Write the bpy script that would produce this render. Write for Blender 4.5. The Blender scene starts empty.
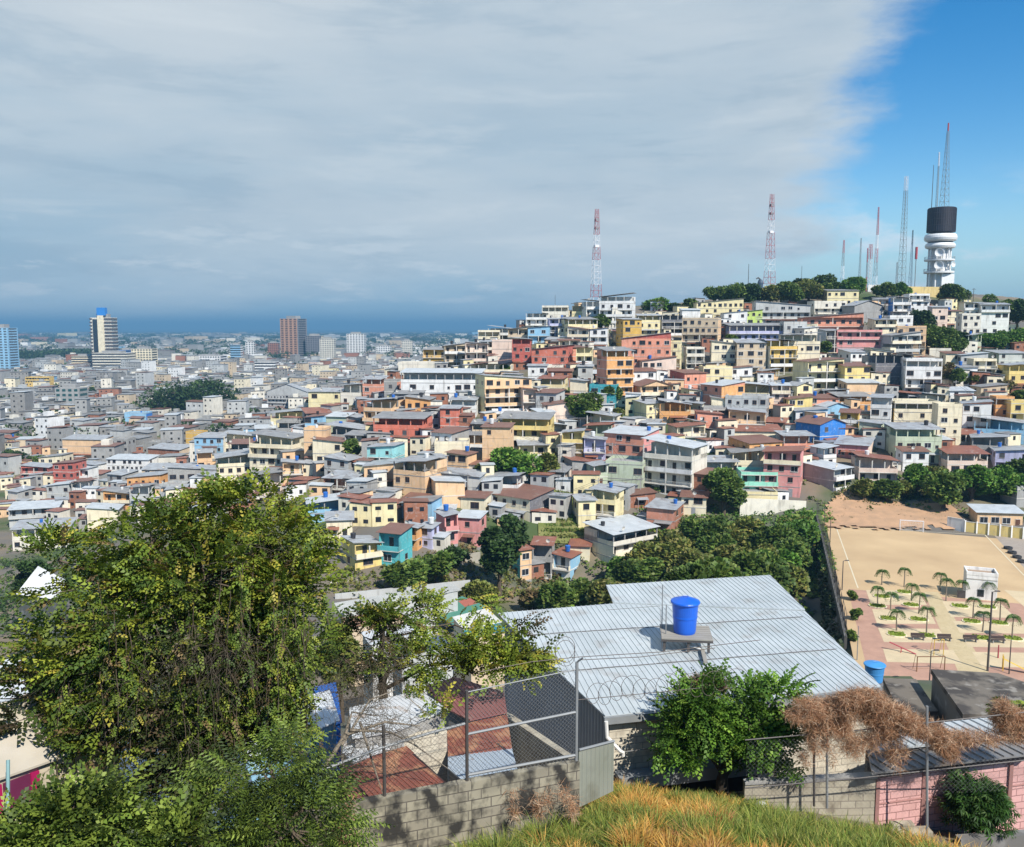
import bpy, math, random
import numpy as np
from mathutils import Vector, Matrix
random.seed(7); rng = np.random.default_rng(11)
R = math.radians
SC = bpy.context.scene; COL = SC.collection
IW, IH, F, HORY, CAMZ = 1024, 847, 870.0, 327.0, 62.0
PITCH = math.atan((IH/2-HORY)/F); CP, SP = math.cos(PITCH), math.sin(PITCH)

# ------------------------------------------------------------------ camera
cd = bpy.data.cameras.new('camera'); cam = bpy.data.objects.new('camera', cd); COL.objects.link(cam)
cam.location = (0, 0, CAMZ); cam.rotation_euler = (R(90)-PITCH, 0, 0)
cd.sensor_width = 36; cd.lens = 36*F/IW; cd.clip_end = 120000; cd.clip_start = .1
SC.camera = cam

def ray(px, py):
    a = (px-IW/2)/F; b = (IH/2-py)/F
    return Vector((a, CP+b*SP, b*CP-SP))
def at(px, py, Y):                       # point on the sight line at ground distance Y
    d = ray(px, py); return Vector((0, 0, CAMZ))+d*(Y/d.y)
def onz(px, py, z):                      # z relative to the eye
    d = ray(px, py); return Vector((0, 0, CAMZ))+d*(z/d.z)
def proj(p):
    x, y, z = p[0], p[1], p[2]-CAMZ
    dep = y*CP-z*SP; up = y*SP+z*CP
    return (IW/2+F*x/dep, IH/2-F*up/dep, dep)

# ------------------------------------------------------------------ materials
MATS = {}
def newmat(name):
    m = bpy.data.materials.new(name); m.use_nodes = True; nt = m.node_tree
    return m, nt, nt.nodes, nt.links, nt.nodes['Principled BSDF']
def rgba(c): return (c[0], c[1], c[2], 1)
def noise_mix(nt, c1, c2, scale, lo, hi, coord, detail=4, sc3=None):
    N, L = nt.nodes, nt.links
    n = N.new('ShaderNodeTexNoise'); n.inputs['Scale'].default_value = scale; n.inputs['Detail'].default_value = detail
    if sc3:
        mp = N.new('ShaderNodeMapping'); mp.inputs['Scale'].default_value = sc3; L.new(coord, mp.inputs[0]); L.new(mp.outputs[0], n.inputs['Vector'])
    else: L.new(coord, n.inputs['Vector'])
    r = N.new('ShaderNodeMapRange'); r.inputs[1].default_value = lo; r.inputs[2].default_value = hi
    L.new(n.outputs[0], r.inputs[0])
    mx = N.new('ShaderNodeMix'); mx.data_type = 'RGBA'; L.new(r.outputs[0], mx.inputs[0])
    for s, c in ((6, c1), (7, c2)):
        if isinstance(c, tuple): mx.inputs[s].default_value = rgba(c)
        else: L.new(c, mx.inputs[s])
    return mx.outputs[2]
def sc_(c, k): return tuple(min(1, v*k) for v in c)
def paint(name, c, dirt=.6, rough=.85):
    k = 'p_'+name
    if k in MATS: return MATS[k]
    m, nt, N, L, b = newmat(name); geo = N.new('ShaderNodeNewGeometry').outputs['Position']
    a = noise_mix(nt, c, sc_(c, .76), .35, .35, .75, geo, 6)
    a = noise_mix(nt, a, tuple(v*.74+.26*.42 for v in c), 1.7, .54, .66, geo, 8)      # patched and faded plaster
    g = (.11, .095, .08)
    o = noise_mix(nt, a, tuple(c[i]*(1-dirt)+g[i]*dirt for i in range(3)), 1.0, .53, .80, geo, 5, (1.3, 1.3, .25))
    L.new(o, b.inputs['Base Color']); b.inputs['Roughness'].default_value = rough
    MATS[k] = m; return m
def plain(name, c, rough=.6, metal=0, emit=None):
    k = 'q_'+name
    if k in MATS: return MATS[k]
    m, nt, N, L, b = newmat(name); geo = N.new('ShaderNodeNewGeometry').outputs['Position']
    o = noise_mix(nt, c, sc_(c, .8), 2.5, .3, .8, geo)
    L.new(o, b.inputs['Base Color']); b.inputs['Roughness'].default_value = rough; b.inputs['Metallic'].default_value = metal
    MATS[k] = m; return m
def sheet(name, c1, c2, rust=None, rlo=.55, rhi=.75, scale=.5, rib=None, rough=.5, axis='X'):
    """corrugated metal sheet: ribs across the given axis of the object's own space"""
    k = 's_'+name
    if k in MATS: return MATS[k]
    m, nt, N, L, b = newmat(name); oc = N.new('ShaderNodeTexCoord').outputs['Object']
    geo = N.new('ShaderNodeNewGeometry').outputs['Position']
    o = noise_mix(nt, c1, c2, scale, .35, .7, geo)
    if rust: o = noise_mix(nt, o, rust, scale*1.3, rlo, rhi, geo, 8)
    o = noise_mix(nt, o, (.10, .09, .08), .9, .66, .9, geo, 6)
    L.new(o, b.inputs['Base Color']); b.inputs['Roughness'].default_value = rough; b.inputs['Metallic'].default_value = .1
    w = N.new('ShaderNodeTexWave'); w.wave_type = 'BANDS'; w.bands_direction = axis; w.wave_profile = 'SIN'
    w.inputs['Scale'].default_value = rib or .8; L.new(oc, w.inputs['Vector'])
    bp = N.new('ShaderNodeBump'); bp.inputs['Strength'].default_value = .5; bp.inputs['Distance'].default_value = .05
    L.new(w.outputs['Fac'], bp.inputs['Height']); L.new(bp.outputs[0], b.inputs['Normal'])
    MATS[k] = m; return m
def blockwall(name, c1, c2, mortar, w=.4, h=.2, stain=None, slo=.5, shi=.65, msize=.012):
    k = 'b_'+name
    if k in MATS: return MATS[k]
    m, nt, N, L, b = newmat(name)
    oc = N.new('ShaderNodeTexCoord').outputs['Object']
    mp = N.new('ShaderNodeMapping'); mp.inputs['Rotation'].default_value = (R(90), 0, 0); L.new(oc, mp.inputs[0])
    sx = N.new('ShaderNodeSeparateXYZ'); L.new(oc, sx.inputs[0]); cx = N.new('ShaderNodeCombineXYZ')
    L.new(sx.outputs[0], cx.inputs[0]); L.new(sx.outputs[2], cx.inputs[1])
    br = N.new('ShaderNodeTexBrick'); L.new(cx.outputs[0], br.inputs['Vector'])
    br.inputs['Scale'].default_value = 1; br.inputs['Brick Width'].default_value = w; br.inputs['Row Height'].default_value = h
    br.inputs['Mortar Size'].default_value = msize; br.inputs['Color1'].default_value = rgba(c1); br.inputs['Color2'].default_value = rgba(c2)
    br.inputs['Mortar'].default_value = rgba(mortar); br.inputs['Bias'].default_value = -.2
    o = noise_mix(nt, br.outputs['Color'], sc_(c1, .6), 1.6, .45, .8, oc, 6)
    if stain: o = noise_mix(nt, o, stain, 3.2, slo, shi, oc, 12, (1.0, 1.0, .75))
    L.new(o, b.inputs['Base Color']); b.inputs['Roughness'].default_value = .92
    bp = N.new('ShaderNodeBump'); bp.inputs['Strength'].default_value = .6; bp.inputs['Distance'].default_value = .02; bp.invert = True
    L.new(br.outputs['Fac'], bp.inputs['Height']); L.new(bp.outputs[0], b.inputs['Normal'])
    MATS[k] = m; return m
def leafmat(name, trans=.25, rough=.55):
    k = 'l_'+name
    if k in MATS: return MATS[k]
    m, nt, N, L, b = newmat(name)
    at_ = N.new('ShaderNodeAttribute'); at_.attribute_name = 'tint'
    L.new(at_.outputs['Color'], b.inputs['Base Color']); b.inputs['Roughness'].default_value = rough
    b.inputs['Specular IOR Level'].default_value = .3
    tr = N.new('ShaderNodeBsdfTranslucent'); L.new(at_.outputs['Color'], tr.inputs['Color'])
    mx = N.new('ShaderNodeMixShader'); mx.inputs[0].default_value = trans
    L.new(b.outputs[0], mx.inputs[1]); L.new(tr.outputs[0], mx.inputs[2])
    L.new(mx.outputs[0], N['Material Output'].inputs['Surface'])
    MATS[k] = m; return m

WC = dict(cream=(.84, .74, .52), white=(.82, .81, .77), offwhite=(.76, .71, .59), terracotta=(.60, .32, .19), grey=(.34, .335, .315), paleGrey=(.50, .505, .48),
    yellow=(.78, .60, .22), lemon=(.82, .71, .40), orange=(.74, .38, .14), peach=(.80, .53, .30), salmon=(.72, .31, .20), red=(.48, .12, .09),
    coral=(.66, .19, .12), pink=(.72, .31, .28), palePink=(.80, .62, .50), turquoise=(.10, .48, .50), aqua=(.32, .66, .64), sky=(.28, .52, .70),
    blue=(.03, .20, .58), lilac=(.50, .50, .68), tan=(.62, .49, .33), brick=(.34, .14, .08), paleGreen=(.50, .56, .40), ochre=(.62, .38, .08),
    mint=(.30, .68, .50), darkGrey=(.17, .17, .18), lime=(.50, .64, .16), teal=(.04, .32, .36), amber=(.78, .52, .13))
WN = dict(offwhite='off-white', paleGrey='pale grey', grey='concrete grey', lemon='pale yellow', coral='coral red', palePink='pale pink',
    sky='sky blue', paleGreen='pale green', darkGrey='dark grey', brick='bare brick', lime='lime green', mint='mint green', teal='teal')
def wn(c): return WN.get(c, c)
def wallmat(c): return paint(wn(c).replace(' ', '_').replace('-', '_')+'_wall_paint', WC[c])
GLASS = plain('dark_window_glass', (.025, .03, .04), .12)
SHADEG = plain('curtained_window_glass', (.09, .10, .11), .25)
FRW = plain('white_window_frame', (.7, .7, .68), .5)
FRB = plain('brown_window_frame', (.12, .06, .035), .6)
DOORM = plain('brown_door_paint', (.16, .07, .04), .6)
DARK = plain('dark_opening', (.03, .028, .027), .95)
CONC = paint('bare_concrete', (.34, .33, .31), .4)
CONCD = paint('weathered_dark_concrete', (.17, .165, .155), .5)
GALV = plain('galvanised_steel', (.27, .28, .28), .65, .2)
STEELD = plain('dark_weathered_steel', (.10, .09, .085), .6, .3)
TRIMW = paint('pale_trim', (.66, .63, .56), .4)
ROOFM = dict(
    g=sheet('grey_zinc_roof_sheet', (.30, .31, .32), (.42, .44, .45), (.19, .12, .085), .56, .78),
    l=sheet('pale_zinc_roof_sheet', (.44, .47, .48), (.56, .59, .60), (.26, .20, .16), .60, .85),
    d=sheet('dull_grey_roof_sheet', (.22, .22, .22), (.32, .32, .31), (.16, .10, .07), .6, .8),
    r=sheet('rusty_roof_sheet', (.30, .12, .075), (.24, .10, .07), (.45, .38, .33), .60, .75),
    b=sheet('brown_roof_sheet', (.19, .095, .07), (.24, .12, .085), (.30, .24, .19), .62, .8))
RNAME = dict(g='grey sheet roof', l='pale metal roof', d='dull dark roof', r='rusty roof', b='brown roof', f='flat roof', F='flat roof')

# ------------------------------------------------------------------ mesh builder
class MB:
    def __init__(s): s.v = []; s.f = []; s.m = []
    def face(s, pts, m=0):
        i = len(s.v); s.v += [tuple(p) for p in pts]; s.f.append(tuple(range(i, i+len(pts)))); s.m.append(m)
    def box(s, x0, x1, y0, y1, z0, z1, m=0, ms=None, mt=None, M=None):
        P = [(x0, y0, z0), (x1, y0, z0), (x1, y1, z0), (x0, y1, z0), (x0, y0, z1), (x1, y0, z1), (x1, y1, z1), (x0, y1, z1)]
        if M is not None: P = [tuple(M @ Vector(p)) for p in P]
        i = len(s.v); s.v += P
        s.f += [tuple(i+k for k in q) for q in ((0, 1, 5, 4), (1, 2, 6, 5), (2, 3, 7, 6), (3, 0, 4, 7), (4, 5, 6, 7), (3, 2, 1, 0))]
        a = m if ms is None else ms; t = m if mt is None else mt
        s.m += [m, a, a, a, t, m]
    def prism(s, poly, z0, z1, m=0, mt=None):          # poly: xy or xyz list (counter-clockwise seen from above)
        n = len(poly); i = len(s.v)
        s.v += [(p[0], p[1], p[2]+z0 if len(p) > 2 else z0) for p in poly]+[(p[0], p[1], p[2]+z1 if len(p) > 2 else z1) for p in poly]
        for k in range(n):
            s.f.append((i+k, i+(k+1) % n, i+n+(k+1) % n, i+n+k)); s.m.append(m)
        s.f.append(tuple(i+n+k for k in range(n))); s.m.append(m if mt is None else mt)
        s.f.append(tuple(i+k for k in reversed(range(n)))); s.m.append(m)
    def tube(s, pts, r, n=6, m=0, r1=None, cap=True):
        pts = [Vector(p) for p in pts]; rings = []
        for j, p in enumerate(pts):
            t = (pts[min(j+1, len(pts)-1)]-pts[max(j-1, 0)]).normalized()
            u = t.cross(Vector((0, 0, 1))) if abs(t.z) < .9 else t.cross(Vector((1, 0, 0))); u.normalize(); w = t.cross(u)
            rr = r if r1 is None else r+(r1-r)*j/max(1, len(pts)-1)
            if isinstance(r, (list, tuple)): rr = r[j]
            i = len(s.v); s.v += [tuple(p+(u*math.cos(2*math.pi*k/n)+w*math.sin(2*math.pi*k/n))*rr) for k in range(n)]; rings.append(i)
        for a, b in zip(rings, rings[1:]):
            for k in range(n): s.f.append((a+k, a+(k+1) % n, b+(k+1) % n, b+k)); s.m.append(m)
        if cap and n > 2:
            s.f.append(tuple(rings[0]+k for k in reversed(range(n)))); s.f.append(tuple(rings[-1]+k for k in range(n))); s.m += [m, m]
    def lathe(s, prof, cx=0, cy=0, n=24, m=0, ms=None):
        i = len(s.v)
        for r, z in prof: s.v += [(cx+r*math.cos(2*math.pi*k/n), cy+r*math.sin(2*math.pi*k/n), z) for k in range(n)]
        for j in range(len(prof)-1):
            for k in range(n):
                s.f.append((i+j*n+k, i+j*n+(k+1) % n, i+(j+1)*n+(k+1) % n, i+(j+1)*n+k)); s.m.append(ms[j] if ms else m)
    def mesh(s, name, mats):
        me = bpy.data.meshes.new(name); me.from_pydata(s.v, [], s.f)
        for m in (mats if isinstance(mats, (list, tuple)) else [mats]): me.materials.append(m)
        me.polygons.foreach_set('material_index', s.m); me.update(); return me
    def build(s, name, mats, parent=None, loc=None, smooth=False, rz=0):
        me = s.mesh(name, mats)
        if smooth: me.polygons.foreach_set('use_smooth', [True]*len(me.polygons))
        return link(name, me, parent, loc, rz)
def link(name, me, parent=None, loc=None, rz=0):
    o = bpy.data.objects.new(name, me); COL.objects.link(o)
    if parent: o.parent = parent
    if loc is not None: o.location = loc
    if rz: o.rotation_euler[2] = rz
    return o
def tag(o, label=None, cat=None, group=None, kind=None):
    if label: o['label'] = label
    if cat: o['category'] = cat
    if group: o['group'] = group
    if kind: o['kind'] = kind
    return o
def empty(name, loc, rz=0, label=None, cat=None, group=None):
    o = bpy.data.objects.new(name, None); COL.objects.link(o); o.location = loc; o.rotation_euler[2] = rz; o.empty_display_size = .3
    return tag(o, label, cat, group)
def npmesh(name, V, Q, mats, tint=None, smooth=False):
    """V (n,3), Q (m,k) faces; tint: per-face colour (m,3)"""
    me = bpy.data.meshes.new(name); k = Q.shape[1]
    me.vertices.add(len(V)); me.vertices.foreach_set('co', V.astype(np.float32).ravel())
    me.loops.add(Q.size); me.loops.foreach_set('vertex_index', Q.astype(np.int32).ravel())
    me.polygons.add(len(Q)); me.polygons.foreach_set('loop_start', np.arange(0, Q.size, k, dtype=np.int32))
    me.polygons.foreach_set('loop_total', np.full(len(Q), k, dtype=np.int32))
    for m in (mats if isinstance(mats, (list, tuple)) else [mats]): me.materials.append(m)
    if tint is not None:
        a = me.color_attributes.new('tint', 'FLOAT_COLOR', 'CORNER')
        c = np.ones((len(Q), k, 4), np.float32); c[:, :, :3] = tint[:, None, :]; a.data.foreach_set('color', c.ravel())
    me.update(calc_edges=True)
    if smooth: me.polygons.foreach_set('use_smooth', [True]*len(Q))
    return me

# ------------------------------------------------------------------ terrain
TP = [ # px, py, Y  (ground under the houses of the far hill)
 (330,580,150),(430,572,155),(480,600,150),(560,600,168),(620,592,165),(700,600,150),(780,600,150),(700,640,100),(600,640,100),(560,660,70),
 (800,560,165),(760,545,180),(640,560,175),
 (840,505,193),(900,500,196),(960,492,200),(1015,480,205),(1100,480,205),
 (900,465,212),(960,470,212),(900,430,235),(900,400,258),(900,375,280),(900,350,305),(900,325,340),(900,300,385),(925,287,420),(860,292,400),
 (1015,440,228),(1015,400,262),(1010,365,300),(1000,335,345),(1015,322,385),(1100,330,380),(1100,420,250),
 (830,480,202),(830,440,230),(830,400,260),(830,360,298),(830,325,345),(830,300,392),
 (760,505,195),(760,470,210),(760,430,236),(760,390,270),(760,350,312),(760,315,365),(760,298,405),
 (700,515,188),(700,480,203),(700,440,228),(700,400,258),(700,365,295),(700,335,335),(700,310,385),(700,300,410),
 (640,545,180),(640,500,196),(640,460,216),(640,420,243),(640,380,278),(640,345,322),(640,318,368),(640,307,395),
 (580,520,185),(580,480,202),(580,440,228),(580,400,260),(580,365,296),(580,335,340),(590,312,385),(600,304,405),
 (510,540,178),(510,500,193),(510,460,215),(510,420,245),(510,385,280),(510,355,325),(510,338,362),(525,328,385),
 (430,545,165),(430,500,188),(430,460,212),(430,425,242),(440,395,280),(450,370,325),(460,352,365),(470,343,395),
 (370,540,165),(370,500,190),(370,460,214),(370,425,250),(380,400,290),(390,382,330),
 (310,550,165),(310,510,190),(310,470,222),(310,435,262),(310,412,300),(310,398,340),
 (240,520,205),(240,490,245),(240,455,285),(240,430,325),
 (170,520,240),(170,480,300)]
def plainz(x, y): return 0.0
pts = []
for px, py, Y in TP:
    p = at(px, py, Y); pts.append((p.x, p.y, p.z))
Z0 = CAMZ
for x, y, z in [(0,2,-3),(0,8,-6.6),(4,8,-6.8),(-4,8,-6.6),(2,14,-9.0),(6,14,-9.4),(12,14,-10.4),(3,18,-10.85),(8,18,-11.15),(13,18,-12.4),(3,22,-12.4),(8,22,-13.0),(13,22.2,-13.9),(10,20,-13.0),(18,18,-13.4),
    (2,26,-14.5),(8,28,-14.8),(14,28,-15.2),(-4,14,-9.8),(-8,12,-9.6),(-3,19,-12.4),(-8,18,-12.4),(-14,16,-12),(-12,26,-15.5),(-2,28,-15),(12,36,-17.5),(2,38,-18),(-8,40,-20),(-20,40,-21),(20,40,-20),
    (22,60,-30),(30,80,-37),(8,60,-31),(15,80,-38),(-6,60,-30),(-20,60,-32),(-40,60,-36),(-10,85,-38),(-35,90,-42),(-60,90,-48),(-70,60,-45),(-12,110,-42),(-30,120,-43),(-45,120,-46),(25,110,-45),(32,130,-48),(20,130,-46),(5,120,-46),
    (-80,130,-52),(-100,170,-57),(-150,200,-62),(-120,240,-62),(-160,260,-62),(-170,320,-62),(-90,330,-58),(-120,380,-62),(-60,400,-62),(-30,450,-55),(0,460,-40),(-250,200,-62),(-250,400,-62),
    (50,110,-43),(80,110,-43),(110,110,-43),(60,150,-43),(110,150,-42),(75,185,-41),(160,200,-38),(200,300,-8),(230,380,10),(260,450,15),
    (50,520,-20),(100,520,0),(150,540,5),(200,560,5),(0,560,-60),(60,640,-55),(130,700,-50),(220,720,-50),(100,820,-62),(220,850,-62),(350,800,-62),(0,700,-62),(-200,600,-62),(-100,560,-62),(350,560,-20),(330,400,-5),(330,200,-40),
    (0,900,-62),(-200,900,-62),(300,1000,-62),(150,1000,-62),(450,700,-62),(480,400,-45),(480,150,-60),(160,100,-50),(160,40,-35),(80,50,-32),(-160,100,-60),(-160,20,-45),(-80,10,-28),(60,5,-15),(450,0,-62),(-300,0,-62)]:
    pts.append((x, y, Z0+z))
TPTS = np.array(pts)
def _solve():
    X = TPTS[:, :2]; d = np.linalg.norm(X[:, None]-X[None], axis=2); n = len(X)
    A = np.zeros((n+3, n+3)); A[:n, :n] = d-np.eye(n)*1.2; A[:n, n] = 1; A[:n, n+1:] = X; A[n, :n] = 1; A[n+1:, :n] = X.T
    return np.linalg.solve(A, np.concatenate([TPTS[:, 2], [0, 0, 0]]))
TW = _solve()
# pitch frame
FO = np.array([44.0, 108.0]); FV = np.array([.284, .959]); FU = np.array([.959, -.284]); FZ = CAMZ-42.0
def sstep(a, b, x): t = np.clip((x-a)/(b-a), 0, 1); return t*t*(3-2*t)
def terr(X, Y):
    X = np.atleast_1d(np.asarray(X, float)); Y = np.atleast_1d(np.asarray(Y, float)); out = np.zeros(X.shape)
    n = len(TPTS); flat = out.ravel(); xs, ys = X.ravel(), Y.ravel()
    for i in range(0, len(xs), 4000):
        P = np.stack([xs[i:i+4000], ys[i:i+4000]], 1)
        d = np.linalg.norm(P[:, None]-TPTS[None, :, :2], axis=2)
        flat[i:i+4000] = d @ TW[:n]+TW[n]+P @ TW[n+1:]
    z = flat
    z = np.maximum(z, 0)
    # fade to the plain far out
    far = sstep(420, 620, np.hypot(xs-60, ys-300)); z = z*(1-far)
    bx = (ys > 300) & (xs < -.17*ys); z = np.where(bx, z*(1-sstep(300, 360, ys)), z)
    # the level terrace of the sports ground, with a cut bank behind and a retaining drop in front of it
    q = np.stack([xs-FO[0], ys-FO[1]], 1); u = q @ FU; v = q @ FV
    ins = np.minimum(np.minimum(u+.6, 75-u), np.minimum(v+8, 79.5-v))
    k = sstep(-2.2, 0, ins); k = np.where((u < -.6), sstep(-.8, -.6, u), k)
    z = z*(1-k)+FZ*k
    return z.reshape(X.shape)
def tz(x, y): return float(terr(x, y)[0])
def hit(px, py, y0=60, y1=900):          # where the sight line meets the ground
    d = ray(px, py); Y = np.concatenate([np.arange(y0, 460, 1.5), np.arange(460, y1, 6)])
    P = np.outer(Y/d.y, np.array(d)); z = terr(P[:, 0], P[:, 1]); g = (P[:, 2]+CAMZ) <= z
    if not g.any(): return None
    j = int(np.argmax(g)); y = Y[j]
    return Vector((d.x/d.y*y, y, float(z[j])))
def groundmat():
    m, nt, N, L, b = newmat('hillside_ground'); geo = N.new('ShaderNodeNewGeometry').outputs['Position']
    o = noise_mix(nt, (.20, .155, .10), (.13, .12, .105), .05, .4, .6, geo, 5)
    o = noise_mix(nt, o, (.055, .085, .025), .035, .5, .62, geo, 6)
    sp_ = N.new('ShaderNodeSeparateXYZ'); L.new(geo, sp_.inputs[0]); mr = N.new('ShaderNodeMapRange'); mr.inputs[1].default_value = 1500; mr.inputs[2].default_value = 4500; L.new(sp_.outputs[1], mr.inputs[0])
    mg = N.new('ShaderNodeMix'); mg.data_type = 'RGBA'; L.new(mr.outputs[0], mg.inputs[0]); L.new(o, mg.inputs[6]); mg.inputs[7].default_value = (.022, .035, .022, 1); o = mg.outputs[2]      # mangrove swamp beyond the city
    L.new(o, b.inputs['Base Color']); b.inputs['Roughness'].default_value = .95
    return m
def axis(lo, mid0, mid1, hi, step, grow):
    a = list(np.arange(mid0, mid1+.01, step)); s = step; x = a[-1]
    while x < hi: s *= grow; x += s; a.append(x)
    s = step; x = a[0]; pre = []
    while x > lo: s *= grow; x -= s; pre.append(x)
    return np.array(pre[::-1]+a)
gx = axis(-42000, -170, 270, 42000, 2.6, 1.18); gy = axis(-3000, 0, 480, 50000, 2.6, 1.15)
GX, GY = np.meshgrid(gx, gy); GZ = terr(GX, GY)
GZ = GZ+np.where((GZ > .5) & (np.abs(GZ-FZ) > .02), rng.normal(0, .12, GZ.shape), 0)
V = np.stack([GX.ravel(), GY.ravel(), GZ.ravel()], 1); nx = len(gx); ny = len(gy)
ii, jj = np.meshgrid(np.arange(nx-1), np.arange(ny-1)); a = (jj*nx+ii).ravel()
tag(link('ground', npmesh('ground', V, np.stack([a, a+1, a+nx+1, a+nx], 1), groundmat(), smooth=True)), kind='structure')
HAZE = 1.9e-4
# ------------------------------------------------------------------ foliage
def leaf_template(kind):
    T = []
    if kind == 'spray':                  # a drooping branchlet of leaflets
        for k in range(9):
            t = k/8; px = t*.36; side = 1 if k % 2 else -1; ang = side*(.9-.35*t); L = .105*(1-.25*t); w = .034
            dx, dy = math.cos(ang), math.sin(ang); nx_, ny_ = -dy, dx; zz = -.10*t*t
            T.append([(px, 0, zz), (px+dx*L*.5+nx_*w, dy*L*.5+ny_*w, zz+.012), (px+dx*L, dy*L, zz-.03), (px+dx*L*.5-nx_*w, dy*L*.5-ny_*w, zz+.012)])
    elif kind == 'palmate':              # broad hand of leaves
        for k in range(8):
            ang = (k-3.5)*.62; L = .15; w = .032; dx, dy = math.cos(ang), math.sin(ang); nx_, ny_ = -dy, dx
            T.append([(0, 0, 0), (dx*L*.5+nx_*w, dy*L*.5+ny_*w, .015), (dx*L, dy*L, -.035), (dx*L*.5-nx_*w, dy*L*.5-ny_*w, .015)])
    elif kind == 'feather':              # long pinnate frond, many narrow leaflets
        for k in range(12):
            t = (k//2)/5; px = .05+t*.42; side = 1 if k % 2 else -1; ang = side*1.15; L = .13*(1-.4*abs(t-.4)); w = .018
            dx, dy = math.cos(ang), math.sin(ang); nx_, ny_ = -dy, dx; zz = -.16*t*t
            T.append([(px, 0, zz), (px+dx*L*.5+nx_*w, dy*L*.5+ny_*w, zz-.005), (px+dx*L, dy*L, zz-.05), (px+dx*L*.5-nx_*w, dy*L*.5-ny_*w, zz-.005)])
    elif kind == 'mango':                # long hanging leaves
        for k in range(7):
            ang = (k-3)*.8; L = .2; w = .024; dx, dy = math.cos(ang), math.sin(ang); nx_, ny_ = -dy, dx
            T.append([(0, 0, 0), (dx*L*.45+nx_*w, dy*L*.45+ny_*w, -.02), (dx*L*.8, dy*L*.8, -.13), (dx*L*.45-nx_*w, dy*L*.45-ny_*w, -.02)])
    else:                                # a clump seen from far: four crossed leaf shapes
        for k in range(4):
            a, e = k*2.4, .5*((k % 3)-1); L = .5; w = .3; c, s = math.cos(a), math.sin(a)
            T.append([(0, 0, 0), (c*L*.5-s*w, s*L*.5+c*w, e*.3+.1), (c*L, s*L, e*.5), (c*L*.5+s*w, s*L*.5-c*w, e*.3-.1)])
    return np.array(T)
TEMPL = {k: leaf_template(k) for k in ('spray', 'palmate', 'feather', 'mango', 'clump')}
def foliage(P, D, kind, size, cols, cw, jit=.18):
    """P centres, D outward directions; returns V,Q,tint"""
    T = TEMPL[kind]; n = len(P); k = len(T)
    D = D+rng.normal(0, .35, D.shape); D /= np.linalg.norm(D, axis=1)[:, None]+1e-9
    up = np.tile([0, 0, 1.0], (n, 1))+rng.normal(0, .38, (n, 3)); S = np.cross(up, D); S /= np.linalg.norm(S, axis=1)[:, None]+1e-9
    U = np.cross(D, S); s = size*rng.uniform(.7, 1.3, n)
    Rm = np.stack([D, S, U], 2)*s[:, None, None]
    V = np.einsum('nij,kqj->nkqi', Rm, T)+P[:, None, None, :]
    V = V.reshape(-1, 3); Q = np.arange(n*k*4).reshape(-1, 4)
    ci = rng.choice(len(cols), n, p=np.array(cw)/sum(cw)); c = np.array(cols)[ci]*rng.uniform(1-jit, 1+jit, (n, 1))
    c = np.repeat(c, k, 0)*rng.uniform(1-jit*.7, 1+jit*.7, (n*k, 1))
    return V, Q, np.clip(c, 0, 1)
def shell(center, rad, n, inner=.35, flat=0):
    d = rng.normal(0, 1, (n, 3)); d /= np.linalg.norm(d, axis=1)[:, None]
    if flat: d[:, 2] = np.where(d[:, 2] < -flat, -d[:, 2]*.6, d[:, 2])
    r = rng.uniform(inner, 1, n)**.6
    return np.array(center)+d*np.array(rad)*r[:, None], d*np.array([1, 1, .6])+np.array([0, 0, .25])
GREENS = dict(
    dark=([(.028, .058, .014), (.045, .085, .020), (.065, .105, .026)], (4, 3, 1)),
    mid=([(.060, .110, .018), (.105, .165, .028), (.155, .20, .04)], (3, 3, 2)),
    fresh=([(.07, .16, .02), (.11, .22, .03), (.16, .25, .04)], (3, 3, 2)),
    olive=([(.10, .13, .025), (.16, .18, .035), (.21, .19, .05)], (3, 3, 2)),
    dry=([(.17, .13, .06), (.24, .17, .08), (.11, .12, .03)], (3, 2, 3)))
BARK = plain('brown_bark', (.10, .075, .05), .95); BARKL = plain('pale_grey_bark', (.24, .20, .15), .95)
LEAF = leafmat('green_leaves'); LEAFD = leafmat('dull_leaves', .2)
TREES = []
def far_tree(x, y, w, h, tone='mid', dens=1.0, name='broadleaf_tree', label=None, trunkh=.25, z=None, leaf=.62, kind=None, group='trees among the hillside houses'):
    z = tz(x, y) if z is None else z
    t = empty(name, (x, y, z), random.uniform(0, 6), cat='tree', group=group)
    mb = MB(); r = w*.035+.08; th = h*trunkh; mb.tube([(0, 0, -1.0), (r*.4, 0, th*.6), (0, r, th+h*.15)], r*1.3, 7, r1=r*.7)
    nl = max(5, int(9*dens)); V = []; Q = []; C = []; o = 0
    cols, cw = GREENS[tone]
    for i in range(nl):
        a = random.uniform(0, 6.28); rr = (random.random()**.6)*w*.34; zz = th+(h-th)*random.uniform(.25, .72)
        c = (rr*math.cos(a), rr*math.sin(a), zz-rr*.25); lr = w*random.uniform(.16, .27)
        mb.tube([(0, 0, th*.7), (c[0]*.5, c[1]*.5, (th+c[2])*.5+.1), c], r*.45, 5, r1=r*.15, cap=False)
        n = int(34*dens*(lr/leaf)**1.25*1.2)+14; n = min(n, 420)
        P, D = shell(c, (lr*1.15, lr*1.15, lr*.82), n, .45)
        k = random.uniform(.75, 1.3); v, q, tt = foliage(P, D, 'clump', leaf*1.6, [tuple(np.array(c_)*k) for c_ in cols], cw, .25)
        V.append(v); Q.append(q+o); C.append(tt); o += len(v)
    mb.build('trunk', BARK, t)
    link('crown', npmesh('crown', np.concatenate(V), np.concatenate(Q), LEAFD, np.concatenate(C)), t)
    if label: t['label'] = label
    TREES.append((t, x, y, z+h*.6, tone, w, h, label)); return t
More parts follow.
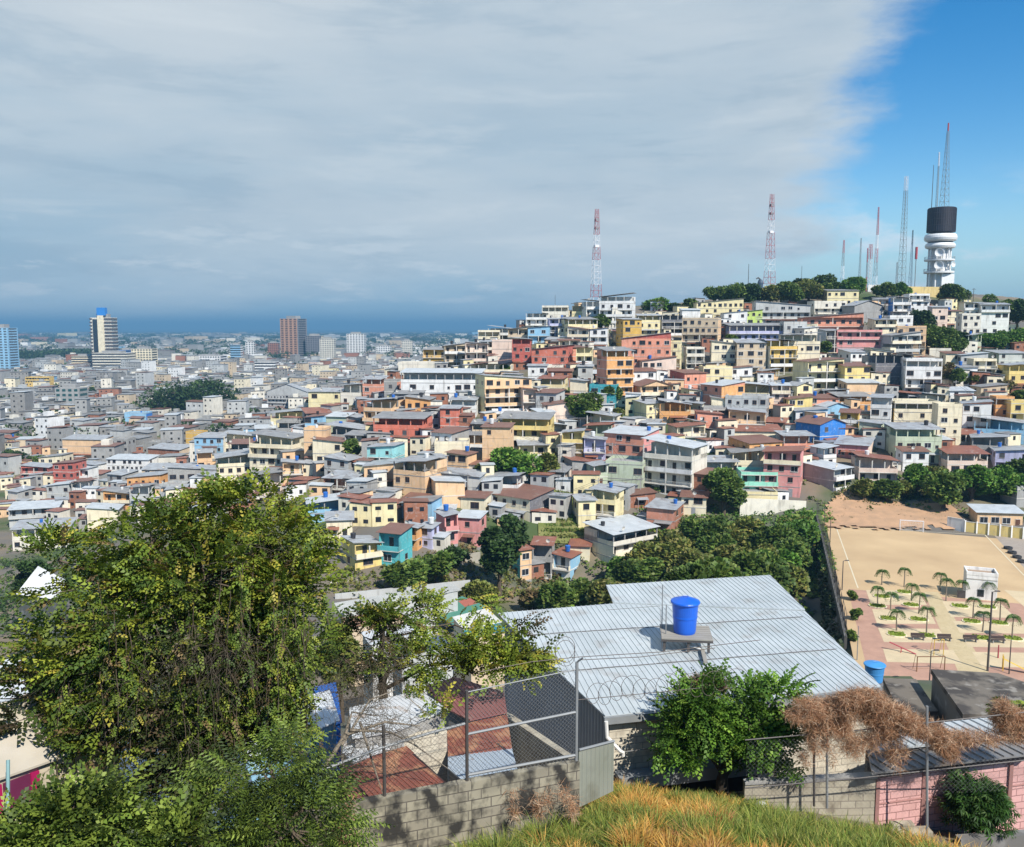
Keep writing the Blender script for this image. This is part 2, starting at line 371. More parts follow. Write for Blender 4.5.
def ptree(px, py, wpx, hpx, tone='mid', Y=None, **k):   # tree whose foot shows at px,py
    p = hit(px, py) if Y is None else at(px, py, Y)
    if p is None: return
    s = p.y/F; z = tz(p.x, p.y) if Y is not None else None
    if Y is not None: h = hpx*s+(p.z-z); 
    else: h = hpx*s
    return far_tree(p.x, p.y, wpx*s, h, tone, z=z, **k)

# ------------------------------------------------------------------ houses
def window_mesh(w, h, fr, gl, cross=True):
    mb = MB(); t = .06
    mb.box(-w/2, w/2, -.012, .05, 0, h, 1)
    for a in ((-w/2-t, w/2+t, -.05, .05, -t, 0), (-w/2-t, w/2+t, -.05, .05, h, h+t), (-w/2-t, -w/2, -.05, .05, 0, h), (w/2, w/2+t, -.05, .05, 0, h)): mb.box(*a, 0)
    if cross: mb.box(-.025, .025, -.035, .05, 0, h, 0)
    mb.box(-w/2-.12, w/2+.12, -.11, .05, -t-.05, -t, 2)
    return mb.mesh('window', [fr, gl, TRIMW])
WIN = [window_mesh(1.0, 1.1, FRB, GLASS), window_mesh(1.5, 1.2, FRW, GLASS), window_mesh(.85, .95, FRB, GLASS, False), window_mesh(1.8, 1.35, FRB, GLASS), window_mesh(1.0, 1.1, FRB, SHADEG), window_mesh(.65, .7, FRB, GLASS, False), window_mesh(1.25, 1.2, FRB, GLASS, False)]
WWID = [1.0, 1.5, .85, 1.8, 1.0, .65, 1.25]
def door_mesh(c):
    mb = MB(); mb.box(-.45, .45, -.03, .05, 0, 2.05, 0); mb.box(-.53, .53, -.05, .05, 2.05, 2.13, 1); mb.box(.3, .36, -.07, -.03, .95, 1.05, 1)
    return mb.mesh('door', [plain('door_'+str(c), c, .6), TRIMW])
DOORS = [door_mesh((.14, .06, .035)), door_mesh((.30, .31, .32)), door_mesh((.05, .10, .16)), door_mesh((.03, .028, .026))]
HOUSES = []; FOOT = []
def overlap(x, y, r): return any((x-a)**2+(y-b)**2 < (r+c)**2 for a, b, c in FOOT)
def make_house(p, Wm, Hm, col, roof='g', yaw=0, st='w', side=None, d=None, found=3.0, hand=True, info=None):
    if not hand and side is None and random.random() < .38: side = random.choice(['grey', 'grey', 'brick', 'offwhite'])
    n = max(1, int(round(Hm/2.75)))
    st = st[-n:] if n <= len(st) else st[0]*(n-len(st))+st
    if hand is True and n >= 2:                           # terraces and balconies break up the plainer fronts
        L_ = list(st)
        for i_ in range(1, n):
            if L_[i_] == 'w' and random.random() < .16: L_[i_] = 'b'
        if L_[-1] == 'w' and roof not in 'fF' and random.random() < .22: L_[-1] = 'o'
        st = ''.join(L_)
    sh = Hm/n; ya = R(yaw); sa, ca = abs(math.sin(ya)), math.cos(ya)
    d = d or min(max(5.0, .8*Wm), 9.0)
    w = max(2.6, (Wm-d*sa)/ca)
    if Wm < d*sa+2.6*ca: d = max(2.5, (Wm-2.6*ca)/max(.05, sa)); w = 2.6
    root = empty('house', (0, 0, 0)); root.location = p
    # front corner nearest to the viewer sits on the hit point
    root.rotation_euler[2] = ya
    off = Vector((-(math.cos(ya)*0-math.sin(ya)*0), 0, 0))
    # centre the silhouette: middle of front-left/right extents
    cs = [Matrix.Rotation(ya, 3, 'Z') @ Vector(q) for q in ((-w/2, 0, 0), (w/2, 0, 0), (w/2, d, 0), (-w/2, d, 0))]
    mx = (min(c.x for c in cs)+max(c.x for c in cs))/2; my = min(c.y for c in cs)
    root.location = Vector((p.x-mx, p.y-my, p.z))
    wm = wallmat(col); sm = wallmat(side) if side else wm
    W_ = MB(); T_ = MB(); B_ = MB(); wins = 0; z = 0; open_top = st[-1] == 'o'
    wi = random.choice([0, 0, 1, 2, 3, 3, 4, 6, 6]); x0 = -w/2; x1 = w/2
    W_.box(x0, x1, 0, d, -found, 0, 2, ms=2)
    parts = []
    def addwin(mesh, x, zz, face):
        nonlocal wins
        if wins >= 48: return
        wins += 1; o = link('window', mesh, root)
        if face == 'f': o.location = (x, 0, zz)
        elif face == 'b': o.location = (x, 1.2, zz)
        elif face == 'l': o.location = (x0, x, zz); o.rotation_euler[2] = R(-90)
        else: o.location = (x1, x, zz); o.rotation_euler[2] = R(90)
    vis = 'l' if (root.rotation_euler[2]+math.atan2(p.x, p.y)*1) > 0 else 'r'
    for i, ch in enumerate(st):
        zt = z+sh; hh = min(1.0, sh*.36)
        if ch in 'wgn':
            W_.box(x0, x1, 0, d, z, zt, 0, ms=1, mt=2)
            if ch == 'w':
                k = max(1, int(w/random.uniform(2.0, 3.2))); jx = random.uniform(-.3, .3)
                for j in range(k):
                    xx = x0+w*(j+.5)/k+jx*(w/k)*.3; q = wi if random.random() < .5 else random.randrange(len(WIN))
                    if w/k < WWID[q]+.5: q = 5
                    if i == 0 and j == k-1 and k > 1 or (i == 0 and k == 1 and random.random() < .3):
                        o = link('door', random.choice(DOORS), root, (xx, 0, .05)); continue
                    if random.random() < .85: addwin(WIN[q], xx+random.uniform(-.22, .22)*(w/k > 2.6), z+sh*.36+random.uniform(-.12, .12), 'f')
            elif ch == 'g':
                o = link('door', random.choice(DOORS), root, (x0+w*.3, 0, z+.05))
        elif ch == 'b':                 # recessed wall behind a balcony
            W_.box(x0, x1, 1.2, d, z, zt, 0, ms=1, mt=2)
            W_.box(x0, x0+.22, 0, 1.2, z, zt, 0, ms=1); W_.box(x1-.22, x1, 0, 1.2, z, zt, 0, ms=1)
            B_.box(x0-.05, x1+.05, -.75, 1.19, z-.09, z+.07, 1)
            if random.random() < .6: B_.box(x0-.05, x1+.05, -.75, -.63, z+.07, z+.95, 0)
            else:
                B_.box(x0-.05, x1+.05, -.73, -.67, z+.88, z+.95, 1)
                for j in range(int(w/.3)): B_.box(x0+.02+j*.3, x0+.06+j*.3, -.72, -.68, z+.07, z+.88, 1)
            for s_ in (x0-.05, x1-.05): B_.box(s_, s_+.1, -.75, 0, z+.07, z+.9, 0)
            k = max(1, int(w/2.6))
            if w > 5: B_.box(-.12, .12, -.74, -.52, z+.07, zt-.09, 1)
            for j in range(k):
                xx = x0+w*(j+.5)/k
                if j % 2 == 0: link('door', DOORS[3], root, (xx-.2, 1.2, z+.08))
                else: addwin(WIN[6], xx, z+sh*.36, 'b')
        elif ch in 'ot':                 # open terrace
            W_.box(x0, x1, d*.55, d, z, zt, 0, ms=1, mt=2) if ch == 'o' else None
            for a in ((x0, x1, 0, .14), ): W_.box(a[0], a[1], a[2], a[3], z, z+hh, 0, ms=1)
            W_.box(x0, x0+.14, .14, d, z, z+hh, 1, ms=1); W_.box(x1-.14, x1, .14, d, z, z+hh, 1, ms=1)
            k = max(2, int(w/2.7)+1)
            for j in range(k):
                xx = x0+.02+(w-.26)*j/(k-1); T_.box(xx, xx+.22, .02, .24, z+hh*.9, zt-.02)
            for xx in (x0+.02, x1-.24): T_.box(xx, xx+.22, d*.5, d*.5+.22, z, zt-.02)
        if i < len(st)-1 or roof in 'fF':
            T_.box(x0-.04, x1+.04, -.05, d+.04, zt-.14, zt+.02)
        if ch in 'wn' and i >= 0 and random.random() < .8:
            for j in range(max(1, int(d/3.4))):
                if random.random() < .65: addwin(WIN[random.choice([2, 5, 6, 0])], d*(j+.5)/max(1, int(d/3.4)), z+sh*.38, vis)
        z = zt
    W_.build('wall', [wm, sm, CONC], root)
    if T_.v: T_.build('column' if open_top else 'floor_slab', [random.choice([CONC, TRIMW, wm])], root)
    if B_.v: B_.build('balcony', [wallmat(random.choice([col, col, 'white', 'cream'])), TRIMW], root)
    Rm = MB()
    if roof in 'fF':
        for a in ((x0, x1, 0, .16), (x0, x1, d-.16, d), (x0, x0+.16, .16, d-.16), (x1-.16, x1, .16, d-.16)): Rm.box(a[0], a[1], a[2], a[3], z+.02, z+.65, 0)
        Rm.box(x0+.16, x1-.16, .16, d-.16, z+.021, z+.05, 1)
        if roof == 'F':
            for j in range(6): Rm.box(x0+.3+(j % 3)*(w-.8)/2, x0+.36+(j % 3)*(w-.8)/2, .2+(j//3)*(d-.5), .26+(j//3)*(d-.5), z+.6, z+1.5, 1)
        Rm.build('parapet', [wm, CONC], root)
    else:
        ov = .45; sl = random.choice([-1, 1])*random.uniform(.07, .13); mode = random.choice('xy') if not info or 'gable' not in info else 'G'
        mat = ROOFM[roof]
        if mode == 'G' or (info and 'gable' in info):
            pk = w*.17; 
            for s_ in (-1, 1):
                P = [(s_*(w/2+ov), -ov, z-.05), (s_*(w/2+ov), d+ov, z-.05), (0, d+ov, z+pk), (0, -ov, z+pk)]
                if s_ < 0: P = P[::-1]
                P = [Vector(q) for q in P]; i = len(Rm.v)
                Rm.v += [tuple(q) for q in P]+[tuple(q+Vector((0, 0, .07))) for q in P]
                for q in ((3, 2, 1, 0), (4, 5, 6, 7), (0, 1, 5, 4), (1, 2, 6, 5), (2, 3, 7, 6), (3, 0, 4, 7)): Rm.f.append(tuple(i+k for k in q)); Rm.m.append(0)
            gb = MB(); 
            for yy in (0, d-.1): gb.face([(x0, yy, z), (x1, yy, z), (0, yy, z+pk-.06)] if yy == 0 else [(x1, d, z), (x0, d, z), (0, d, z+pk-.06)])
            gb.build('gable', [wm], root)
        else:
            def zz(x, y): return z+.06+(sl*(x-x0 if sl > 0 else x-x1) if mode == 'x' else abs(sl)*y)
            xs = (x0-ov, x1+ov); ys = (-ov, d+ov*.6); C4 = [(xs[0], ys[0]), (xs[1], ys[0]), (xs[1], ys[1]), (xs[0], ys[1])]
            Rm.prism([(a, b, zz(a, b)) for a, b in C4], 0, .07)
            # wall wedge under the slope
            wd = MB(); e = .02
            if mode == 'x':
                a, b = zz(x0, 0)-.01, zz(x1, 0)-.01
                if open_top:
                    xa = x0; yb = d*.55
                    wd.prism([(x0, yb), (x1, yb), (x1, d), (x0, d)], z, z+.02)
                else:
                    for (y_, r_) in ((0.0, 1), (d, -1)):
                        wd.face([(x0, y_, z), (x1, y_, z), (x1, y_, b), (x0, y_, a)][::r_])
                    wd.face([(x1, 0, z), (x1, d, z), (x1, d, b), (x1, 0, b)]); wd.face([(x0, d, z), (x0, 0, z), (x0, 0, a), (x0, d, a)])
            else:
                t_ = zz(0, d)-.01
                if not open_top:
                    wd.face([(x1, 0, z), (x1, d, z), (x1, d, t_)]); wd.face([(x0, 0, z), (x0, d, t_), (x0, d, z)]); wd.face([(x1, d, z), (x0, d, z), (x0, d, t_), (x1, d, t_)])
            if wd.v: wd.build('eaves_wall', [sm], root)
        ro = Rm.build('roof', [mat], root)
    if hand is not None and random.random() < .30 and st[0] != 'b' and w > 4:        # sheet awning over the ground floor
        z1 = min(sh, 2.7)*.93; aw = w*random.uniform(.4, .95); ax = random.uniform(x0, x1-aw); m_ = MB()
        m_.prism([(ax, -1.3, z1-.32), (ax+aw, -1.3, z1-.32), (ax+aw, -.06, z1), (ax, -.06, z1)], 0, .05)
        for q in (ax+.05, ax+aw-.15): m_.box(q, q+.08, -1.25, -1.17, -2, z1-.3)
        m_.build('awning', [ROOFM[random.choice('grrdb')]], root)
    if random.random() < .26 and n > 1:                   # lower annex on one flank
        aw = random.uniform(2.2, 3.6); s_ = random.choice([-1, 1]); ah = random.uniform(2.3, 3.0)+(sh if n > 2 and random.random() < .5 else 0); m_ = MB(); ax0, ax1 = (x1+.01, x1+aw) if s_ > 0 else (x0-aw, x0-.01); ay = random.uniform(0.3, d*.4)
        m_.box(ax0, ax1, ay, d*.95, -found, ah, 0); m_.prism([(ax0-.2*(s_ < 0), ay-.3, ah), (ax1+.2*(s_ > 0), ay-.3, ah), (ax1+.2*(s_ > 0), d, ah+.35), (ax0-.2*(s_ < 0), d, ah+.35)], .02, .08, 1)
        m_.box(ax0+aw*.3, ax0+aw*.62, ay-.03, ay+.02, ah-1.7, ah-.6, 2)
        m_.build('annex', [wallmat(random.choice(['grey', 'paleGrey', 'offwhite', 'brick', col])), ROOFM[random.choice('grdbl')], DARK], root)
    if random.random() < .3:                              # satellite dish on the roof edge
        m_ = MB(); dx = random.uniform(x0+.5, x1-.5); zz_ = z+(.7 if roof in 'fF' else .35); m_.tube([(dx, .3, zz_-.6), (dx, .3, zz_+.5)], .04, 5); i_ = len(m_.v)
        m_.v += [(dx, .12, zz_+.6)]+[(dx+.45*math.cos(a_*.785), -.02-.1*math.sin(a_*.785), zz_+.62+.45*math.sin(a_*.785)) for a_ in range(8)]
        for a_ in range(8): m_.f.append((i_, i_+1+a_, i_+1+(a_+1) % 8)); m_.m.append(0)
        m_.build('satellite_dish', [TRIMW], root)
    if random.random() < .34 and (roof in 'fF' or n > 1):
        m_ = MB(); tr = random.uniform(.42, .6); tz_ = z+(.1 if roof in 'fF' else .5); m_.lathe([(0, tz_), (tr*.8, tz_), (tr, tz_+tr*2), (tr*.9, tz_+tr*2.1), (0, tz_+tr*2.3)], random.uniform(x0+1, x1-1), d*.6, 12)
        m_.build('rooftop_tank', [random.choice([plain('black_tank', (.03, .03, .035), .5), plain('white_tank', (.7, .7, .68), .5), plain('blue_tank', (.02, .13, .45), .5)])], root)
    root['category'] = 'house'; root['group'] = 'houses of the hillside town'
    c = Matrix.Rotation(ya, 3, 'Z') @ Vector((0, d/2, 0))+root.location
    FOOT.append((c.x, c.y, max(2.2, (w+d)*.25)))
    HOUSES.append(dict(o=root, col=col, side=side, n=n, roof=roof, st=st, c=c, W=w, H=Hm, d=d, hand=hand, info=info, z=root.location.z))
    return root
def H_(x0, x1, yt, yb, col, roof='g', yaw=0, st='w', side=None, info=None, d=None, Y=None):
    cx = (x0+x1)/2; p = hit(cx, yb) if Y is None else at(cx, yb, Y)
    if p is None: return None
    s = math.hypot(p.y, 0)/F
    return make_house(p, (x1-x0)*s, (yb-yt)*s, col, roof, yaw, st, side, d=d, info=info)
# ------------------------------------------------------------------ the houses that can be told apart, front row upwards
HL = """
337 380 548 574 yellow g 32 wb - two
378 410 536 572 turquoise b -20 ww -
300 340 504 524 sky l 15 wo -
322 352 520 540 cream g 10 w -
404 422 528 552 orange g -18 ww -
419 438 530 552 lilac g -20 w -
434 458 516 546 pink g 25 wb -
456 486 518 548 pink l -15 ww -
400 440 506 524 sky d -15 w -
360 392 500 514 palePink g -10 b -
345 378 484 500 grey d 0 oo brick
322 362 480 502 brick g -15 w -
330 346 476 495 white g 20 w -
322 360 462 480 paleGrey g -22 ww grey
391 445 466 504 peach g -28 wnwo -
400 430 502 514 cream b -20 w -
460 491 499 516 cream b -15 w -
490 556 502 526 cream b -38 w darkGrey
486 530 480 500 white g -20 wo -
440 486 478 498 paleGrey g -10 wg -
512 532 552 584 peach r 30 ww turquoise
532 556 548 582 grey r -10 bw -
553 582 560 586 white r -28 wb sky
570 594 546 562 cream r -10 n -
586 664 534 570 offwhite l 36 bo cream
574 596 500 530 lemon g 10 ww -
592 627 492 528 lemon g -25 wwo -
588 608 466 488 paleGreen g 15 w -
606 654 466 496 paleGreen f -18 ww -
626 656 498 512 brick b 10 w -
648 690 512 536 salmon g -28 n brick
646 714 449 502 offwhite l -34 bbbo -
682 712 498 518 cream b -15 w -
704 738 462 478 white g 0 o -
741 780 478 500 mint f -5 w -
744 780 495 512 lemon f -5 n -
736 786 444 468 orange b 20 w -
766 814 456 502 pink r -22 www -
812 858 470 492 paleGrey l 35 b grey
860 902 462 486 palePink r -8 bw -
840 886 446 462 pink g -30 w palePink
903 930 452 474 white b -5 w -
896 944 430 464 paleGreen g -5 ww -
948 990 456 478 palePink r -5 w -
978 1022 440 462 grey g -25 w -
1000 1040 452 474 lilac g -20 bw -
984 1040 424 446 sky g -28 w grey
1012 1040 489 508 grey f 10 n -
862 892 426 448 paleGreen g -30 w -
832 856 430 446 peach b 20 w -
842 866 414 434 amber b -25 w -
805 850 426 450 blue b 24 w - gable
784 808 432 446 pink r 5 n - gable
816 838 450 470 white l 20 w -
797 832 412 428 white g -10 w sky
822 850 408 422 sky l 10 w - gable
873 900 400 432 white g -28 wwo -
896 944 404 430 cream f -8 wo ochre
938 964 406 446 cream f -10 ww -
966 1000 406 438 white g -22 ww salmon
996 1016 400 428 orange f -10 wo -
1012 1040 404 434 yellow f -12 ww -
732 786 432 448 cream r -6 w -
730 772 414 438 peach g -12 w -
728 778 400 428 paleGrey F -22 ww grey
703 732 410 428 grey F 0 bo -
690 706 424 440 lemon g 10 w -
672 706 428 448 cream r 10 w -
788 812 400 416 yellow b 0 w -
808 838 399 414 salmon b 0 w -
838 872 398 414 orange d 0 wo -
706 748 386 416 orange l 28 ww salmon
744 776 386 408 lemon l -15 wo -
772 792 386 410 palePink l -8 ww -
790 814 387 402 lemon g 20 w - gable
636 666 404 424 lemon g 25 w -
660 694 405 426 orange g -8 w -
606 664 436 468 salmon l -34 ww pink
584 608 440 466 lilac g -8 wb -
562 586 434 464 yellow g -10 wb -
562 620 466 478 grey r 15 w -
590 624 388 410 teal f -18 w -
634 674 388 406 peach b 12 ob - gable
674 708 374 396 salmon b 22 w red
684 708 392 408 paleGrey g 15 w lemon
642 676 362 380 palePink b 0 w -
474 532 380 416 peach g 20 bbw lemon
520 540 392 416 palePink b 10 bb -
536 566 394 418 paleGrey b -24 ww -
450 478 400 418 white g -5 w -
482 514 428 470 peach b -10 wnw -
498 556 420 452 yellow d -12 bwo -
472 500 424 442 tan d -5 wo -
446 476 456 478 peach b -22 w -
430 468 434 460 white b -32 ww grey
440 462 410 436 coral g -10 ww -
366 402 448 478 aqua g -15 wbw -
372 430 420 450 coral d -10 bwo -
405 432 400 424 orange d -8 www -
400 428 408 424 white g -5 w -
362 402 402 432 peach g -20 wwo -
304 354 418 434 sky b -5 w -
325 372 430 446 grey g -10 o -
312 346 442 466 cream b -8 ww -
344 374 436 456 paleGrey d -12 w -
362 386 380 402 salmon g -15 wo -
384 400 382 402 grey f -10 w salmon
340 364 386 406 offwhite g -10 wo -
308 344 392 412 lemon g -5 w -
304 328 430 466 peach f -5 www -
265 310 392 416 paleGrey g -12 w - gable
270 308 414 430 lemon g -5 ww -
292 308 427 442 salmon g 0 w -
246 302 438 478 cream d -15 wwwo -
222 254 436 456 cream g 5 ww -
206 272 458 494 cream g 20 wnwo -
194 226 438 462 sky g -5 w white
186 204 433 460 ochre f -5 nn -
142 188 450 468 brick g -22 n tan
158 226 474 492 grey g 20 w -
125 147 414 430 sky f 0 n blue
130 150 488 508 paleGrey d 0 w -
104 132 494 512 orange d 0 w -
126 164 478 496 orange g -5 w -
104 152 460 478 white l -8 w -
0 52 510 528 paleGrey l 18 w -
4 64 530 552 offwhite g 15 w -
82 116 512 532 cream l 12 n -
52 78 464 488 red b -8 ww -
20 48 468 486 red g 5 w -
72 92 470 486 white l -10 b -
46 72 486 502 paleGrey l -5 w -
38 64 458 472 cream d -5 w -
60 106 440 460 peach g -8 n -
110 130 440 460 grey f -5 w -
0 18 410 424 peach f -5 w -
20 42 416 428 white g 20 w - gable
26 50 378 392 amber f 0 w -
58 80 390 408 grey f -8 w -
400 484 374 404 white l -6 wo grey
398 450 364 376 offwhite f -3 n -
442 468 346 370 tan g 8 bbb -
464 488 344 370 palePink g 5 bbb -
480 496 342 366 offwhite g 0 bb -
492 516 342 364 palePink f -5 nn -
512 532 340 368 red g -5 www -
452 474 336 350 sky f 0 w -
423 448 350 366 ochre d -5 w palePink
402 416 340 358 white f 0 w -
478 500 332 346 cream f 0 o -
488 514 329 342 white g -12 o -
508 532 330 346 tan g -8 w -
470 514 366 380 cream b -5 w -
526 550 314 332 white g -10 w -
528 552 328 344 sky g -8 bw -
542 570 308 328 offwhite F -5 wo -
572 596 306 322 lemon g -5 w -
548 568 320 340 lilac g 5 bb -
562 598 320 342 lemon d 15 wo -
568 594 330 352 offwhite b -15 ww -
590 610 330 352 white b -12 ww -
583 606 302 324 white d 10 bo -
600 638 297 330 white g -15 bwwo -
612 622 310 330 offwhite f 0 ww -
618 642 320 350 ochre g 15 ww -
638 660 316 336 lemon g 0 wo -
622 674 340 376 salmon d -8 wwww red
599 634 352 406 orange d 15 wwwwo salmon
630 656 372 390 white b 5 w -
532 576 350 372 coral g -18 ww red
576 594 348 372 lemon b -5 ww -
559 580 341 356 cream b 0 w -
578 594 368 386 paleGrey g -5 w -
528 548 366 386 white g -5 ww -
548 574 372 388 brick b -5 w tan
458 478 380 396 offwhite d -5 w -
660 686 316 336 darkGrey g 5 bo white
684 726 320 350 tan f -20 www peach
697 744 303 320 lemon d -3 w -
682 700 311 324 white l 0 n -
668 684 344 376 lemon f -15 www -
724 748 314 328 white d -3 w -
745 762 312 326 lime g 0 w -
757 812 306 326 paleGrey l -6 ww -
728 788 326 342 lilac d 3 bw -
712 740 344 370 cream g -10 ww -
737 768 343 374 tan g -5 www -
765 798 342 376 amber d 10 bbbo cream
784 822 336 372 cream d -6 nwo -
703 732 369 392 lemon f 0 w -
728 752 370 386 white b 0 w -
686 704 350 372 offwhite f 0 b -
828 860 291 306 lemon d -5 w -
814 846 303 320 offwhite f 0 ww -
804 866 318 336 salmon d -8 wb -
784 808 324 342 paleGrey f -5 w -
822 842 332 356 grey d 12 bb paleGrey
838 884 333 356 pink f -6 w -
850 884 306 324 grey g 10 n - gable
878 898 300 314 white d 0 w -
893 912 299 326 white l -6 obo blue
890 914 318 340 white f -6 ww -
874 896 321 342 cream d 0 wb -
846 876 353 370 white g 10 w -
870 892 352 370 cream g 0 w -
801 846 362 392 lemon b 12 bb -
842 870 368 394 yellow b 5 w -
886 922 336 360 paleGrey d 10 ob -
872 922 358 388 darkGrey g 5 no grey
900 934 328 356 peach f -20 ww cream
909 930 296 320 white f -5 ww -
932 948 308 330 palePink g -5 ww -
944 962 312 330 cream b -3 w -
964 982 304 330 white g -6 ww cream
982 1012 305 335 white g -10 www offwhite
962 982 316 342 offwhite f -8 ww -
968 982 336 354 paleGreen g -5 w -
908 948 362 398 white f -14 bwo -
946 966 354 370 cream b -5 w -
962 990 356 376 paleGrey l -8 w -
960 978 368 386 white d -5 w blue
974 998 362 386 cream f -8 bb -
996 1030 354 368 paleGrey g 5 w -
1008 1036 366 392 yellow g 0 ww -
980 1006 388 406 tan d 0 w -
925 950 396 410 offwhite g 0 o -
950 975 392 408 white l -5 w -
"""
specs = []
for ln in HL.strip().splitlines():
    t = ln.split(); specs.append((float(t[0]), float(t[1]), float(t[2]), float(t[3]), t[4], t[5], float(t[6]), t[7], None if t[8] == '-' else t[8], ' '.join(t[9:]) or None))
for (x0, x1, yt, yb, col, roof, yaw, st, side, info) in specs:
    H_(x0, x1, yt, yb, col, roof, yaw, st, side, info)
NHAND = len(HOUSES)
# the remaining houses one can count, fitted between the others on the same slopes
FILLC = ['cream', 'cream', 'offwhite', 'white', 'paleGrey', 'grey', 'cream', 'lemon', 'peach', 'salmon', 'grey', 'palePink', 'offwhite', 'cream', 'peach', 'paleGreen']
def fill(region, n, hmax, cols=FILLC, wlo=16, whi=30, gap=.62):
    k = 0; tries = 0
    while k < n and tries < n*40:
        tries += 1; (x0, x1, y0, y1) = region[random.randrange(len(region))]
        px, py = random.uniform(x0, x1), random.uniform(y0, y1); p = hit(px, py)
        if p is None or p.y > 460: continue
        q = np.array([p.x-FO[0], p.y-FO[1]]); u, v = q @ FU, q @ FV
        if -6 < u < 80 and -12 < v < 88: continue
        s = p.y/F; W = random.uniform(6, 10.5); 
        if overlap(p.x, p.y+3, W*.5*gap): continue
        make_house(p, W, random.choice([2.8, 3.2, 5.4, 5.8][:2 if hmax < 5 else 4]), random.choice(cols), random.choice('gggldrbf'), random.uniform(-28, 28), random.choice(['w', 'wo', 'wo', 'wb', 'bo', 'n']), None, hand=False); k += 1
    return k
random.seed(21)
fill([(330, 560, 400, 520), (560, 830, 400, 500), (520, 1000, 330, 400), (840, 1000, 400, 450)], 80, 6, gap=.45)
fill([(0, 250, 398, 510), (0, 250, 398, 450), (120, 360, 395, 500)], 52, 6, ['offwhite', 'white', 'paleGrey', 'grey', 'tan', 'cream', 'brick', 'grey', 'palePink', 'peach'], gap=.5)

# small sheds and shacks wedged into the gaps, far too many to count
random.seed(33)
def shacks(region, n):
    mb = MB(); k = 0; T_ = 0; mats = [wallmat(c) for c in ('grey', 'paleGrey', 'offwhite', 'cream', 'brick', 'peach', 'cream', 'white', 'lemon', 'offwhite')]; nm = len(mats); mats += [ROOFM[c] for c in 'gldrb']+[GLASS, CONC]
    while k < n and T_ < n*12:
        T_ += 1; (x0, x1, y0, y1) = random.choice(region); p = hit(random.uniform(x0, x1), random.uniform(y0, y1))
        if p is None or p.y > 440: continue
        q = np.array([p.x-FO[0], p.y-FO[1]]); u, v = q @ FU, q @ FV
        if -6 < u < 80 and -12 < v < 92: continue
        w = random.uniform(2.6, 6); d = random.uniform(2.6, 5); h = random.choice([2.3, 2.6, 2.9, 4.8, 5.2]); r = (w+d)*.25
        if overlap(p.x, p.y+d/2, r*.62): continue
        FOOT.append((p.x, p.y+d/2, r*.8)); k += 1
        M = Matrix.Translation((p.x, p.y, p.z)) @ Matrix.Rotation(R(random.uniform(-30, 30)), 4, 'Z'); wm_ = random.randrange(nm); sl = random.uniform(-.5, .5)
        mb.box(-w/2, w/2, 0, d, -3, h, wm_, ms=random.choice([wm_, 0]), mt=nm+6, M=M)
        e = .3; P = [(-w/2-e, -e, h+.03+max(0, sl)), (w/2+e, -e, h+.03+max(0, -sl)), (w/2+e, d+e, h+.03+max(0, -sl)), (-w/2-e, d+e, h+.03+max(0, sl))]; mb.prism([tuple(M @ Vector(c)) for c in P], 0, .06, nm+random.choice([0, 0, 1, 2, 3, 3, 4]))
        for f_ in range(1 if h < 4 else 2):
            for j in range(max(1, int(w/2))):
                xx = -w/2+w*(j+.5)/max(1, int(w/2)); ww = random.uniform(.35, .65); mb.box(xx-ww, xx+ww, -.04, .02, f_*2.5+.8, f_*2.5+random.uniform(1.5, 2.0), nm+5, M=M)
    return mb.build('hillside_shacks', mats)
tag(shacks([(320, 560, 380, 530), (560, 830, 380, 510), (440, 1024, 310, 400), (830, 1024, 380, 455), (180, 440, 395, 500), (0, 260, 400, 530)], 620), 'small sheds and lean-to shacks crowded into every gap between the hillside houses', kind='stuff')

# ------------------------------------------------------------------ the city on the plain
CT = [ROOFM['g'], ROOFM['l'], ROOFM['d'], ROOFM['b'], CONCD, wallmat('offwhite'), wallmat('white'), wallmat('cream'), wallmat('tan'), wallmat('paleGrey'), wallmat('grey'), wallmat('palePink'), wallmat('sky'), wallmat('brick'), DARK, wallmat('lemon'), paint('cloud_shaded_render', (.27, .26, .24), .5)]  # dark render and dull roofs carry cloud shade over the plain in their colour
def city(y0, y1, cx, cy, hlo, hhi, p, wins, sk=.7):
    bx = []
    y = y0
    while y < y1:
        x = -sk*y-40; xe = -.02*y if y < 1200 else .62*y
        while x < xe:
            if random.random() < p:
                w = cx*random.uniform(.5, .95); d = cy*random.uniform(.5, .95); h = random.uniform(hlo, hhi)*(random.uniform(1.4, 2.2) if random.random() < .12 else 1)
                X = x+random.uniform(0, cx*.3); Y = y+random.uniform(0, cy*.3)
                if Y < 470 and (X > -.17*Y-10): x += cx; continue
                if not (Y < 480 and overlap(X, Y, w*.45)) and not blocked(X, Y): bx.append((X, Y, w, d, h, random.uniform(-.35, .35)))
            x += cx
        y += cy
    return bx
BLOCK = []
def blocked(X, Y): return any(abs(X-a) < r and abs(Y-b) < r2 for a, b, r, r2 in BLOCK)
for px, py, r, r2 in ((188, 408, 50, 60), (26, 362, 62, 280), (160, 372, 26, 40), (103, 372, 30, 30), (290, 360, 34, 34), (5, 374, 20, 20), (12, 462, 26, 20), (335, 362, 40, 60), (356, 358, 20, 30), (314, 358, 20, 30), (144, 370, 22, 30)):
    q = onz(px, py, -CAMZ); BLOCK.append((q.x, q.y, r, r2))
random.seed(5)
bxs = city(335, 700, 12.5, 13, 4, 9.5, .93, True)+city(700, 1500, 17, 19, 4, 11, .9, False)
bxs2 = city(1500, 3200, 34, 42, 4, 13, .42, False)+city(3200, 8000, 80, 130, 5, 14, .22, False, .66)
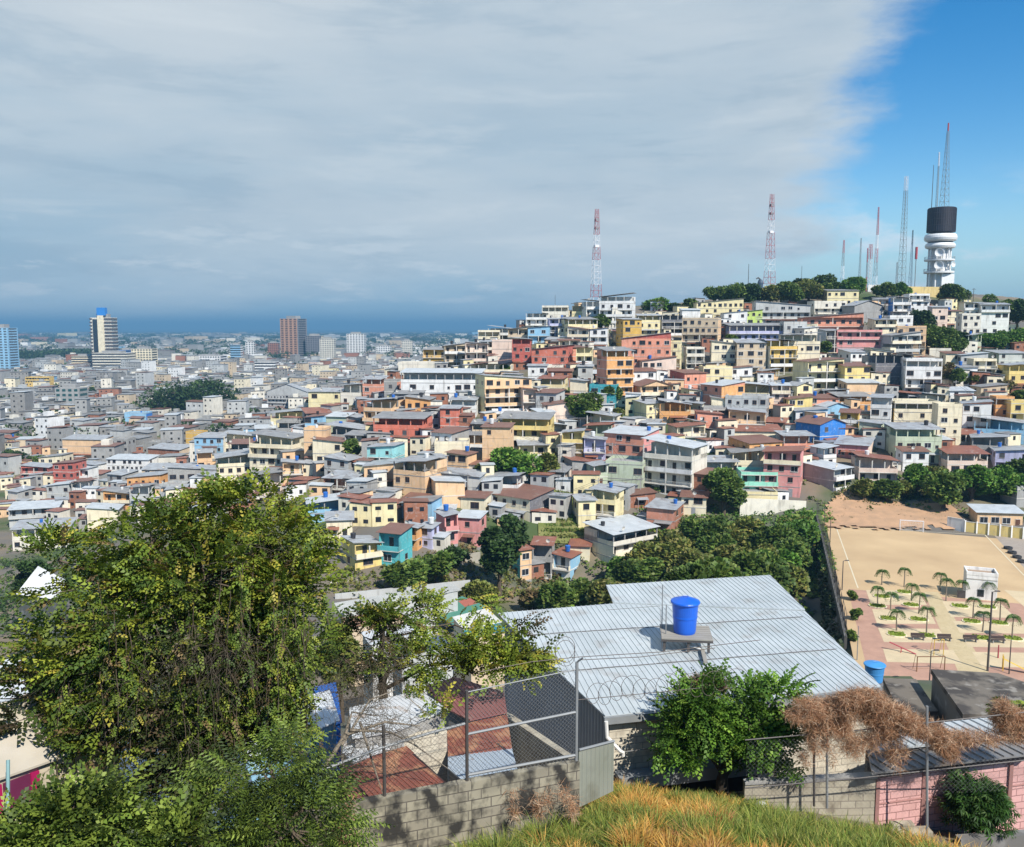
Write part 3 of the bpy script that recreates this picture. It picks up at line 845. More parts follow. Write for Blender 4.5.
def citymesh(name, bx, wins):
    mb = MB()
    for X, Y, w, d, h, a in bx:
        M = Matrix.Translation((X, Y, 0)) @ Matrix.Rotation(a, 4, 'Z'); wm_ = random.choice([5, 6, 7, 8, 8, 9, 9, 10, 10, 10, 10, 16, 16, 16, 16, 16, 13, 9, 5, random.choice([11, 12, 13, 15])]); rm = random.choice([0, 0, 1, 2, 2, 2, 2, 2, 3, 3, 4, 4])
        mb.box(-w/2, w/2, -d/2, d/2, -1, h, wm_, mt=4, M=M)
        e = .4; t = random.uniform(-.6, .6)
        P = [(-w/2-e, -d/2-e, h+.15+max(0, t)), (w/2+e, -d/2-e, h+.15+max(0, -t)), (w/2+e, d/2+e, h+.15+max(0, -t)), (-w/2-e, d/2+e, h+.15+max(0, t))]
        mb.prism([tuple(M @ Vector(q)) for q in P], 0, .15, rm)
        if wins and Y < 1400:
            nf = max(1, int(h/2.9)); k = max(1, int(w/3))
            for f_ in range(nf):
                for j in range(k):
                    if random.random() < .8:
                        xx = -w/2+w*(j+.5)/k; z0 = f_*h/nf+.9; mb.box(xx-.5, xx+.5, -d/2-.05, -d/2+.02, z0, z0+1.1, 14, M=M)
        if random.random() < .25:
            mb.box(-w*.2, w*.15, -d*.2, d*.2, h+.1, h+2.6, random.choice([5, 6, 9, 10]), M=M)
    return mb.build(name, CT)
tag(citymesh('town_buildings', bxs, True), 'low roofs of the town packed together on the plain below the hill', kind='stuff')
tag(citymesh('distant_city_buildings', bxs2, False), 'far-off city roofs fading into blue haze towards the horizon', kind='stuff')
# distant woods and green strips among the streets
Vs = []; Qs = []; Cs = []; o = 0
for i in range(2600):
    if i % 3 == 0 and False: pass
    Y = 450+6600*random.random()**1.6; X = random.uniform(-.66, .6)*Y
    if Y < 1300 and (X > -.1*Y or random.random() < .6): continue
    if blocked(X, Y): continue
    P, D = shell((X, Y, 5 if Y < 1500 else 9), (random.uniform(5, 11)*(1+Y/1600),)*2+((5,) if Y < 1500 else (9,)), 46); v, q, c = foliage(P, D, 'clump', 2.4*(1+Y/2500), *GREENS['dark']); Vs.append(v); Qs.append(q+o); Cs.append(c); o += len(v)
q = onz(26, 362, -CAMZ)
for i in range(260):
    P, D = shell((q.x+random.uniform(-50, 60), q.y+random.uniform(-60, 260), 9), (11, 11, 10), 40); v, qq, c = foliage(P, D, 'clump', 4, *GREENS['dark']); Vs.append(v); Qs.append(qq+o); Cs.append(c); o += len(v)
tag(link('distant_woods', npmesh('distant_woods', np.concatenate(Vs), np.concatenate(Qs), LEAFD, np.concatenate(Cs))), 'dark patches of trees scattered through the distant city', kind='stuff')

# ------------------------------------------------------------------ tall buildings
def block(name, px0, px1, pt, pb, wc, label, bands='rows', crown=None, sidec=None, dd=None, yaw=0, floors=None, fm=None):
    cx = (px0+px1)/2; p = onz(cx, pb, -CAMZ); s = p.y/F; w = (px1-px0)*s; h = (pb-pt)*s; d = dd or w*.8
    ya = R(yaw); w = w/(math.cos(ya)+.8*abs(math.sin(ya))) if not dd else w; d = dd or w*.8
    t = empty(name, (p.x, p.y, 0), ya, label, 'building', 'tall buildings of the city'); wm_ = wallmat(wc)
    mb = MB(); mb.box(-w/2, w/2, 0, d, -2, h, 0, ms=1 if sidec else 0, mt=2); mb.build('wall', [wm_, wallmat(sidec) if sidec else wm_, CONC], t)
    nf = floors or max(2, int(h/3.3))
    for i in range(nf):
        z = h*(i+.3)/nf; g = MB(); hh = h/nf*.5
        if bands == 'rows': g.box(-w/2-.05, w/2+.05, -.12, d+.12, z, z+hh)
        elif bands == 'grid':
            k = max(3, int(w/4))
            while nf*k > 96: k -= 1
            for j in range(k): g.box(-w/2+w*(j+.22)/k, -w/2+w*(j+.78)/k, -.1, .02, z, z+hh); g.build('window', [fm or GLASS], t); g = MB()
            g.box(-w/2-.1, w/2+.1, d*.12, d*.88, z, z+hh)
        elif bands == 'sides':
            g.box(-w/2-.05, -w*.28, -.12, d+.1, z, z+hh); g.box(w*.2, w/2+.05, -.12, d+.1, z, z+hh)
        g.build('window', [fm or GLASS], t)
    r = MB(); r.box(-w*.3, w*.25, d*.3, d*.8, h, h+h*.05+1.5); r.build('rooftop_hut', [CONC], t)
    return t, w, h, d, s
t, w, h, d, s = block('tower_block', 93, 114, 318, 371, 'offwhite', 'tall slab tower with a blue box sign on its roof, rising over the plain', 'none', dd=18)
g = MB(); g.box(-w*.40, -w*.16, -.3, .05, 4, h*.97); g.build('dark_glass_strip', [GLASS], t)
g = MB(); g.box(-w*.16, w*.12, -1.4, -.02, 0, h+3); g.build('central_fin', [wallmat('cream')], t)
for i in range(16):
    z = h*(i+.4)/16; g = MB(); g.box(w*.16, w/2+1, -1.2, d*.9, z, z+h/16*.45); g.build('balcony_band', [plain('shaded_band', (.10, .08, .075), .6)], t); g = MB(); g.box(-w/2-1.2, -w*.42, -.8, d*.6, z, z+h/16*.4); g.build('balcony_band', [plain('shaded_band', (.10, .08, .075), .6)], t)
g = MB(); g.box(-w*.22, w*.18, 2, 9, h+3, h+14); g.box(-w*.05, 0, 4, 5, h+1, h+3.2); g.build('rooftop_sign', [plain('blue_sign_panel', (.03, .22, .60), .5)], t)
block('office_block', 93, 128, 353, 372, 'offwhite', 'wide low office block with ribbon windows at the foot of the signed tower', 'rows', dd=30)
block('office_block', 72, 92, 356, 370, 'cream', 'cream office block with a dark vertical slot beside the signed tower', 'rows', dd=25)
block('office_block', 119, 131, 350, 369, 'blue', 'small blue glass office block beside the signed tower', 'rows', dd=20)
t, w, h, d, s = block('tower_block', 277, 302, 319, 360, 'terracotta', 'tall terracotta tower with dark window columns standing alone', 'grid', yaw=-22, sidec='darkGrey')
block('tower_block', -14, 10, 328, 375, 'sky', 'pale blue glazed apartment tower at the very edge of the view', 'grid', dd=24, fm=SHADEG)
block('apartment_block', 132, 152, 349, 371, 'cream', 'cream apartment block with plain facade between two dark tree clumps', 'grid')
block('apartment_block', 306, 322, 336, 360, 'darkGrey', 'dark-topped office block beside the terracotta tower', 'grid', sidec='cream')
block('apartment_block', 320, 334, 339, 362, 'offwhite', 'pale stepped office block beyond the terracotta tower', 'grid')
block('apartment_block', 347, 364, 334, 357, 'white', 'plain white apartment block with a fine window grid', 'grid')
block('apartment_block', 376, 390, 346, 359, 'white', 'small white block just before the hill begins', 'grid')
block('apartment_block', 402, 412, 341, 358, 'offwhite', 'narrow white block touching the hill skyline', 'grid')
block('office_block', 231, 241, 345, 368, 'sky', 'slim blue glass office block with a white edge on the plain', 'rows', sidec='white')
block('office_block', 246, 254, 342, 360, 'white', 'small domed white block near the terracotta tower', 'grid')
block('office_block', 255, 275, 362, 376, 'white', 'white low office block in front of the terracotta tower', 'rows')
block('office_block', 42, 58, 360, 371, 'tan', 'beige warehouse block beside the dark park', 'none')
block('warehouse', 102, 124, 377, 388, 'white', 'white and grey flat warehouse in front of the signed tower', 'none', sidec='grey')
block('warehouse', 190, 220, 356, 366, 'white', 'long white flat block behind the great dark tree', 'grid')
block('apartment_block', 268, 278, 343, 358, 'brick', 'low brown block hugging the terracotta tower', 'grid')
block('apartment_block', 56, 80, 388, 412, 'grey', 'bare grey concrete block with a dark green glass strip', 'grid', fm=plain('green_glass', (.02, .08, .08), .2))

# ------------------------------------------------------------------ trees on the slopes and in the ravine
random.seed(3)
ptree(188, 420, 84, 42, 'dark', dens=1.6, leaf=1.3, label='huge dark spreading tree standing among the city roofs', trunkh=.1)
ptree(206, 412, 36, 26, 'mid', leaf=1.1, label='smaller olive tree leaning against the huge dark city tree')
ptree(146, 382, 22, 12, 'dark', leaf=1.3); ptree(162, 384, 24, 12, 'dark', leaf=1.3)
ptree(10, 470, 44, 20, 'dark', label='dark round tree clump at the edge of the red brick houses', leaf=.9); ptree(32, 470, 26, 14, 'mid')
ptree(228, 428, 20, 16, 'dark'); ptree(417, 372, 15, 13, 'mid'); ptree(505, 376, 10, 11, 'mid'); ptree(352, 462, 18, 28, 'mid', label='small dark tree growing against the turquoise balcony house')
ptree(600, 334, 20, 22, 'mid', label='round green tree below the white hilltop apartments')
ptree(584, 424, 40, 34, 'mid', label='broad green tree beside the teal house'); ptree(612, 408, 20, 26, 'mid'); ptree(616, 426, 14, 20, 'olive')
ptree(515, 478, 54, 30, 'fresh', label='bright green bushy tree below the yellow terrace house'); ptree(545, 478, 30, 26, 'olive'); ptree(488, 480, 22, 16, 'mid')
ptree(500, 596, 46, 88, 'dark', label='tall dark tree with pink blossom rising from the ravine', dens=1.6); ptree(512, 560, 34, 52, 'dark')
ptree(405, 592, 50, 34, 'mid', dens=1.3, label='dense green tree below the turquoise wall'); ptree(436, 588, 40, 46, 'mid'); ptree(455, 572, 26, 26, 'dark')
ptree(724, 518, 42, 54, 'mid', dens=1.8, label='tall rounded tree between the white balcony block and the mint house', trunkh=.2)
for a in ((676, 575, 50, 46, 'olive'), (708, 562, 56, 50, 'mid'), (742, 560, 56, 46, 'olive'), (772, 565, 50, 44, 'mid'), (650, 588, 50, 46, 'olive'), (786, 590, 40, 44, 'fresh'), (730, 590, 56, 50, 'olive'), (690, 600, 50, 50, 'fresh'), (620, 600, 46, 36, 'mid'), (700, 655, 78, 118, 'mid'), (655, 630, 60, 70, 'olive'), (745, 640, 80, 104, 'mid'), (780, 612, 50, 62, 'olive'), (610, 625, 52, 52, 'olive'), (582, 620, 40, 44, 'mid'), (640, 600, 46, 50, 'mid'), (770, 660, 60, 78, 'mid'), (800, 650, 40, 50, 'olive'),
          (556, 622, 44, 44, 'mid'), (690, 600, 50, 58, 'olive'), (720, 575, 44, 46, 'mid'), (800, 560, 40, 42, 'fresh'), (790, 580, 44, 44, 'mid'), (668, 652, 70, 60, 'mid'), (535, 612, 36, 26, 'dry'), (480, 612, 40, 30, 'olive'), (765, 590, 40, 50, 'olive'), (622, 590, 30, 34, 'fresh'), (735, 690, 70, 70, 'olive')):
    ptree(*a, dens=1.5, group='trees filling the ravine')
for a in ((943, 512, 46, 44, 'mid'), (972, 502, 46, 40, 'fresh'), (1003, 500, 50, 38, 'fresh'), (1028, 490, 44, 40, 'mid'), (915, 494, 36, 28, 'fresh'), (886, 504, 26, 26, 'mid'), (864, 500, 26, 24, 'olive'), (1045, 500, 50, 36, 'dark'), (903, 500, 22, 20, 'olive'), (930, 486, 30, 22, 'olive'), (876, 500, 18, 20, 'fresh')):
    ptree(*a, dens=1.4, group='trees on the bank above the sports ground')
for a in ((18, 650, 60, 70, 'dark', 60), (58, 640, 50, 60, 'mid', 66), (100, 660, 60, 60, 'dark', 58), (5, 690, 50, 50, 'dark', 46), (20, 590, 50, 44, 'dark', 95), (70, 590, 44, 34, 'mid', 100), (300, 640, 50, 50, 'mid', 70), (150, 660, 60, 60, 'dark', 50), (340, 640, 40, 40, 'olive', 75), (30, 560, 36, 20, 'dark', 150), (250, 640, 50, 60, 'dark', 60)):
    ptree(*a[:5], Y=a[5], dens=1.4, leaf=.45, group='dark trees down the slope behind the big foreground tree')
ptree(953, 308, 30, 26, 'mid', dens=1.5, label='round dark tree standing at the foot of the water tower')
for a in ((998, 330, 26, 42, 'mid'), (1016, 332, 30, 36, 'dark'), (1032, 330, 36, 30, 'dark'), (922, 332, 24, 24, 'dark'), (934, 352, 36, 30, 'mid'), (952, 356, 30, 24, 'mid'), (962, 350, 20, 20, 'dark'), (992, 352, 34, 20, 'fresh'), (1015, 352, 36, 20, 'fresh'), (1000, 346, 30, 14, 'mid'),
          (944, 388, 22, 30, 'dry'), (954, 392, 20, 26, 'mid'), (974, 388, 18, 14, 'olive'), (1000, 392, 26, 14, 'dry'), (824, 362, 14, 22, 'mid'), (815, 368, 18, 14, 'fresh'), (868, 384, 12, 18, 'mid'), (732, 345, 12, 12, 'mid'), (1020, 408, 20, 18, 'mid')):
    ptree(*a)
for a in ((655, 312, 34, 14, 'fresh'), (690, 314, 16, 20, 'mid'), (716, 306, 28, 20, 'mid'), (735, 308, 34, 24, 'mid'), (752, 308, 30, 24, 'dark'), (770, 306, 34, 24, 'olive'), (790, 306, 30, 26, 'mid'), (808, 304, 32, 26, 'olive'), (826, 298, 30, 24, 'mid'), (858, 300, 30, 26, 'fresh'), (884, 300, 24, 18, 'mid'), (900, 300, 22, 18, 'fresh'), (838, 294, 20, 14, 'dry'), (745, 296, 22, 16, 'mid'), (800, 296, 24, 18, 'dark'), (672, 313, 20, 10, 'dark')):
    ptree(*a, group='trees along the hill crest')
# scrub covering the open grassy slopes
Vs = []; Qs = []; Cs = []; o = 0
def scrub(px0, px1, py0, py1, n, tone, h=.9, leaf=.7):
    global o
    for i in range(n):
        p = hit(random.uniform(px0, px1), random.uniform(py0, py1))
        if p is None or overlap(p.x, p.y, -.5): continue
        q = np.array([p.x-FO[0], p.y-FO[1]]); u, v_ = q @ FU, q @ FV
        if -.3 < u < 60 and -8 < v_ < 78.5: continue
        P, D = shell((p.x, p.y, p.z+h*.3), (random.uniform(.8, 1.8), random.uniform(.8, 1.8), h), 14); k = random.uniform(.75, 1.35)
        v, q, c = foliage(P, D, 'clump', leaf, [tuple(np.array(a)*k) for a in GREENS[tone][0]], GREENS[tone][1]); Vs.append(v); Qs.append(q+o); Cs.append(c); o += len(v)
scrub(545, 600, 488, 545, 420, 'olive', .35, .34); scrub(545, 590, 480, 535, 420, 'fresh', .3, .3); scrub(780, 830, 515, 575, 200, 'fresh', .6); scrub(780, 830, 520, 600, 150, 'olive')
scrub(845, 1024, 480, 500, 200, 'mid', .6, .45); scrub(835, 960, 488, 506, 160, 'olive', .5, .4); scrub(840, 960, 500, 522, 50, 'dry', .3, .3); scrub(540, 820, 560, 660, 500, 'mid'); scrub(640, 830, 512, 570, 420, 'fresh', .7, .5); scrub(640, 700, 505, 550, 160, 'olive', .6, .5); scrub(975, 1024, 330, 365, 180, 'fresh', .8); scrub(540, 580, 455, 490, 90, 'dry', .6)
scrub(330, 520, 570, 600, 120, 'olive', .6); scrub(0, 300, 545, 640, 500, 'mid'); scrub(420, 560, 545, 600, 130, 'dry', .7); scrub(330, 1000, 320, 520, 420, 'mid', .7); scrub(0, 120, 560, 680, 300, 'dark', 1.6)
tag(link('undergrowth', npmesh('undergrowth', np.concatenate(Vs), np.concatenate(Qs), LEAFD, np.concatenate(Cs))), 'tangled green and dry scrub covering the steep banks between the houses', kind='stuff')
# ------------------------------------------------------------------ water tower on the crest
def P_(px, py, Y): return at(px, py, Y)
TY = 415.0; TB = at(938, 287, TY); zb = tz(TB.x, TB.y); S_ = TY/F*.88
def zpx(py): return at(938, py, TY).z-zb
wt = empty('water_tower', (TB.x, TB.y, zb), 0, 'white ringed concrete tower topped by a black drum on the hill crest', 'water tower')
WHT = plain('white_tower_paint', (.78, .78, .77), .6); BLK = plain('black_tank_cladding', (.022, .020, .028), .55)
r0 = 14.6*S_
m = MB(); m.lathe([(0, zpx(232.5)), (r0, zpx(232.5)), (r0, zpx(208.5)), (r0-.3, zpx(208)), (0, zpx(208))], n=40)
dr = m.build('drum', [BLK], wt)
for i in range(40):
    a = 2*math.pi*i/40
    if i % 2 == 0: continue
m = MB()
for i in range(40):
    a = 2*math.pi*i/40; M = Matrix.Rotation(a, 4, 'Z'); m.box(r0-.02, r0+.12, -.1, .1, zpx(232), zpx(209), M=M)
for py in (226, 220, 214): m.lathe([(r0+.05, zpx(py)), (r0+.14, zpx(py)+.1), (r0+.05, zpx(py)+.2)], n=40)
m.build('cladding_rib', [plain('grey_cladding_rib', (.05, .045, .055), .6)], dr)
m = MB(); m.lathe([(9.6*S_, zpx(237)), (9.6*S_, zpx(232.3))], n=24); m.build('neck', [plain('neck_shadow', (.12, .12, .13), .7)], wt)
def ring(nm, ra, z0, z1, parent=wt, bulge=.5):
    m = MB(); zm = (z0+z1)/2; m.lathe([(5, z0+.2), (ra-1.6, z0), (ra-.3, z0+(z1-z0)*.2), (ra, zm), (ra-.2, z1-(z1-z0)*.2), (ra-.6, z1), (5, z1)], n=40); return m.build(nm, [WHT], parent)
ring('ring_gallery', 17.0*S_, zpx(242), zpx(234.5)); ring('ring_gallery', 15.8*S_, zpx(249), zpx(243.5))
m = MB(); m.lathe([(13*S_, zpx(244.5)), (13*S_, zpx(241))], n=30); m.build('gallery_window', [GLASS], wt)
for pa, pb in ((259.5, 261.5), (271.5, 273.8)):
    m = MB(); m.lathe([(2, zpx(pb)), (15.6*S_, zpx(pb)+.2), (15.8*S_, zpx(pa)), (2, zpx(pa))], n=36); pl_ = m.build('platform', [WHT], wt)
    m = MB(); m.lathe([(15.5*S_, zpx(pa)+1.0), (15.6*S_, zpx(pa)+1.12), (15.7*S_, zpx(pa)+1.0)], n=36)
    for i in range(24): a = 6.283*i/24; m.tube([(15.6*S_*math.cos(a), 15.6*S_*math.sin(a), zpx(pa)), (15.6*S_*math.cos(a), 15.6*S_*math.sin(a), zpx(pa)+1.05)], .05, 4)
    m.build('railing', [GALV], pl_)
m = MB(); m.lathe([(8.4*S_, 0), (8.4*S_, zpx(245))], n=24); m.build('core', [WHT], wt)
for i in range(10):
    a = 6.283*(i+.3)/10; m = MB(); m.tube([(11*S_*math.cos(a), 11*S_*math.sin(a), 0), (11*S_*math.cos(a), 11*S_*math.sin(a), zpx(244))], .42, 8); m.build('column', [WHT], wt)
m = MB(); m.box(-2*S_, 12*S_, -11.5*S_, -7*S_, 0, zpx(274.5)); m.build('base_wall', [WHT], wt)
def dish(parent, loc, r, rz):
    m = MB(); m.lathe([(0, 0), (r*.5, r*.08), (r, r*.35), (r*.97, r*.4), (r*.45, r*.13), (0, r*.06)], n=18); o = m.build('dish', [WHT], parent, loc); o.rotation_euler = (R(90), 0, rz); return o
dish(wt, (-6*S_, -12*S_, zpx(253.5)), 2.0, R(-35)); dish(wt, (-6*S_, -12*S_, zpx(266)), 2.0, R(-35)); dish(wt, (9*S_, -12*S_, zpx(265)), 1.3, R(20))
RED = plain('red_mast_paint', (.42, .07, .08), .7); MW = plain('white_mast_paint', (.75, .75, .76), .6); MG = plain('grey_mast_steel', (.26, .29, .30), .6, .2)
def mast(px, pt, pb, Y, wb, wt_, label, cols, legs=4, lw=.09, cat='antenna mast', z=None, name='lattice_mast'):
    p = at(px, pb, Y); z0 = tz(p.x, p.y) if z is None else z; top = at(px, pt, Y).z; s = Y/F; Hh = top-z0
    t = empty(name, (p.x, p.y, z0), .3, label, cat, 'antenna masts on the hill'); n = len(cols)
    for i, c in enumerate(cols):
        za, zb_ = Hh*i/n, Hh*(i+1)/n; wa = (wb+(wt_-wb)*i/n)*s/2; wb_ = (wb+(wt_-wb)*(i+1)/n)*s/2; m = MB()
        cs = [(1, 1), (-1, 1), (-1, -1), (1, -1)] if legs == 4 else [(1, 0), (-.5, .87), (-.5, -.87)]
        for a, b in cs: m.tube([(a*wa, b*wa, za), (a*wb_, b*wb_, zb_)], lw, 4)
        k = max(2, int((zb_-za)/max(1.2, wa*2.2)))
        for q in range(k):
            f0, f1 = q/k, (q+1)/k; w0, w1 = wa+(wb_-wa)*f0, wa+(wb_-wa)*f1; h0, h1 = za+(zb_-za)*f0, za+(zb_-za)*f1
            for j in range(len(cs)):
                a, b = cs[j], cs[(j+1) % len(cs)]; m.tube([(a[0]*w0, a[1]*w0, h0), (b[0]*w1, b[1]*w1, h1)], lw*.55, 3); m.tube([(b[0]*w0, b[1]*w0, h0), (b[0]*w0*.0+a[0]*w0, a[1]*w0, h0)], lw*.55, 3)
        m.build('mast_section', [c], t)
    return t, Hh
m1, h1 = mast(596, 209, 300, 392, 9.5, 2.6, 'red and white banded lattice mast rising alone behind the white hilltop apartments', [MW, RED, MW, MW, RED, MW, RED, RED], lw=.095)
m2, h2 = mast(769, 194, 292, 412, 9, 2.6, 'tall red and white lattice mast standing in the trees of the hill crest', [MW, RED, MW, RED, RED, MW, RED, RED], lw=.095)
for t_, hh_ in ((m1, h1), (m2, h2)):
    for f_, r_ in ((.62, .9), (.8, .7), (.88, .7)):
        m = MB(); m.box(-r_, r_, -r_, r_, hh_*f_, hh_*f_+1.1); m.build('antenna_panel', [MW if f_ < .7 else MG], t_)
mast(901, 176, 290, 418, 5.5, 2.2, 'tallest grey lattice mast beside the water tower, white at its tip', [MG, MG, MG, MG, MG, MG, MG, MW], lw=.095)
mast(875, 207, 290, 414, 4.6, 1.2, 'slim dark red mast between the tall grey mast and the crest trees', [MW, MG, RED, MW, RED, RED], legs=3, lw=.09)
mast(859, 238, 290, 416, 3, .8, 'thin grey mast beyond the dark red mast', [MG, MG, MG], legs=3, lw=.08)
mast(842, 240, 290, 410, 4.6, 1.3, 'short lattice mast with red tip at the end of the crest trees', [MG, MW, MG, RED], legs=3, lw=.085)
mast(866, 248, 290, 405, 1.4, 1.0, 'short dark pole mast crowded against the dark red mast', [RED, MG, RED], legs=3, lw=.085)
mast(869, 244, 290, 420, 3, 2.2, 'squat white and red mast just beyond the short dark pole mast', [MW, MW, RED], legs=4, lw=.085)
mast(910, 230, 290, 425, 4, .8, 'pale thin mast between the tallest mast and the water tower', [MW, MW, MW, MG], legs=3, lw=.095)
mast(896, 262, 290, 400, 2, 1.2, 'stubby dark mast at the foot of the tallest grey mast', [MG, MG], legs=3, lw=.08)
# mast with a red cylinder aerial
p = at(914.5, 290, 405); z0 = tz(p.x, p.y); t = empty('aerial_pole', (p.x, p.y, z0), 0, 'dark pole carrying a red cylinder aerial beside the water tower', 'antenna mast', 'antenna masts on the hill')
hz = at(914.5, 247, 405).z-z0; m = MB(); m.tube([(0, 0, 0), (0, 0, hz)], .18, 6); m.build('pole', [MG], t); m = MB(); m.tube([(0, 0, hz*.74), (0, 0, hz)], .55, 10); m.build('cylinder_aerial', [RED], t)
zt = wt.location.z+zpx(208)
t, hh = mast(944, 131, 208, TY, 6.2, 1.4, 'lattice mast with a red tip standing on the black drum roof', [MG, MG, MG, MG, MG, MG], lw=.11, z=zt)
m = MB(); m.tube([(0, 0, hh), (0, 0, hh+3.6)], .34, 8); m.build('red_tip', [RED], t)
mast(936.5, 152, 208, TY, 2.4, 1.0, 'thinner lattice mast on the black drum, beside the one with the red tip', [MG, MG, MG, MW], lw=.09, z=zt, legs=3)
def pole(px, pt, pb, Y, label, r=.12, mat=STEELD, z=None, cat='pole', name='pole', group=None, cross=0):
    p = at(px, pb, Y); z0 = tz(p.x, p.y) if z is None else z; h = at(px, pt, Y).z-z0
    t = empty(name, (p.x, p.y, z0), .2, label, cat, group); m = MB(); m.tube([(0, 0, -.3), (0, 0, h)], r, 6, r1=r*.7); m.build('shaft', [mat], t)
    if cross: m = MB(); m.box(-cross, cross, -.06, .06, h-.6, h-.45); m.build('crossarm', [mat], t)
    return t, Vector((p.x, p.y, z0+h))
pole(931.5, 165, 208, TY, 'plain dark whip aerial on the edge of the black drum', .16, z=zt, cat='antenna', name='whip_aerial')
pole(748, 264, 292, 400, 'thin dark aerial pole poking above the crest trees', .16)
pole(801, 266, 292, 405, 'faint thin pole above the crest trees beyond the red and white mast', .11)
pole(972, 288, 322, 372, 'tall dark street pole with crossarm above the white crest houses', .14, cross=1.0, cat='utility pole', name='utility_pole')
pole(555, 295, 322, 385, 'thin aerial on a flat roof near the hilltop apartments', .1)
# dark statue-like telecom tank beside mast, crest wall
p = at(760, 292, 408); t = empty('standpipe', (p.x, p.y, tz(p.x, p.y)), 0, 'dark upright cylinder with a hooked top beside the red and white mast', 'standpipe')
hz = at(760, 279, 408).z-t.location.z; m = MB(); m.lathe([(1.2, 0), (1.3, hz*.8), (.9, hz*.95), (0, hz)], n=12); m.build('body', [plain('dark_blue_steel', (.05, .08, .12), .5)], t); m = MB(); m.tube([(0, 0, hz-.2), (-1.0, 0, hz+.6), (-1.9, 0, hz+.1)], .35, 6); m.build('hook', [STEELD], t)
def wallseg(name, pts, h, th, mats, label, cat='wall', base=.5, z=None, group=None, coping=None):
    """free-standing wall through ground points (x,y[,ztop])"""
    t = empty(name, (pts[0][0], pts[0][1], 0), 0, label, cat, group)
    for a, b in zip(pts, pts[1:]):
        A, B = Vector(a), Vector(b); L = (B-A).xy.length; ang = math.atan2(B.y-A.y, B.x-A.x)
        za = A.z; zb_ = B.z; m = MB(); i = 0
        P = [(0, -th/2, za-h-base), (L, -th/2, zb_-h-base), (L, th/2, zb_-h-base), (0, th/2, za-h-base), (0, -th/2, za), (L, -th/2, zb_), (L, th/2, zb_), (0, th/2, za)]
        m.v += P; m.f += [(0, 1, 5, 4), (1, 2, 6, 5), (2, 3, 7, 6), (3, 0, 4, 7), (4, 5, 6, 7), (3, 2, 1, 0)]; m.m += [0]*6
        o = m.build('wall_panel', mats, t); o.location = (A.x-t.location.x, A.y-t.location.y, 0); o.rotation_euler[2] = ang
        if coping:
            m = MB(); P = [(0, -th/2-.04, za+.003), (L, -th/2-.04, zb_+.003), (L, th/2+.04, zb_+.003), (0, th/2+.04, za+.003)]
            m.prism(P, 0, .06); o = m.build('coping', [coping], t); o.location = (A.x-t.location.x, A.y-t.location.y, 0); o.rotation_euler[2] = ang
    return t
wallseg('crest_wall', [at(904, 288, 400), at(926, 286, 402), at(944, 287, 404)], 6, .4, [paint('stained_yellow_wall', (.62, .48, .20), .5)], 'stained yellow retaining wall under the water tower', th=None) if False else None
A_, B_ = at(905, 286.5, 398), at(944, 287, 402); wallseg('retaining_wall', [A_, B_], 7, .5, [paint('stained_yellow_wall', (.66, .50, .20), .55)], 'stained yellow retaining wall below the water tower')
A_, B_ = at(868, 285, 402), at(904, 284, 402); wallseg('retaining_wall', [A_, B_], 6, .5, [wallmat('white')], 'long white parapet wall among the masts on the crest')

# ------------------------------------------------------------------ sports ground and plaza
def fz(px, py, dz=0): q = onz(px, py, -42); q.z = FZ+dz; return q
def lay(name, pix, dz, mat, kind='structure'):
    m = MB(); m.face([fz(x, y, dz) for x, y in pix]); o = m.build(name, [mat]); tag(o, kind=kind); return o
SAND = MATS.get('sand')
def soil(name, a, b, s=.25):
    m, nt, N, L, bs = newmat(name); geo = N.new('ShaderNodeNewGeometry').outputs['Position']
    o = noise_mix(nt, a, b, s, .3, .7, geo, 8); o = noise_mix(nt, o, sc_(a, .85), 2.5, .5, .8, geo, 5); L.new(o, bs.inputs['Base Color']); bs.inputs['Roughness'].default_value = .95; return m
SANDM = soil('pale_sand', (.56, .40, .22), (.43, .295, .16), .10); PINKP = soil('pink_paving', (.46, .27, .19), (.36, .21, .15), .6); SLAB = soil('cream_paving', (.60, .48, .30), (.50, .40, .25), .5); PATHM = soil('tan_path', (.46, .36, .20), (.52, .42, .25), .5)
GRASSM = soil('planted_grass', (.26, .32, .04), (.18, .25, .03), 3.0)
lay('sports_ground', [(826, 524), (1075, 545), (1260, 700), (862, 700)], .004*1, SANDM)
lay('plaza_paving', [(848, 589), (1024, 604), (1100, 612), (1180, 690), (872, 690)], .008, PINKP)
lay('plaza_path', [(924, 592), (938, 592), (1000, 690), (966, 690)], .012, PATHM)
lay('plaza_slab', [(866, 590), (918, 591), (927, 605), (871, 605)], .016, SLAB); lay('plaza_slab', [(872, 609), (929, 610), (936, 624), (877, 624)], .016, SLAB); lay('plaza_slab', [(878, 628), (939, 629), (949, 643), (884, 642)], .016, SLAB)
lay('plaza_slab', [(942, 601), (1000, 603), (1016, 618), (951, 617)], .016, SLAB); lay('plaza_slab', [(953, 621), (1020, 622), (1036, 634), (960, 633)], .016, SLAB); lay('plaza_slab', [(962, 637), (1034, 638), (1050, 648), (968, 647)], .016, SLAB)
lay('plaza_slab', [(883, 649), (953, 650), (962, 664), (887, 662)], .016, SLAB); lay('plaza_slab', [(972, 652), (1040, 653), (1058, 668), (982, 667)], .016, SLAB)
lay('side_terrace', [(1004, 590), (1080, 596), (1130, 640), (1040, 620)], .016, SLAB)
lay('road', [(990, 531), (1060, 540), (1120, 600), (1040, 585)], .012, soil('grey_tarmac', (.30, .25, .21), (.36, .31, .25), .5))
LINE = plain('faded_pitch_line', (.68, .60, .42), .9)
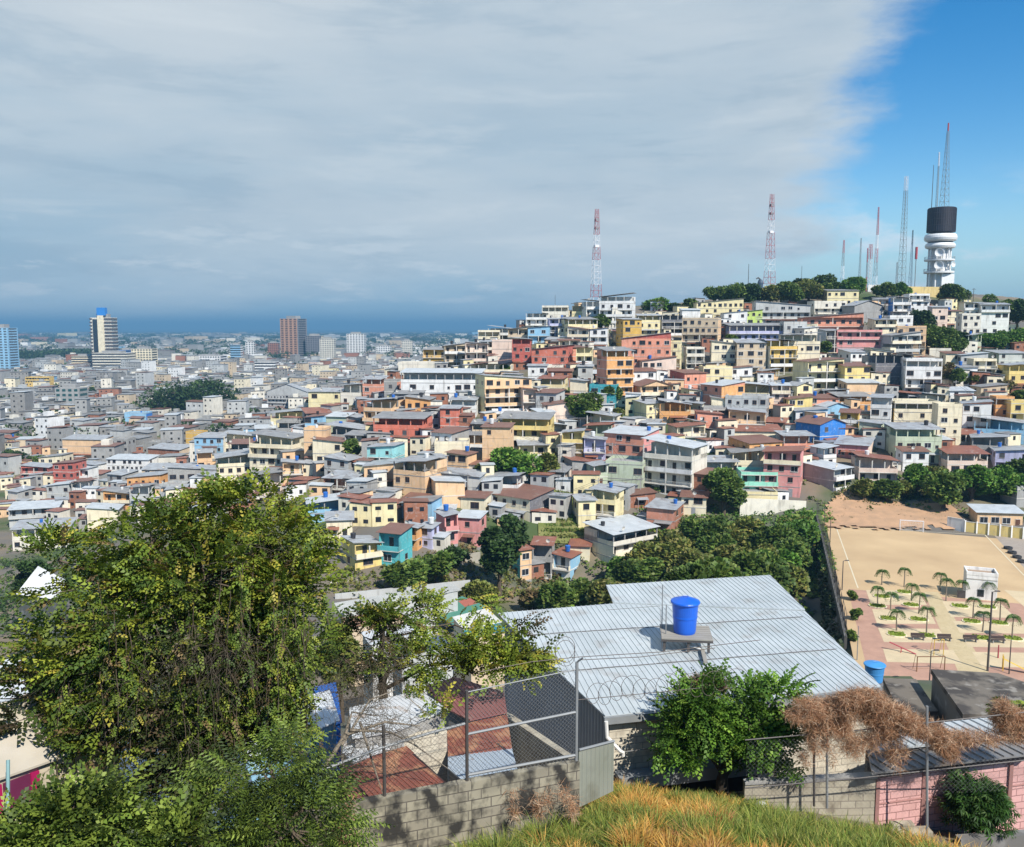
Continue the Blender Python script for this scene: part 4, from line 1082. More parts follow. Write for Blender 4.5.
for a, b in (((836, 527), (985, 535)), ((985, 535), (1040, 592)), ((836, 527), (858, 588))):
    A, B = fz(*a), fz(*b); d = (B-A).normalized(); n_ = Vector((-d.y, d.x, 0))*.10; m = MB(); m.face([A-n_+Vector((0, 0, .02)), B-n_+Vector((0, 0, .02)), B+n_+Vector((0, 0, .02)), A+n_+Vector((0, 0, .02))]); tag(m.build('pitch_line', [LINE]), kind='structure')
FA = math.atan2(FU[1], FU[0])
# raw earth and grass laid bare where nothing is built
def patch(name, poly, mat, dz=.34, step=1.2, yr=(60, 460)):
    ws = [hit(px, py) for px, py in poly]; ws = [w for w in ws if w]; X0, X1, Y0, Y1 = min(w.x for w in ws)-4, max(w.x for w in ws)+4, min(w.y for w in ws)-4, max(w.y for w in ws)+4
    xs = np.arange(X0, X1, step); ys = np.arange(Y0, Y1, step); A, B = np.meshgrid(xs, ys); Z = terr(A, B)+dz
    def inside(px, py):
        c = False
        for i in range(len(poly)):
            (xa, ya), (xb, yb) = poly[i], poly[i-1]
            if (ya > py) != (yb > py) and px < (xb-xa)*(py-ya)/(yb-ya)+xa: c = not c
        return c
    V_ = np.stack([A.ravel(), B.ravel(), Z.ravel()], 1); nx_ = len(xs); Qs_ = []
    for j in range(len(ys)-1):
        for i in range(nx_-1):
            px, py, _ = proj((A[j, i]+step/2, B[j, i]+step/2, Z[j, i]))
            if inside(px+random.uniform(-2, 2), py+random.uniform(-1.5, 1.5)): a = j*nx_+i; Qs_.append((a, a+1, a+nx_+1, a+nx_))
    if Qs_: return tag(link(name, npmesh(name, V_, np.array(Qs_), mat, smooth=True)), kind='structure')
EARTH = soil('raw_red_earth', (.50, .30, .17), (.34, .22, .13), .45); TURF = soil('rough_turf', (.12, .15, .03), (.23, .21, .08), .3); TURFB = soil('bright_turf', (.13, .22, .03), (.18, .22, .05), .4)
patch('earth_bank', [(822, 526), (826, 506), (845, 488), (880, 500), (950, 504), (968, 520), (950, 529)], EARTH)
patch('grass_slope', [(535, 548), (545, 505), (560, 480), (600, 478), (600, 520), (580, 545)], TURF); patch('grass_slope', [(778, 530), (800, 512), (826, 514), (826, 600), (790, 590)], TURFB); patch('grass_slope', [(975, 375), (980, 335), (1040, 325), (1040, 372)], TURFB)
# goal
a, b = fz(900, 531), fz(923, 532); c = (a+b)/2; gw = (b-a).length
def goal(c, w, h, d, mat, label, net=True, rz=0, name='football_goal', r=.07):
    t = empty(name, c, rz, label, 'goal'); m = MB(); m.tube([(-w/2, 0, 0), (-w/2, 0, h)], r, 6); m.build('post', [mat], t); m = MB(); m.tube([(w/2, 0, 0), (w/2, 0, h)], r, 6); m.build('post', [mat], t)
    m = MB(); m.tube([(-w/2, 0, h), (w/2, 0, h)], r, 6); m.build('crossbar', [mat], t)
    m = MB()
    for s_ in (-1, 1): m.tube([(s_*w/2, 0, h), (s_*w/2, d*.5, h), (s_*w/2, d, 0), (s_*w/2, 0, 0)], r*.6, 5)
    m.tube([(-w/2, d, 0), (w/2, d, 0)], r*.6, 5); m.build('back_stay', [mat], t)
    if net:
        m = MB()
        for k in range(int(w/.3)): x = -w/2+.3*k; m.tube([(x, d*.5, h), (x, d, 0)], .012, 3)
        for k in range(7): f_ = k/7; m.tube([(-w/2, d*(.5+.5*f_), h*(1-f_)), (w/2, d*(.5+.5*f_), h*(1-f_))], .012, 3)
        m.build('net', [MW], t)
    return t
goal(c, gw, 2.25, 1.3, MW, 'white football goal at the far end of the sandy pitch', rz=FA)
a, b = fz(916, 671), fz(945, 672); goal((a+b)/2, (b-a).length, 1.9, 1.0, plain('rusty_brown_pipe', (.20, .10, .04), .7), 'rusty brown goal frame on the near playground slab', net=False, rz=.02, name='goal_frame', r=.06)
a, b = fz(934, 655), fz(943, 656); goal((a+b)/2, 1.3, 2.1, .9, plain('yellow_pipe', (.62, .42, .08), .6), 'yellow swing frame on the playground slab', net=False, rz=.1, name='swing_frame', r=.05)
# kiosk
a, b = fz(966, 599), fz(996, 600.5); kw = (b-a).length; kc = (a+b)/2; hk = 4.3; kd = 3.4
t = empty('kiosk', kc, -.36, 'white flat-roofed kiosk with parapet standing among the plaza palms', 'building'); m = MB()
m.box(-kw/2, kw/2, 0, kd, 0, hk-.5); m.box(-kw/2-.04, kw/2+.04, -.04, .2, hk-.5, hk); m.box(-kw/2-.04, kw/2+.04, kd-.2, kd+.04, hk-.5, hk); m.box(-kw/2-.04, -kw/2+.16, .2, kd-.2, hk-.5, hk); m.box(kw/2-.16, kw/2+.04, .2, kd-.2, hk-.5, hk); m.build('wall', [wallmat('white')], t)
m = MB(); m.box(-kw/2+.16, kw/2-.16, .2, kd-.2, hk-.498, hk-.46); m.build('roof', [paint('roof_screed', (.36, .26, .18), .4)], t)
m = MB(); m.box(-.55, .35, -.05, .02, .5, 1.5); m.box(-.6, .4, -.07, -.05, 1.5, 1.6); m.build('window', [GLASS], t)
m = MB(); m.box(-kw/2, kw/2, -.09, -.045, hk-1.1, hk-1.0); m.build('string_course', [TRIMW], t)
m = MB(); m.box(-kw/2-1.2, -kw/2-.05, -.2, -.1, 0, 1.2); m.build('bin_screen', [STEELD], t)
# palms
def palm(px, pb, hpx, label, w=1.0):
    p = fz(px, pb); s = p.y/F; h = hpx*s; t = empty('palm_tree', p, random.uniform(0, 6), label, 'palm tree', 'young palms of the plaza')
    m = MB(); m.tube([(0, 0, 0), (.06, 0, h*.5), (.02, .05, h*.86)], .11, 7, r1=.06); m.build('trunk', [BARKL], t)
    V = []; Q = []; o = 0; C = []
    for i in range(20):
        a = 6.283*i/20+random.uniform(-.2, .2); L = random.uniform(.9, 1.3)*w; up = random.uniform(.1, .8)
        for k in range(11):
            f0 = k/10; x = L*f0*(1-.15*f0); z = h*.86+up*math.sin(f0*2.4)*.6-f0*f0*.95
            for s_ in (-1, 1):
                ll = .46*w*math.sin(.25+f0*2.6)+.07; c_, s2 = math.cos(a), math.sin(a)
                def W(xx, yy, zz): return (xx*c_-yy*s2, xx*s2+yy*c_, zz)
                V += [W(x, 0, z), W(x+.09, s_*ll*.5, z-.04), W(x+.16, s_*ll, z-.2), W(x+.02, s_*ll*.5, z-.07)]; Q.append([o, o+1, o+2, o+3]); o += 4
                C.append(np.array((.07, .14, .03))*random.uniform(.6, 1.7))
    link('crown', npmesh('crown', np.array(V), np.array(Q), LEAF, np.array(C)), t); return t
PALMS = [(881.8, 584.8, 17, 'palm at the back corner of the plaza beside the pitch'), (904, 587, 22, 'palm at the back of the plaza nearer the goal'), (877.6, 604, 20, 'palm over the second planter beside the pink walkway'), (911.6, 601, 20, 'palm in the second row beside the tan central path'),
 (890.7, 610, 20, 'palm between the second and third planter of the walkway side'), (918.8, 613.5, 24, 'tall palm in the third row beside the central path'), (896.5, 630.5, 24, 'palm with the widest crown in the row before the benches'), (926.4, 634, 32, 'tallest slim palm above the bench beside the central path'),
 (940, 590, 20, 'palm at the shaded corner of the kiosk yard'), (946, 601, 26, 'palm leaning beside the kiosk shadow'), (962, 598, 20, 'palm pressed against the shaded flank of the kiosk'), (973, 618, 24, 'palm in front of the kiosk window corner'), (988, 600, 22, 'palm directly in front of the white kiosk face'),
 (1000, 621, 26, 'palm in the row beyond the tall lamp post'), (982.5, 632, 24, 'palm beside the tall dark lamp post'), (1012, 639, 28, 'palm above the last planter by the bench row'), (1020, 527, 12, 'small palm before the yellow boundary wall')]
for px, pb, hp, lb in PALMS: palm(px, pb, hp, lb)
PLANT = [(882, 597), (904.6, 592.6), (877.6, 606.5), (911, 605.4), (888.6, 619), (918.8, 620), (896.7, 635), (926.5, 636), (960, 606.7), (987.4, 607.5), (972, 622), (999, 623.5), (981, 638.5), (1013, 639)]
NB = ['back', 'back path-side', 'second walkway-side', 'second path-side', 'third walkway-side', 'third path-side', 'front walkway-side', 'front path-side', 'kiosk-side back', 'kiosk-front', 'kiosk-side middle', 'far-side middle', 'lamp-side front', 'far-side front']
for (px, py), nb in zip(PLANT, NB):
    p = fz(px, py); t = empty('planter_bed', p, FA, f'octagonal green planter bed, the {nb} one of the plaza', 'planter', 'planter beds of the plaza'); n_ = 10
    m = MB(); P = [(1.35*math.cos(6.283*k/n_), 1.05*math.sin(6.283*k/n_)) for k in range(n_)]; m.prism(P, -.05, .14); m.build('kerb', [wallmat('cream')], t)
    m = MB(); P = [(1.2*math.cos(6.283*k/n_), .92*math.sin(6.283*k/n_)) for k in range(n_)]; m.prism(P, 0, .17); so = m.build('soil', [GRASSM], t)
    PP = np.stack([rng.uniform(-1, 1, 90), rng.uniform(-.75, .75, 90), np.full(90, .2)], 1); v, q, c = foliage(PP, np.tile([0, 0, 1.0], (90, 1)), 'clump', .28, [(.24, .32, .04), (.32, .37, .06)], (1, 1)); o = link('planting', npmesh('planting', v, q, LEAF, c), t); o['kind'] = 'stuff'
def bench(px, py, label):
    t = empty('bench', fz(px, py), FA*.3, label, 'bench', 'benches along the plaza'); c_ = plain('dark_bench_slats', (.07, .05, .045), .6)
    m = MB(); m.box(-.9, .9, -.25, .25, .42, .48); m.build('seat', [c_], t); m = MB(); m.box(-.9, .9, .24, .3, .5, .9); m.build('backrest', [c_], t)
    for s_ in (-.7, .7): m = MB(); m.box(s_-.05, s_+.05, -.22, .22, 0, .42); m.build('leg', [CONC], t)
bench(918, 640, 'dark bench nearest the seesaw'); bench(944.5, 641, 'dark bench behind the yellow swing frame'); bench(970.4, 642, 'dark bench on the lamp post side of the central path'); bench(998, 643, 'dark bench behind the red play pole')
p = fz(901, 652); t = empty('seesaw', p, -.5, 'red seesaw tilted on the cream playground slab', 'seesaw'); M = Matrix.Rotation(.32, 4, 'Y'); m = MB(); m.box(-1.7, 1.7, -.12, .12, .55, .63, M=M); m.build('plank', [RED], t); m = MB(); m.tube([(0, -.3, 0), (0, 0, .6), (0, .3, 0)], .06, 5); m.build('pivot', [RED], t)
def fpole(px, pt, pb, label, r=.09, mat=STEELD, cat='lamp post', name='lamp_post', arm=True):
    p = fz(px, pb); h = at(px, pt, p.y).z-FZ; t = empty(name, p, 0, label, cat); m = MB(); m.tube([(0, 0, 0), (0, 0, h)], r, 7, r1=r*.7); m.build('shaft', [mat], t)
    if arm: m = MB(); m.tube([(0, 0, h), (.5, 0, h+.12)], .05, 5); m.box(.35, .9, -.12, .12, h+.06, h+.16); m.build('lamp_head', [mat], t)
    return Vector((p.x, p.y, p.z+h))
fpole(987.5, 592, 671, 'tall dark lamp post rising in front of the plaza palms', .14)
fpole(842, 561, 590, 'short dark lamp post beside the vine-covered wall of the pitch', .09); fpole(829.5, 519, 552, 'dark pole at the far corner of the pitch', .09, arm=False); fpole(824, 500, 528, 'thin pole behind the far corner of the pitch', .08, arm=False)
fpole(998, 645, 658, 'red play pole standing in front of a bench', .1, RED, 'play pole', 'play_pole', False); fpole(1009, 640, 674, 'thin rusty pole beside the yellow slide', .08, cat='pole', name='pole', arm=False)
fpole(857, 626, 660, 'thin fence pole by the pink walkway corner', .06, GALV, 'pole', 'pole', False)
fpole(929, 651, 690, 'dark post with a small lamp above the rusty goal frame', .08)
p = fz(1017, 672); t = empty('slide', p, -.4, 'yellow playground slide at the edge of the view', 'slide'); m = MB(); m.face([(-1.6, -.3, 1.5), (-1.6, .3, 1.5), (1.4, .3, .2), (1.4, -.3, .2)]); m.box(-1.6, -1.5, -.35, -.3, 0, 1.9); m.box(-1.6, -1.5, .3, .35, 0, 1.9); m.build('chute', [plain('yellow_slide', (.7, .45, .05), .4)], t)
# dark tyres along the track
for i, (px, py) in enumerate([(1008, 549), (1012, 553.5), (1017, 558), (1022, 562.5)]):
    t = empty('tyre_seat', fz(px, py), i*.3, ['first', 'second', 'third', 'last'][i]+' dark tyre of the row beside the pitch, counted from the yellow wall', 'tyre', 'tyres beside the pitch'); m = MB(); m.lathe([(.3, 0), (.75, 0), (.8, .2), (.75, .45), (.35, .45), (.3, 0)], n=14); m.build('tyre', [plain('black_rubber', (.03, .03, .032), .8)], t)
# retaining wall with creepers along the pitch, ravine-side shade put into its colour
def FP(u, v, z): q = FO+FU*u+FV*v; return Vector((q[0], q[1], z))
t = wallseg('retaining_wall', [FP(-.7, 4, FZ+1.0), FP(-.7, 30, FZ+1.2), FP(-.7, 56, FZ+1.4), FP(-.7, 82, FZ+1.2)], 9, .35, [paint('shade_darkened_concrete', (.085, .08, .07), .3)], 'dark creeper-hung retaining wall between the ravine trees and the sandy pitch')
m = MB()
for k in range(27):
    q = FP(-.7, 4+k*3, 0); m.tube([(q.x-t.location.x, q.y-t.location.y, FZ+1), (q.x-t.location.x, q.y-t.location.y, FZ+4.3)], .05, 5)
for hz in (2.4, 4.2):
    a, b = FP(-.7, 4, 0), FP(-.7, 82, 0); m.tube([(a.x-t.location.x, a.y-t.location.y, FZ+hz), (b.x-t.location.x, b.y-t.location.y, FZ+hz)], .03, 4)
m.build('fence_rail', [STEELD], t)
n_ = 1500; vv = rng.uniform(2, 82, n_); hh = rng.uniform(-8, .4, n_); uu = -1.0-rng.uniform(0, .7, n_)*np.clip(1-hh/5, .2, 2)
PP = np.stack([FO[0]+FU[0]*uu+FV[0]*vv, FO[1]+FU[1]*uu+FV[1]*vv, FZ+hh], 1); keep = (np.sin(vv*.7)+np.sin(vv*1.9+1)) > (hh*.4-.6); PP = PP[keep]
v, q, c = foliage(PP, np.tile([-1.0, -.3, .2], (len(PP), 1)), 'clump', .9, [(.03, .05, .015), (.06, .08, .02), (.09, .07, .035)], (4, 2, 2)); tag(link('creeper', npmesh('creeper', v, q, LEAFD, c)), 'dark creepers hanging down the retaining wall beside the pitch', 'creeper', kind='stuff')
# shrubs beside the walkway
for i, (px, py, w_, h_) in enumerate([(853, 600, 10, 12), (857, 620, 12, 14), (850, 640, 12, 12)]): p = fz(px, py); far_tree(p.x, p.y, w_*p.y/F, h_*p.y/F, 'mid', z=FZ, name='shrub', label=['shrub by the walkway nearest the kiosk end of the wall', 'middle shrub between walkway and creeper wall', 'lowest shrub beside the walkway corner'][i], leaf=.3, trunkh=.1)
# school wall
def wpan(px0, py0, px1, py1, h, mat, label):
    a, b = fz(px0, py0), fz(px1, py1); a.z += h; b.z += h; return wallseg('boundary_wall', [a, b], h, .2, [mat], label, coping=TRIMW)
wpan(947, 529, 964, 532, 2.6, wallmat('white'), 'white painted length of the boundary wall behind the pitch corner')
t = wpan(964.3, 532, 1040, 541, 2.2, wallmat('yellow'), 'yellow boundary wall with white posts behind the pitch')
for k in range(7):
    px = 964.5+k*11.6; py = 532+k*1.4; q = fz(px, py); m = MB(); m.box(-.14, .14, -.2, -.1, 0, 2.5); m.build('post', [wallmat('white')], t, (q.x-t.location.x, q.y-t.location.y-.02, FZ))
a = fz(981, 527); make_house(Vector((at(1003, 524, 178).x, 178, FZ)), 9.5, 3.4, 'peach', 'l', -8, 'w', None, d=5, info='school')
HOUSES[-1]['fixed'] = 'peach school building with pale roof behind the yellow boundary wall'
# ------------------------------------------------------------------ near ground: the big zinc roof and what surrounds it
def clip_strip(poly, d, c0, c1):
    """part of a 2-D convex/concave polygon between two parallel lines n.x=c0..c1 (Sutherland-Hodgman)"""
    n = (-d[1], d[0])
    def cut(P, c, sg):
        out = []
        for i in range(len(P)):
            a, b = P[i], P[(i+1) % len(P)]; fa = sg*(a[0]*n[0]+a[1]*n[1]-c); fb = sg*(b[0]*n[0]+b[1]*n[1]-c)
            if fa >= 0: out.append(a)
            if fa*fb < 0: t = fa/(fa-fb); out.append((a[0]+(b[0]-a[0])*t, a[1]+(b[1]-a[1])*t))
        return out
    return cut(cut(poly, c0, 1), c1, -1)
def ribbed_roof(name, polys, zf, d, pitch, mats, parent, rib=.05, rh=.045, th=.05):
    """polys convex pieces in plan; zf(x,y) height; ribs along d, built as real raised seams"""
    m = MB(); L = math.hypot(*d); d = (d[0]/L, d[1]/L); n = (-d[1], d[0])
    for P in polys:
        if sum(P[i][0]*P[(i+1) % len(P)][1]-P[(i+1) % len(P)][0]*P[i][1] for i in range(len(P))) < 0: P = P[::-1]
        m.prism([(x, y, zf(x, y)) for x, y in P], -th, 0, 0)
        cs = [x*n[0]+y*n[1] for x, y in P]; c = math.ceil(min(cs)/pitch)*pitch
        while c < max(cs):
            q = clip_strip(P, d, c-rib/2, c+rib/2)
            if len(q) >= 3:
                m.prism([(x, y, zf(x, y)) for x, y in q], .002, rh, 0)
            c += pitch
    return m.build(name, mats, parent)
def quadm(name, pts, mat, parent=None, th=.04):
    m = MB(); P = [Vector(p) for p in pts]; nrm = (P[1]-P[0]).cross(P[-1]-P[0])
    if nrm.z < 0: P = P[::-1]
    m.prism([tuple(p) for p in P], -th, 0); return m.build(name, [mat], parent)
ZR = lambda x, y: CAMZ-10.73+(y-25)*.035
def onroof(px, py):
    d = ray(px, py); t = 25.0
    for _ in range(20): z = ZR(d.x*t, d.y*t)-CAMZ; t = z/d.z
    return (d.x*t, d.y*t)
A, B, C, D1, D2, E = [onroof(*q) for q in ((605, 716), (881, 686), (770, 576), (606, 586), (613, 603.5), (497, 613))]
big = empty('warehouse', (0, 0, 0), 0, 'big low building under a pale ribbed zinc roof with a stepped back edge', 'building')
ra, rb = onroof(600, 640), onroof(655, 725); rd = (rb[0]-ra[0], rb[1]-ra[1])
ZINC = sheet('sunlit_zinc_sheet', (.42, .46, .47), (.52, .56, .57), (.30, .27, .24), .56, .85, .9, .01, .42)
ribbed_roof('roof', [[A, B, onroof(805, 611), D2, E]], ZR, rd, .19, [ZINC], big, .028, .02)
ribbed_roof('roof', [[onroof(805, 610.6), C, D1, (D2[0], D2[1]+.02)]], lambda x, y: ZR(x, y)+.045, rd, .19, [ZINC], big, .028, .02)
for pa, pb in (((560, 672), (842, 649)), ((520, 636), (822, 616))):
    a, b = onroof(*pa), onroof(*pb); L = math.hypot(b[0]-a[0], b[1]-a[1]); m = MB()
    for k in range(int(L/1.05)):
        f0, f1 = k*1.05/L, (k*1.05+1.03)/L; P = [(a[0]+(b[0]-a[0])*f, a[1]+(b[1]-a[1])*f) for f in (f0, f1)]; dz = .012+.006*(k % 2)
        m.prism([(P[0][0], P[0][1]-.02, ZR(*P[0])+dz), (P[1][0], P[1][1]-.02, ZR(*P[1])+dz), (P[1][0], P[1][1]+.02, ZR(*P[1])+dz), (P[0][0], P[0][1]+.02, ZR(*P[0])+dz)], 0, .012)
    m.build('sheet_overlap', [plain('dull_seam', (.16, .15, .14), .7)], big)
# walls under the roof
CBW = blockwall('cream_block', (.62, .56, .44), (.55, .49, .38), (.34, .30, .24), .4, .2, (.33, .28, .22), .55, .75)
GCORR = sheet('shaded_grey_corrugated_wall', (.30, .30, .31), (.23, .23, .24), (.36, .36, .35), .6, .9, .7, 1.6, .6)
def vwall(name, a, b, zt, zb, th, mats, parent=None, inset=0, zt2=None, loc=True):
    a, b = Vector((a[0], a[1], 0)), Vector((b[0], b[1], 0)); L = (b-a).length; ang = math.atan2(b.y-a.y, b.x-a.x); zt2 = zt if zt2 is None else zt2
    m = MB(); P = [(0, 0, zb), (L, 0, zb), (L, th, zb), (0, th, zb), (0, 0, zt), (L, 0, zt2), (L, th, zt2), (0, th, zt)]
    m.v += P; m.f += [(0, 1, 5, 4), (1, 2, 6, 5), (2, 3, 7, 6), (3, 0, 4, 7), (4, 5, 6, 7), (3, 2, 1, 0)]; m.m += [0]*6
    o = m.build(name, mats, parent); o.location = (a.x, a.y, 0); o.rotation_euler[2] = ang; return o
cen = (np.array(A)+np.array(B)+np.array(C)+np.array(E))/4
def inw(p, k=.25): q = cen-np.array(p); q = q/np.linalg.norm(q); return (p[0]+q[0]*k, p[1]+q[1]*k)
Ai, Bi, Ci, Ei = inw(A, .3), inw(B), inw(C), inw(E, .3)
vwall('front_wall', Ai, Bi, ZR(*A)-.06, CAMZ-15.5, .18, [CBW], big); vwall('side_wall', Bi, Ci, ZR(*B)-.06, CAMZ-17, .18, [wallmat('grey')], big, zt2=ZR(*C)-.06); vwall('corrugated_wall', Ei, (Ai[0]-.02, Ai[1]), ZR(*E)-.06, CAMZ-17, .12, [GCORR], big, zt2=ZR(*A)-.06)
vwall('back_wall', inw(D2, .3), Ei, ZR(*E)-.06, CAMZ-18, .15, [wallmat('grey')], big)
def off(p, dx, dy): return (p[0]+dx, p[1]+dy)
g = vwall('gutter', off(A, -.02, -.1), off(B, 0, -.1), ZR(*A)-.02, ZR(*A)-.22, .12, [GALV], big, zt2=ZR(*B)-.02)
PVC = plain('white_plastic_pipe', (.75, .73, .68), .4)
m = MB(); m.tube([(A[0]+.02, A[1]-.12, ZR(*A)-.1), (A[0]+.05, A[1]-.14, ZR(*A)-.55), (A[0]+.42, A[1]-.16, ZR(*A)-.95), (A[0]+.5, A[1]-.14, ZR(*A)-1.0), (A[0]+.5, A[1]-.14, ZR(*A)-1.1)], .055, 8); m.build('downpipe', [PVC], big)
m = MB(); q0, q1 = np.array(A), np.array(B)
m.tube([(q0[0]+.4, q0[1]-.1, ZR(*A)-1.02), (q0[0]*.62+q1[0]*.38, q0[1]*.62+q1[1]*.38-.1, ZR(*A)-.98)], .02, 5); m.build('wall_ledge', [CONCD], big)
# awning slab low on the front wall
m = MB(); m.box(0, 4.6, -.55, -.02, -1.78, -1.66); m.box(0, 4.6, -.58, -.5, -1.95, -1.6); o = m.build('awning', [GALV], big); o.location = (A[0]+.3, A[1]+.1, ZR(*A)); o.rotation_euler[2] = math.atan2(B[1]-A[1], B[0]-A[0])
m = MB(); m.box(.4, 4.4, -.06, .1, -2.7, -1.96); o = m.build('dark_opening', [DARK], big); o.location = (A[0]+.3, A[1]+.1, ZR(*A)); o.rotation_euler[2] = math.atan2(B[1]-A[1], B[0]-A[0])
m = MB(); x, y = onroof(660, 672); 
for k in range(16):
    q = onroof(612+k*17, 711-k*1.9)
# water tank on its stand
tp = onroof(684, 647); zr = ZR(*tp)
BLUE = plain('blue_plastic_tank', (.012, .12, .62), .35); BLUEL = plain('faded_blue_plastic', (.06, .28, .62), .5)
def tank(loc, r, h, label, mat=BLUE, rib=True, name='water_tank'):
    t = empty(name, loc, 0, label, 'water tank'); m = MB()
    m.lathe([(0, 0), (r*.74, 0), (r*.78, h*.06), (r*.84, h*.42), (r*.87, h*.44), (r*.87, h*.47), (r*.86, h*.5), (r*.92, h*.8), (r*.96, h*.82), (r*.96, h*.86), (0, h*.86)], n=36); m.build('body', [mat], t, smooth=False)
    m = MB(); m.lathe([(r*.9, h*.84), (r*1.02, h*.84), (r*1.04, h*.87), (r*1.0, h*.9), (r*.55, h*.965), (r*.3, h), (0, h)], n=36); m.build('lid', [mat], t)
    m = MB(); m.tube([(-.08, 0, h*.99), (-.08, 0, h*1.03), (.08, 0, h*1.03), (.08, 0, h*.99)], .015, 5); m.build('lid_handle', [mat], t); return t
st_ = empty('tank_stand', (tp[0], tp[1], zr), -.12, 'weathered timber and steel stand under the blue water tank on the zinc roof', 'stand')
WOODG = plain('weathered_grey_timber', (.30, .28, .24), .9)
m = MB()
for k in range(7): m.box(-.78, .88, -.62+k*.2, -.44+k*.2, .46, .50)
m.build('platform', [WOODG], st_)
for sx in (-.68, .1, .75):
    for sy in (-.5, .6): m = MB(); m.box(sx-.04, sx+.04, sy-.04, sy+.04, .03, .455); m.build('leg', [STEELD], st_)
m = MB(); m.box(-.78, .88, -.6, -.54, .38, .457); m.box(-.78, .88, .55, .61, .38, .457); m.build('bearer', [STEELD], st_)
m = MB(); m.box(.5, .62, -1.5, -.4, .06, .12); m.build('loose_plank', [WOODG], st_)
m = MB(); m.tube([(-.62, -.2, .05), (-.62, -.2, 1.5)], .02, 5); m.tube([(-.72, .4, .05), (-.72, .4, 2.0)], .018, 5); m.build('aerial_rod', [GALV], st_)
m = MB(); m.tube([(.1, -.3, .44), (.1, -.35, .2), (.5, -.5, .14)], .03, 6); m.build('pipe', [PVC], st_)
tank((tp[0]+.02, tp[1]+.05, zr+.502), .47, 1.2, 'bright blue plastic water tank on the zinc roof')
p2 = at(874, 681, 36); t2 = tank((p2.x, p2.y, p2.z), .44, .85, 'faded blue drum tank beyond the corner of the zinc roof', BLUEL)
s2 = empty('tank_stand', (p2.x, p2.y, p2.z-2.2), 0, 'concrete block pedestal under the faded blue drum tank', 'stand'); m = MB(); m.box(-.55, .55, -.55, .55, -3, 2.19); m.build('block_pedestal', [CONCD], s2)
# flat dark concrete roofs to the side
def slabhouse(name, px, z, hgt, mt, mw, label, extra=None):
    P = [onz(x, y, z) for x, y in px]; t = empty(name, (0, 0, 0), 0, label, 'building'); Q = [(p.x, p.y, p.z) for p in P]
    ar = sum(Q[i][0]*Q[(i+1) % len(Q)][1]-Q[(i+1) % len(Q)][0]*Q[i][1] for i in range(len(Q)))
    if ar < 0: Q = Q[::-1]
    m = MB(); m.prism(Q, -.18, 0); m.build('roof', [mt], t)
    c = np.mean(np.array(Q), 0); Q2 = [tuple(c+(np.array(q)-c)*.975) for q in Q]; m = MB(); m.prism(Q2, -hgt, -.182); m.build('wall', [mw], t); return t
def patchy(name, a, b, c):
    m, nt, N, L, bs = newmat(name); geo = N.new('ShaderNodeNewGeometry').outputs['Position']
    o = noise_mix(nt, a, b, .9, .46, .56, geo, 9); o = noise_mix(nt, o, c, 2.2, .56, .66, geo, 9); L.new(o, bs.inputs['Base Color']); bs.inputs['Roughness'].default_value = .95; return m
BITU = patchy('patched_bitumen', (.055, .048, .042), (.15, .13, .105), (.24, .22, .19))

slabhouse('concrete_shed', [(931, 669), (998, 673), (1060, 694), (1060, 717), (963, 714)], -12.6, 4, BITU, CONCD, 'flat-roofed dark concrete shed with patched bitumen roof beside the playground')
slabhouse('flat_roofed_shed', [(883, 678), (916, 679), (938, 711), (900, 713)], -13.4, 4, BITU, CONCD, 'low flat dark roof between the zinc roof and the concrete shed')
# lean-to roofs behind the pink wall
lt = empty('lean_to_shed', (0, 0, 0), 0, 'grey ribbed lean-to roofs behind the pink block wall', 'shed')
DULL = sheet('dull_weathered_zinc', (.20, .20, .20), (.27, .265, .26), (.16, .12, .09), .55, .75, .8, .01)
def pan(pts_, z0, mat, nm='roof', dr=None, parent=lt, pitch=.3):
    P = [onz(x, y, z0) for x, y in pts_]; P = [(p.x, p.y) for p in P]; a, b = onz(dr[0], dr[1], z0), onz(dr[2], dr[3], z0); return ribbed_roof(nm, [P], lambda x, y: CAMZ+z0, (b.x-a.x, b.y-a.y), pitch, [mat], parent)
pan([(872, 773), (1040, 753), (1040, 727), (960, 738), (868, 752)], -11.5, DULL, dr=(900, 745, 940, 768))
pan([(868, 751), (1040, 733), (1040, 712), (945, 722), (905, 735)], -11.35, ROOFM['l'], dr=(950, 722, 985, 740))
vw = vwall('side_wall', tuple(onz(868, 752, -11.6).xy), tuple(onz(960, 738, -11.6).xy), CAMZ-11.6, CAMZ-15, .1, [CONCD], lt)
# walls nearest to us on that side
PBW = blockwall('pink_block', (.66, .38, .35), (.60, .34, .31), (.30, .15, .14), .4, .2, (.46, .30, .27), .62, .85)
GBW = blockwall('weathered_cream_block', (.42, .38, .29), (.36, .32, .24), (.24, .21, .17), .4, .2, (.19, .16, .12), .5, .7)
def topline(name, pix, Y, hgt, mats, label, th=.16, coping=None, group=None):
    pts_ = [at(x, y, yy) for (x, y), yy in zip(pix, Y)]; return wallseg(name, [tuple(p) for p in pts_], hgt, th, mats, label, base=.6, coping=coping, group=group)
topline('block_wall', [(744, 783), (876, 776)], [22.0, 22.1], 1.8, [GBW], 'weathered cream block wall between the feathery tree and the pink wall', coping=CONC)
t = topline('block_wall', [(876.5, 776), (1050, 754)], [22.1, 23.3], 2.0, [PBW], 'pink painted block wall with dark mortar behind the mango bush', coping=plain('brown_coping', (.16, .10, .08), .8))
for px, py, Y in ((877, 777, 22.1), (923, 771, 22.4), (965, 766, 22.7), (1010, 760, 22.95)):
    p = at(px, py, Y); m = MB(); m.box(-.05, .05, -.11, -.085, -1.7, 0); m.build('pilaster', [plain('dark_pink_pilaster', (.33, .17, .15), .9)], t, (p.x-t.location.x, p.y-t.location.y, p.z))
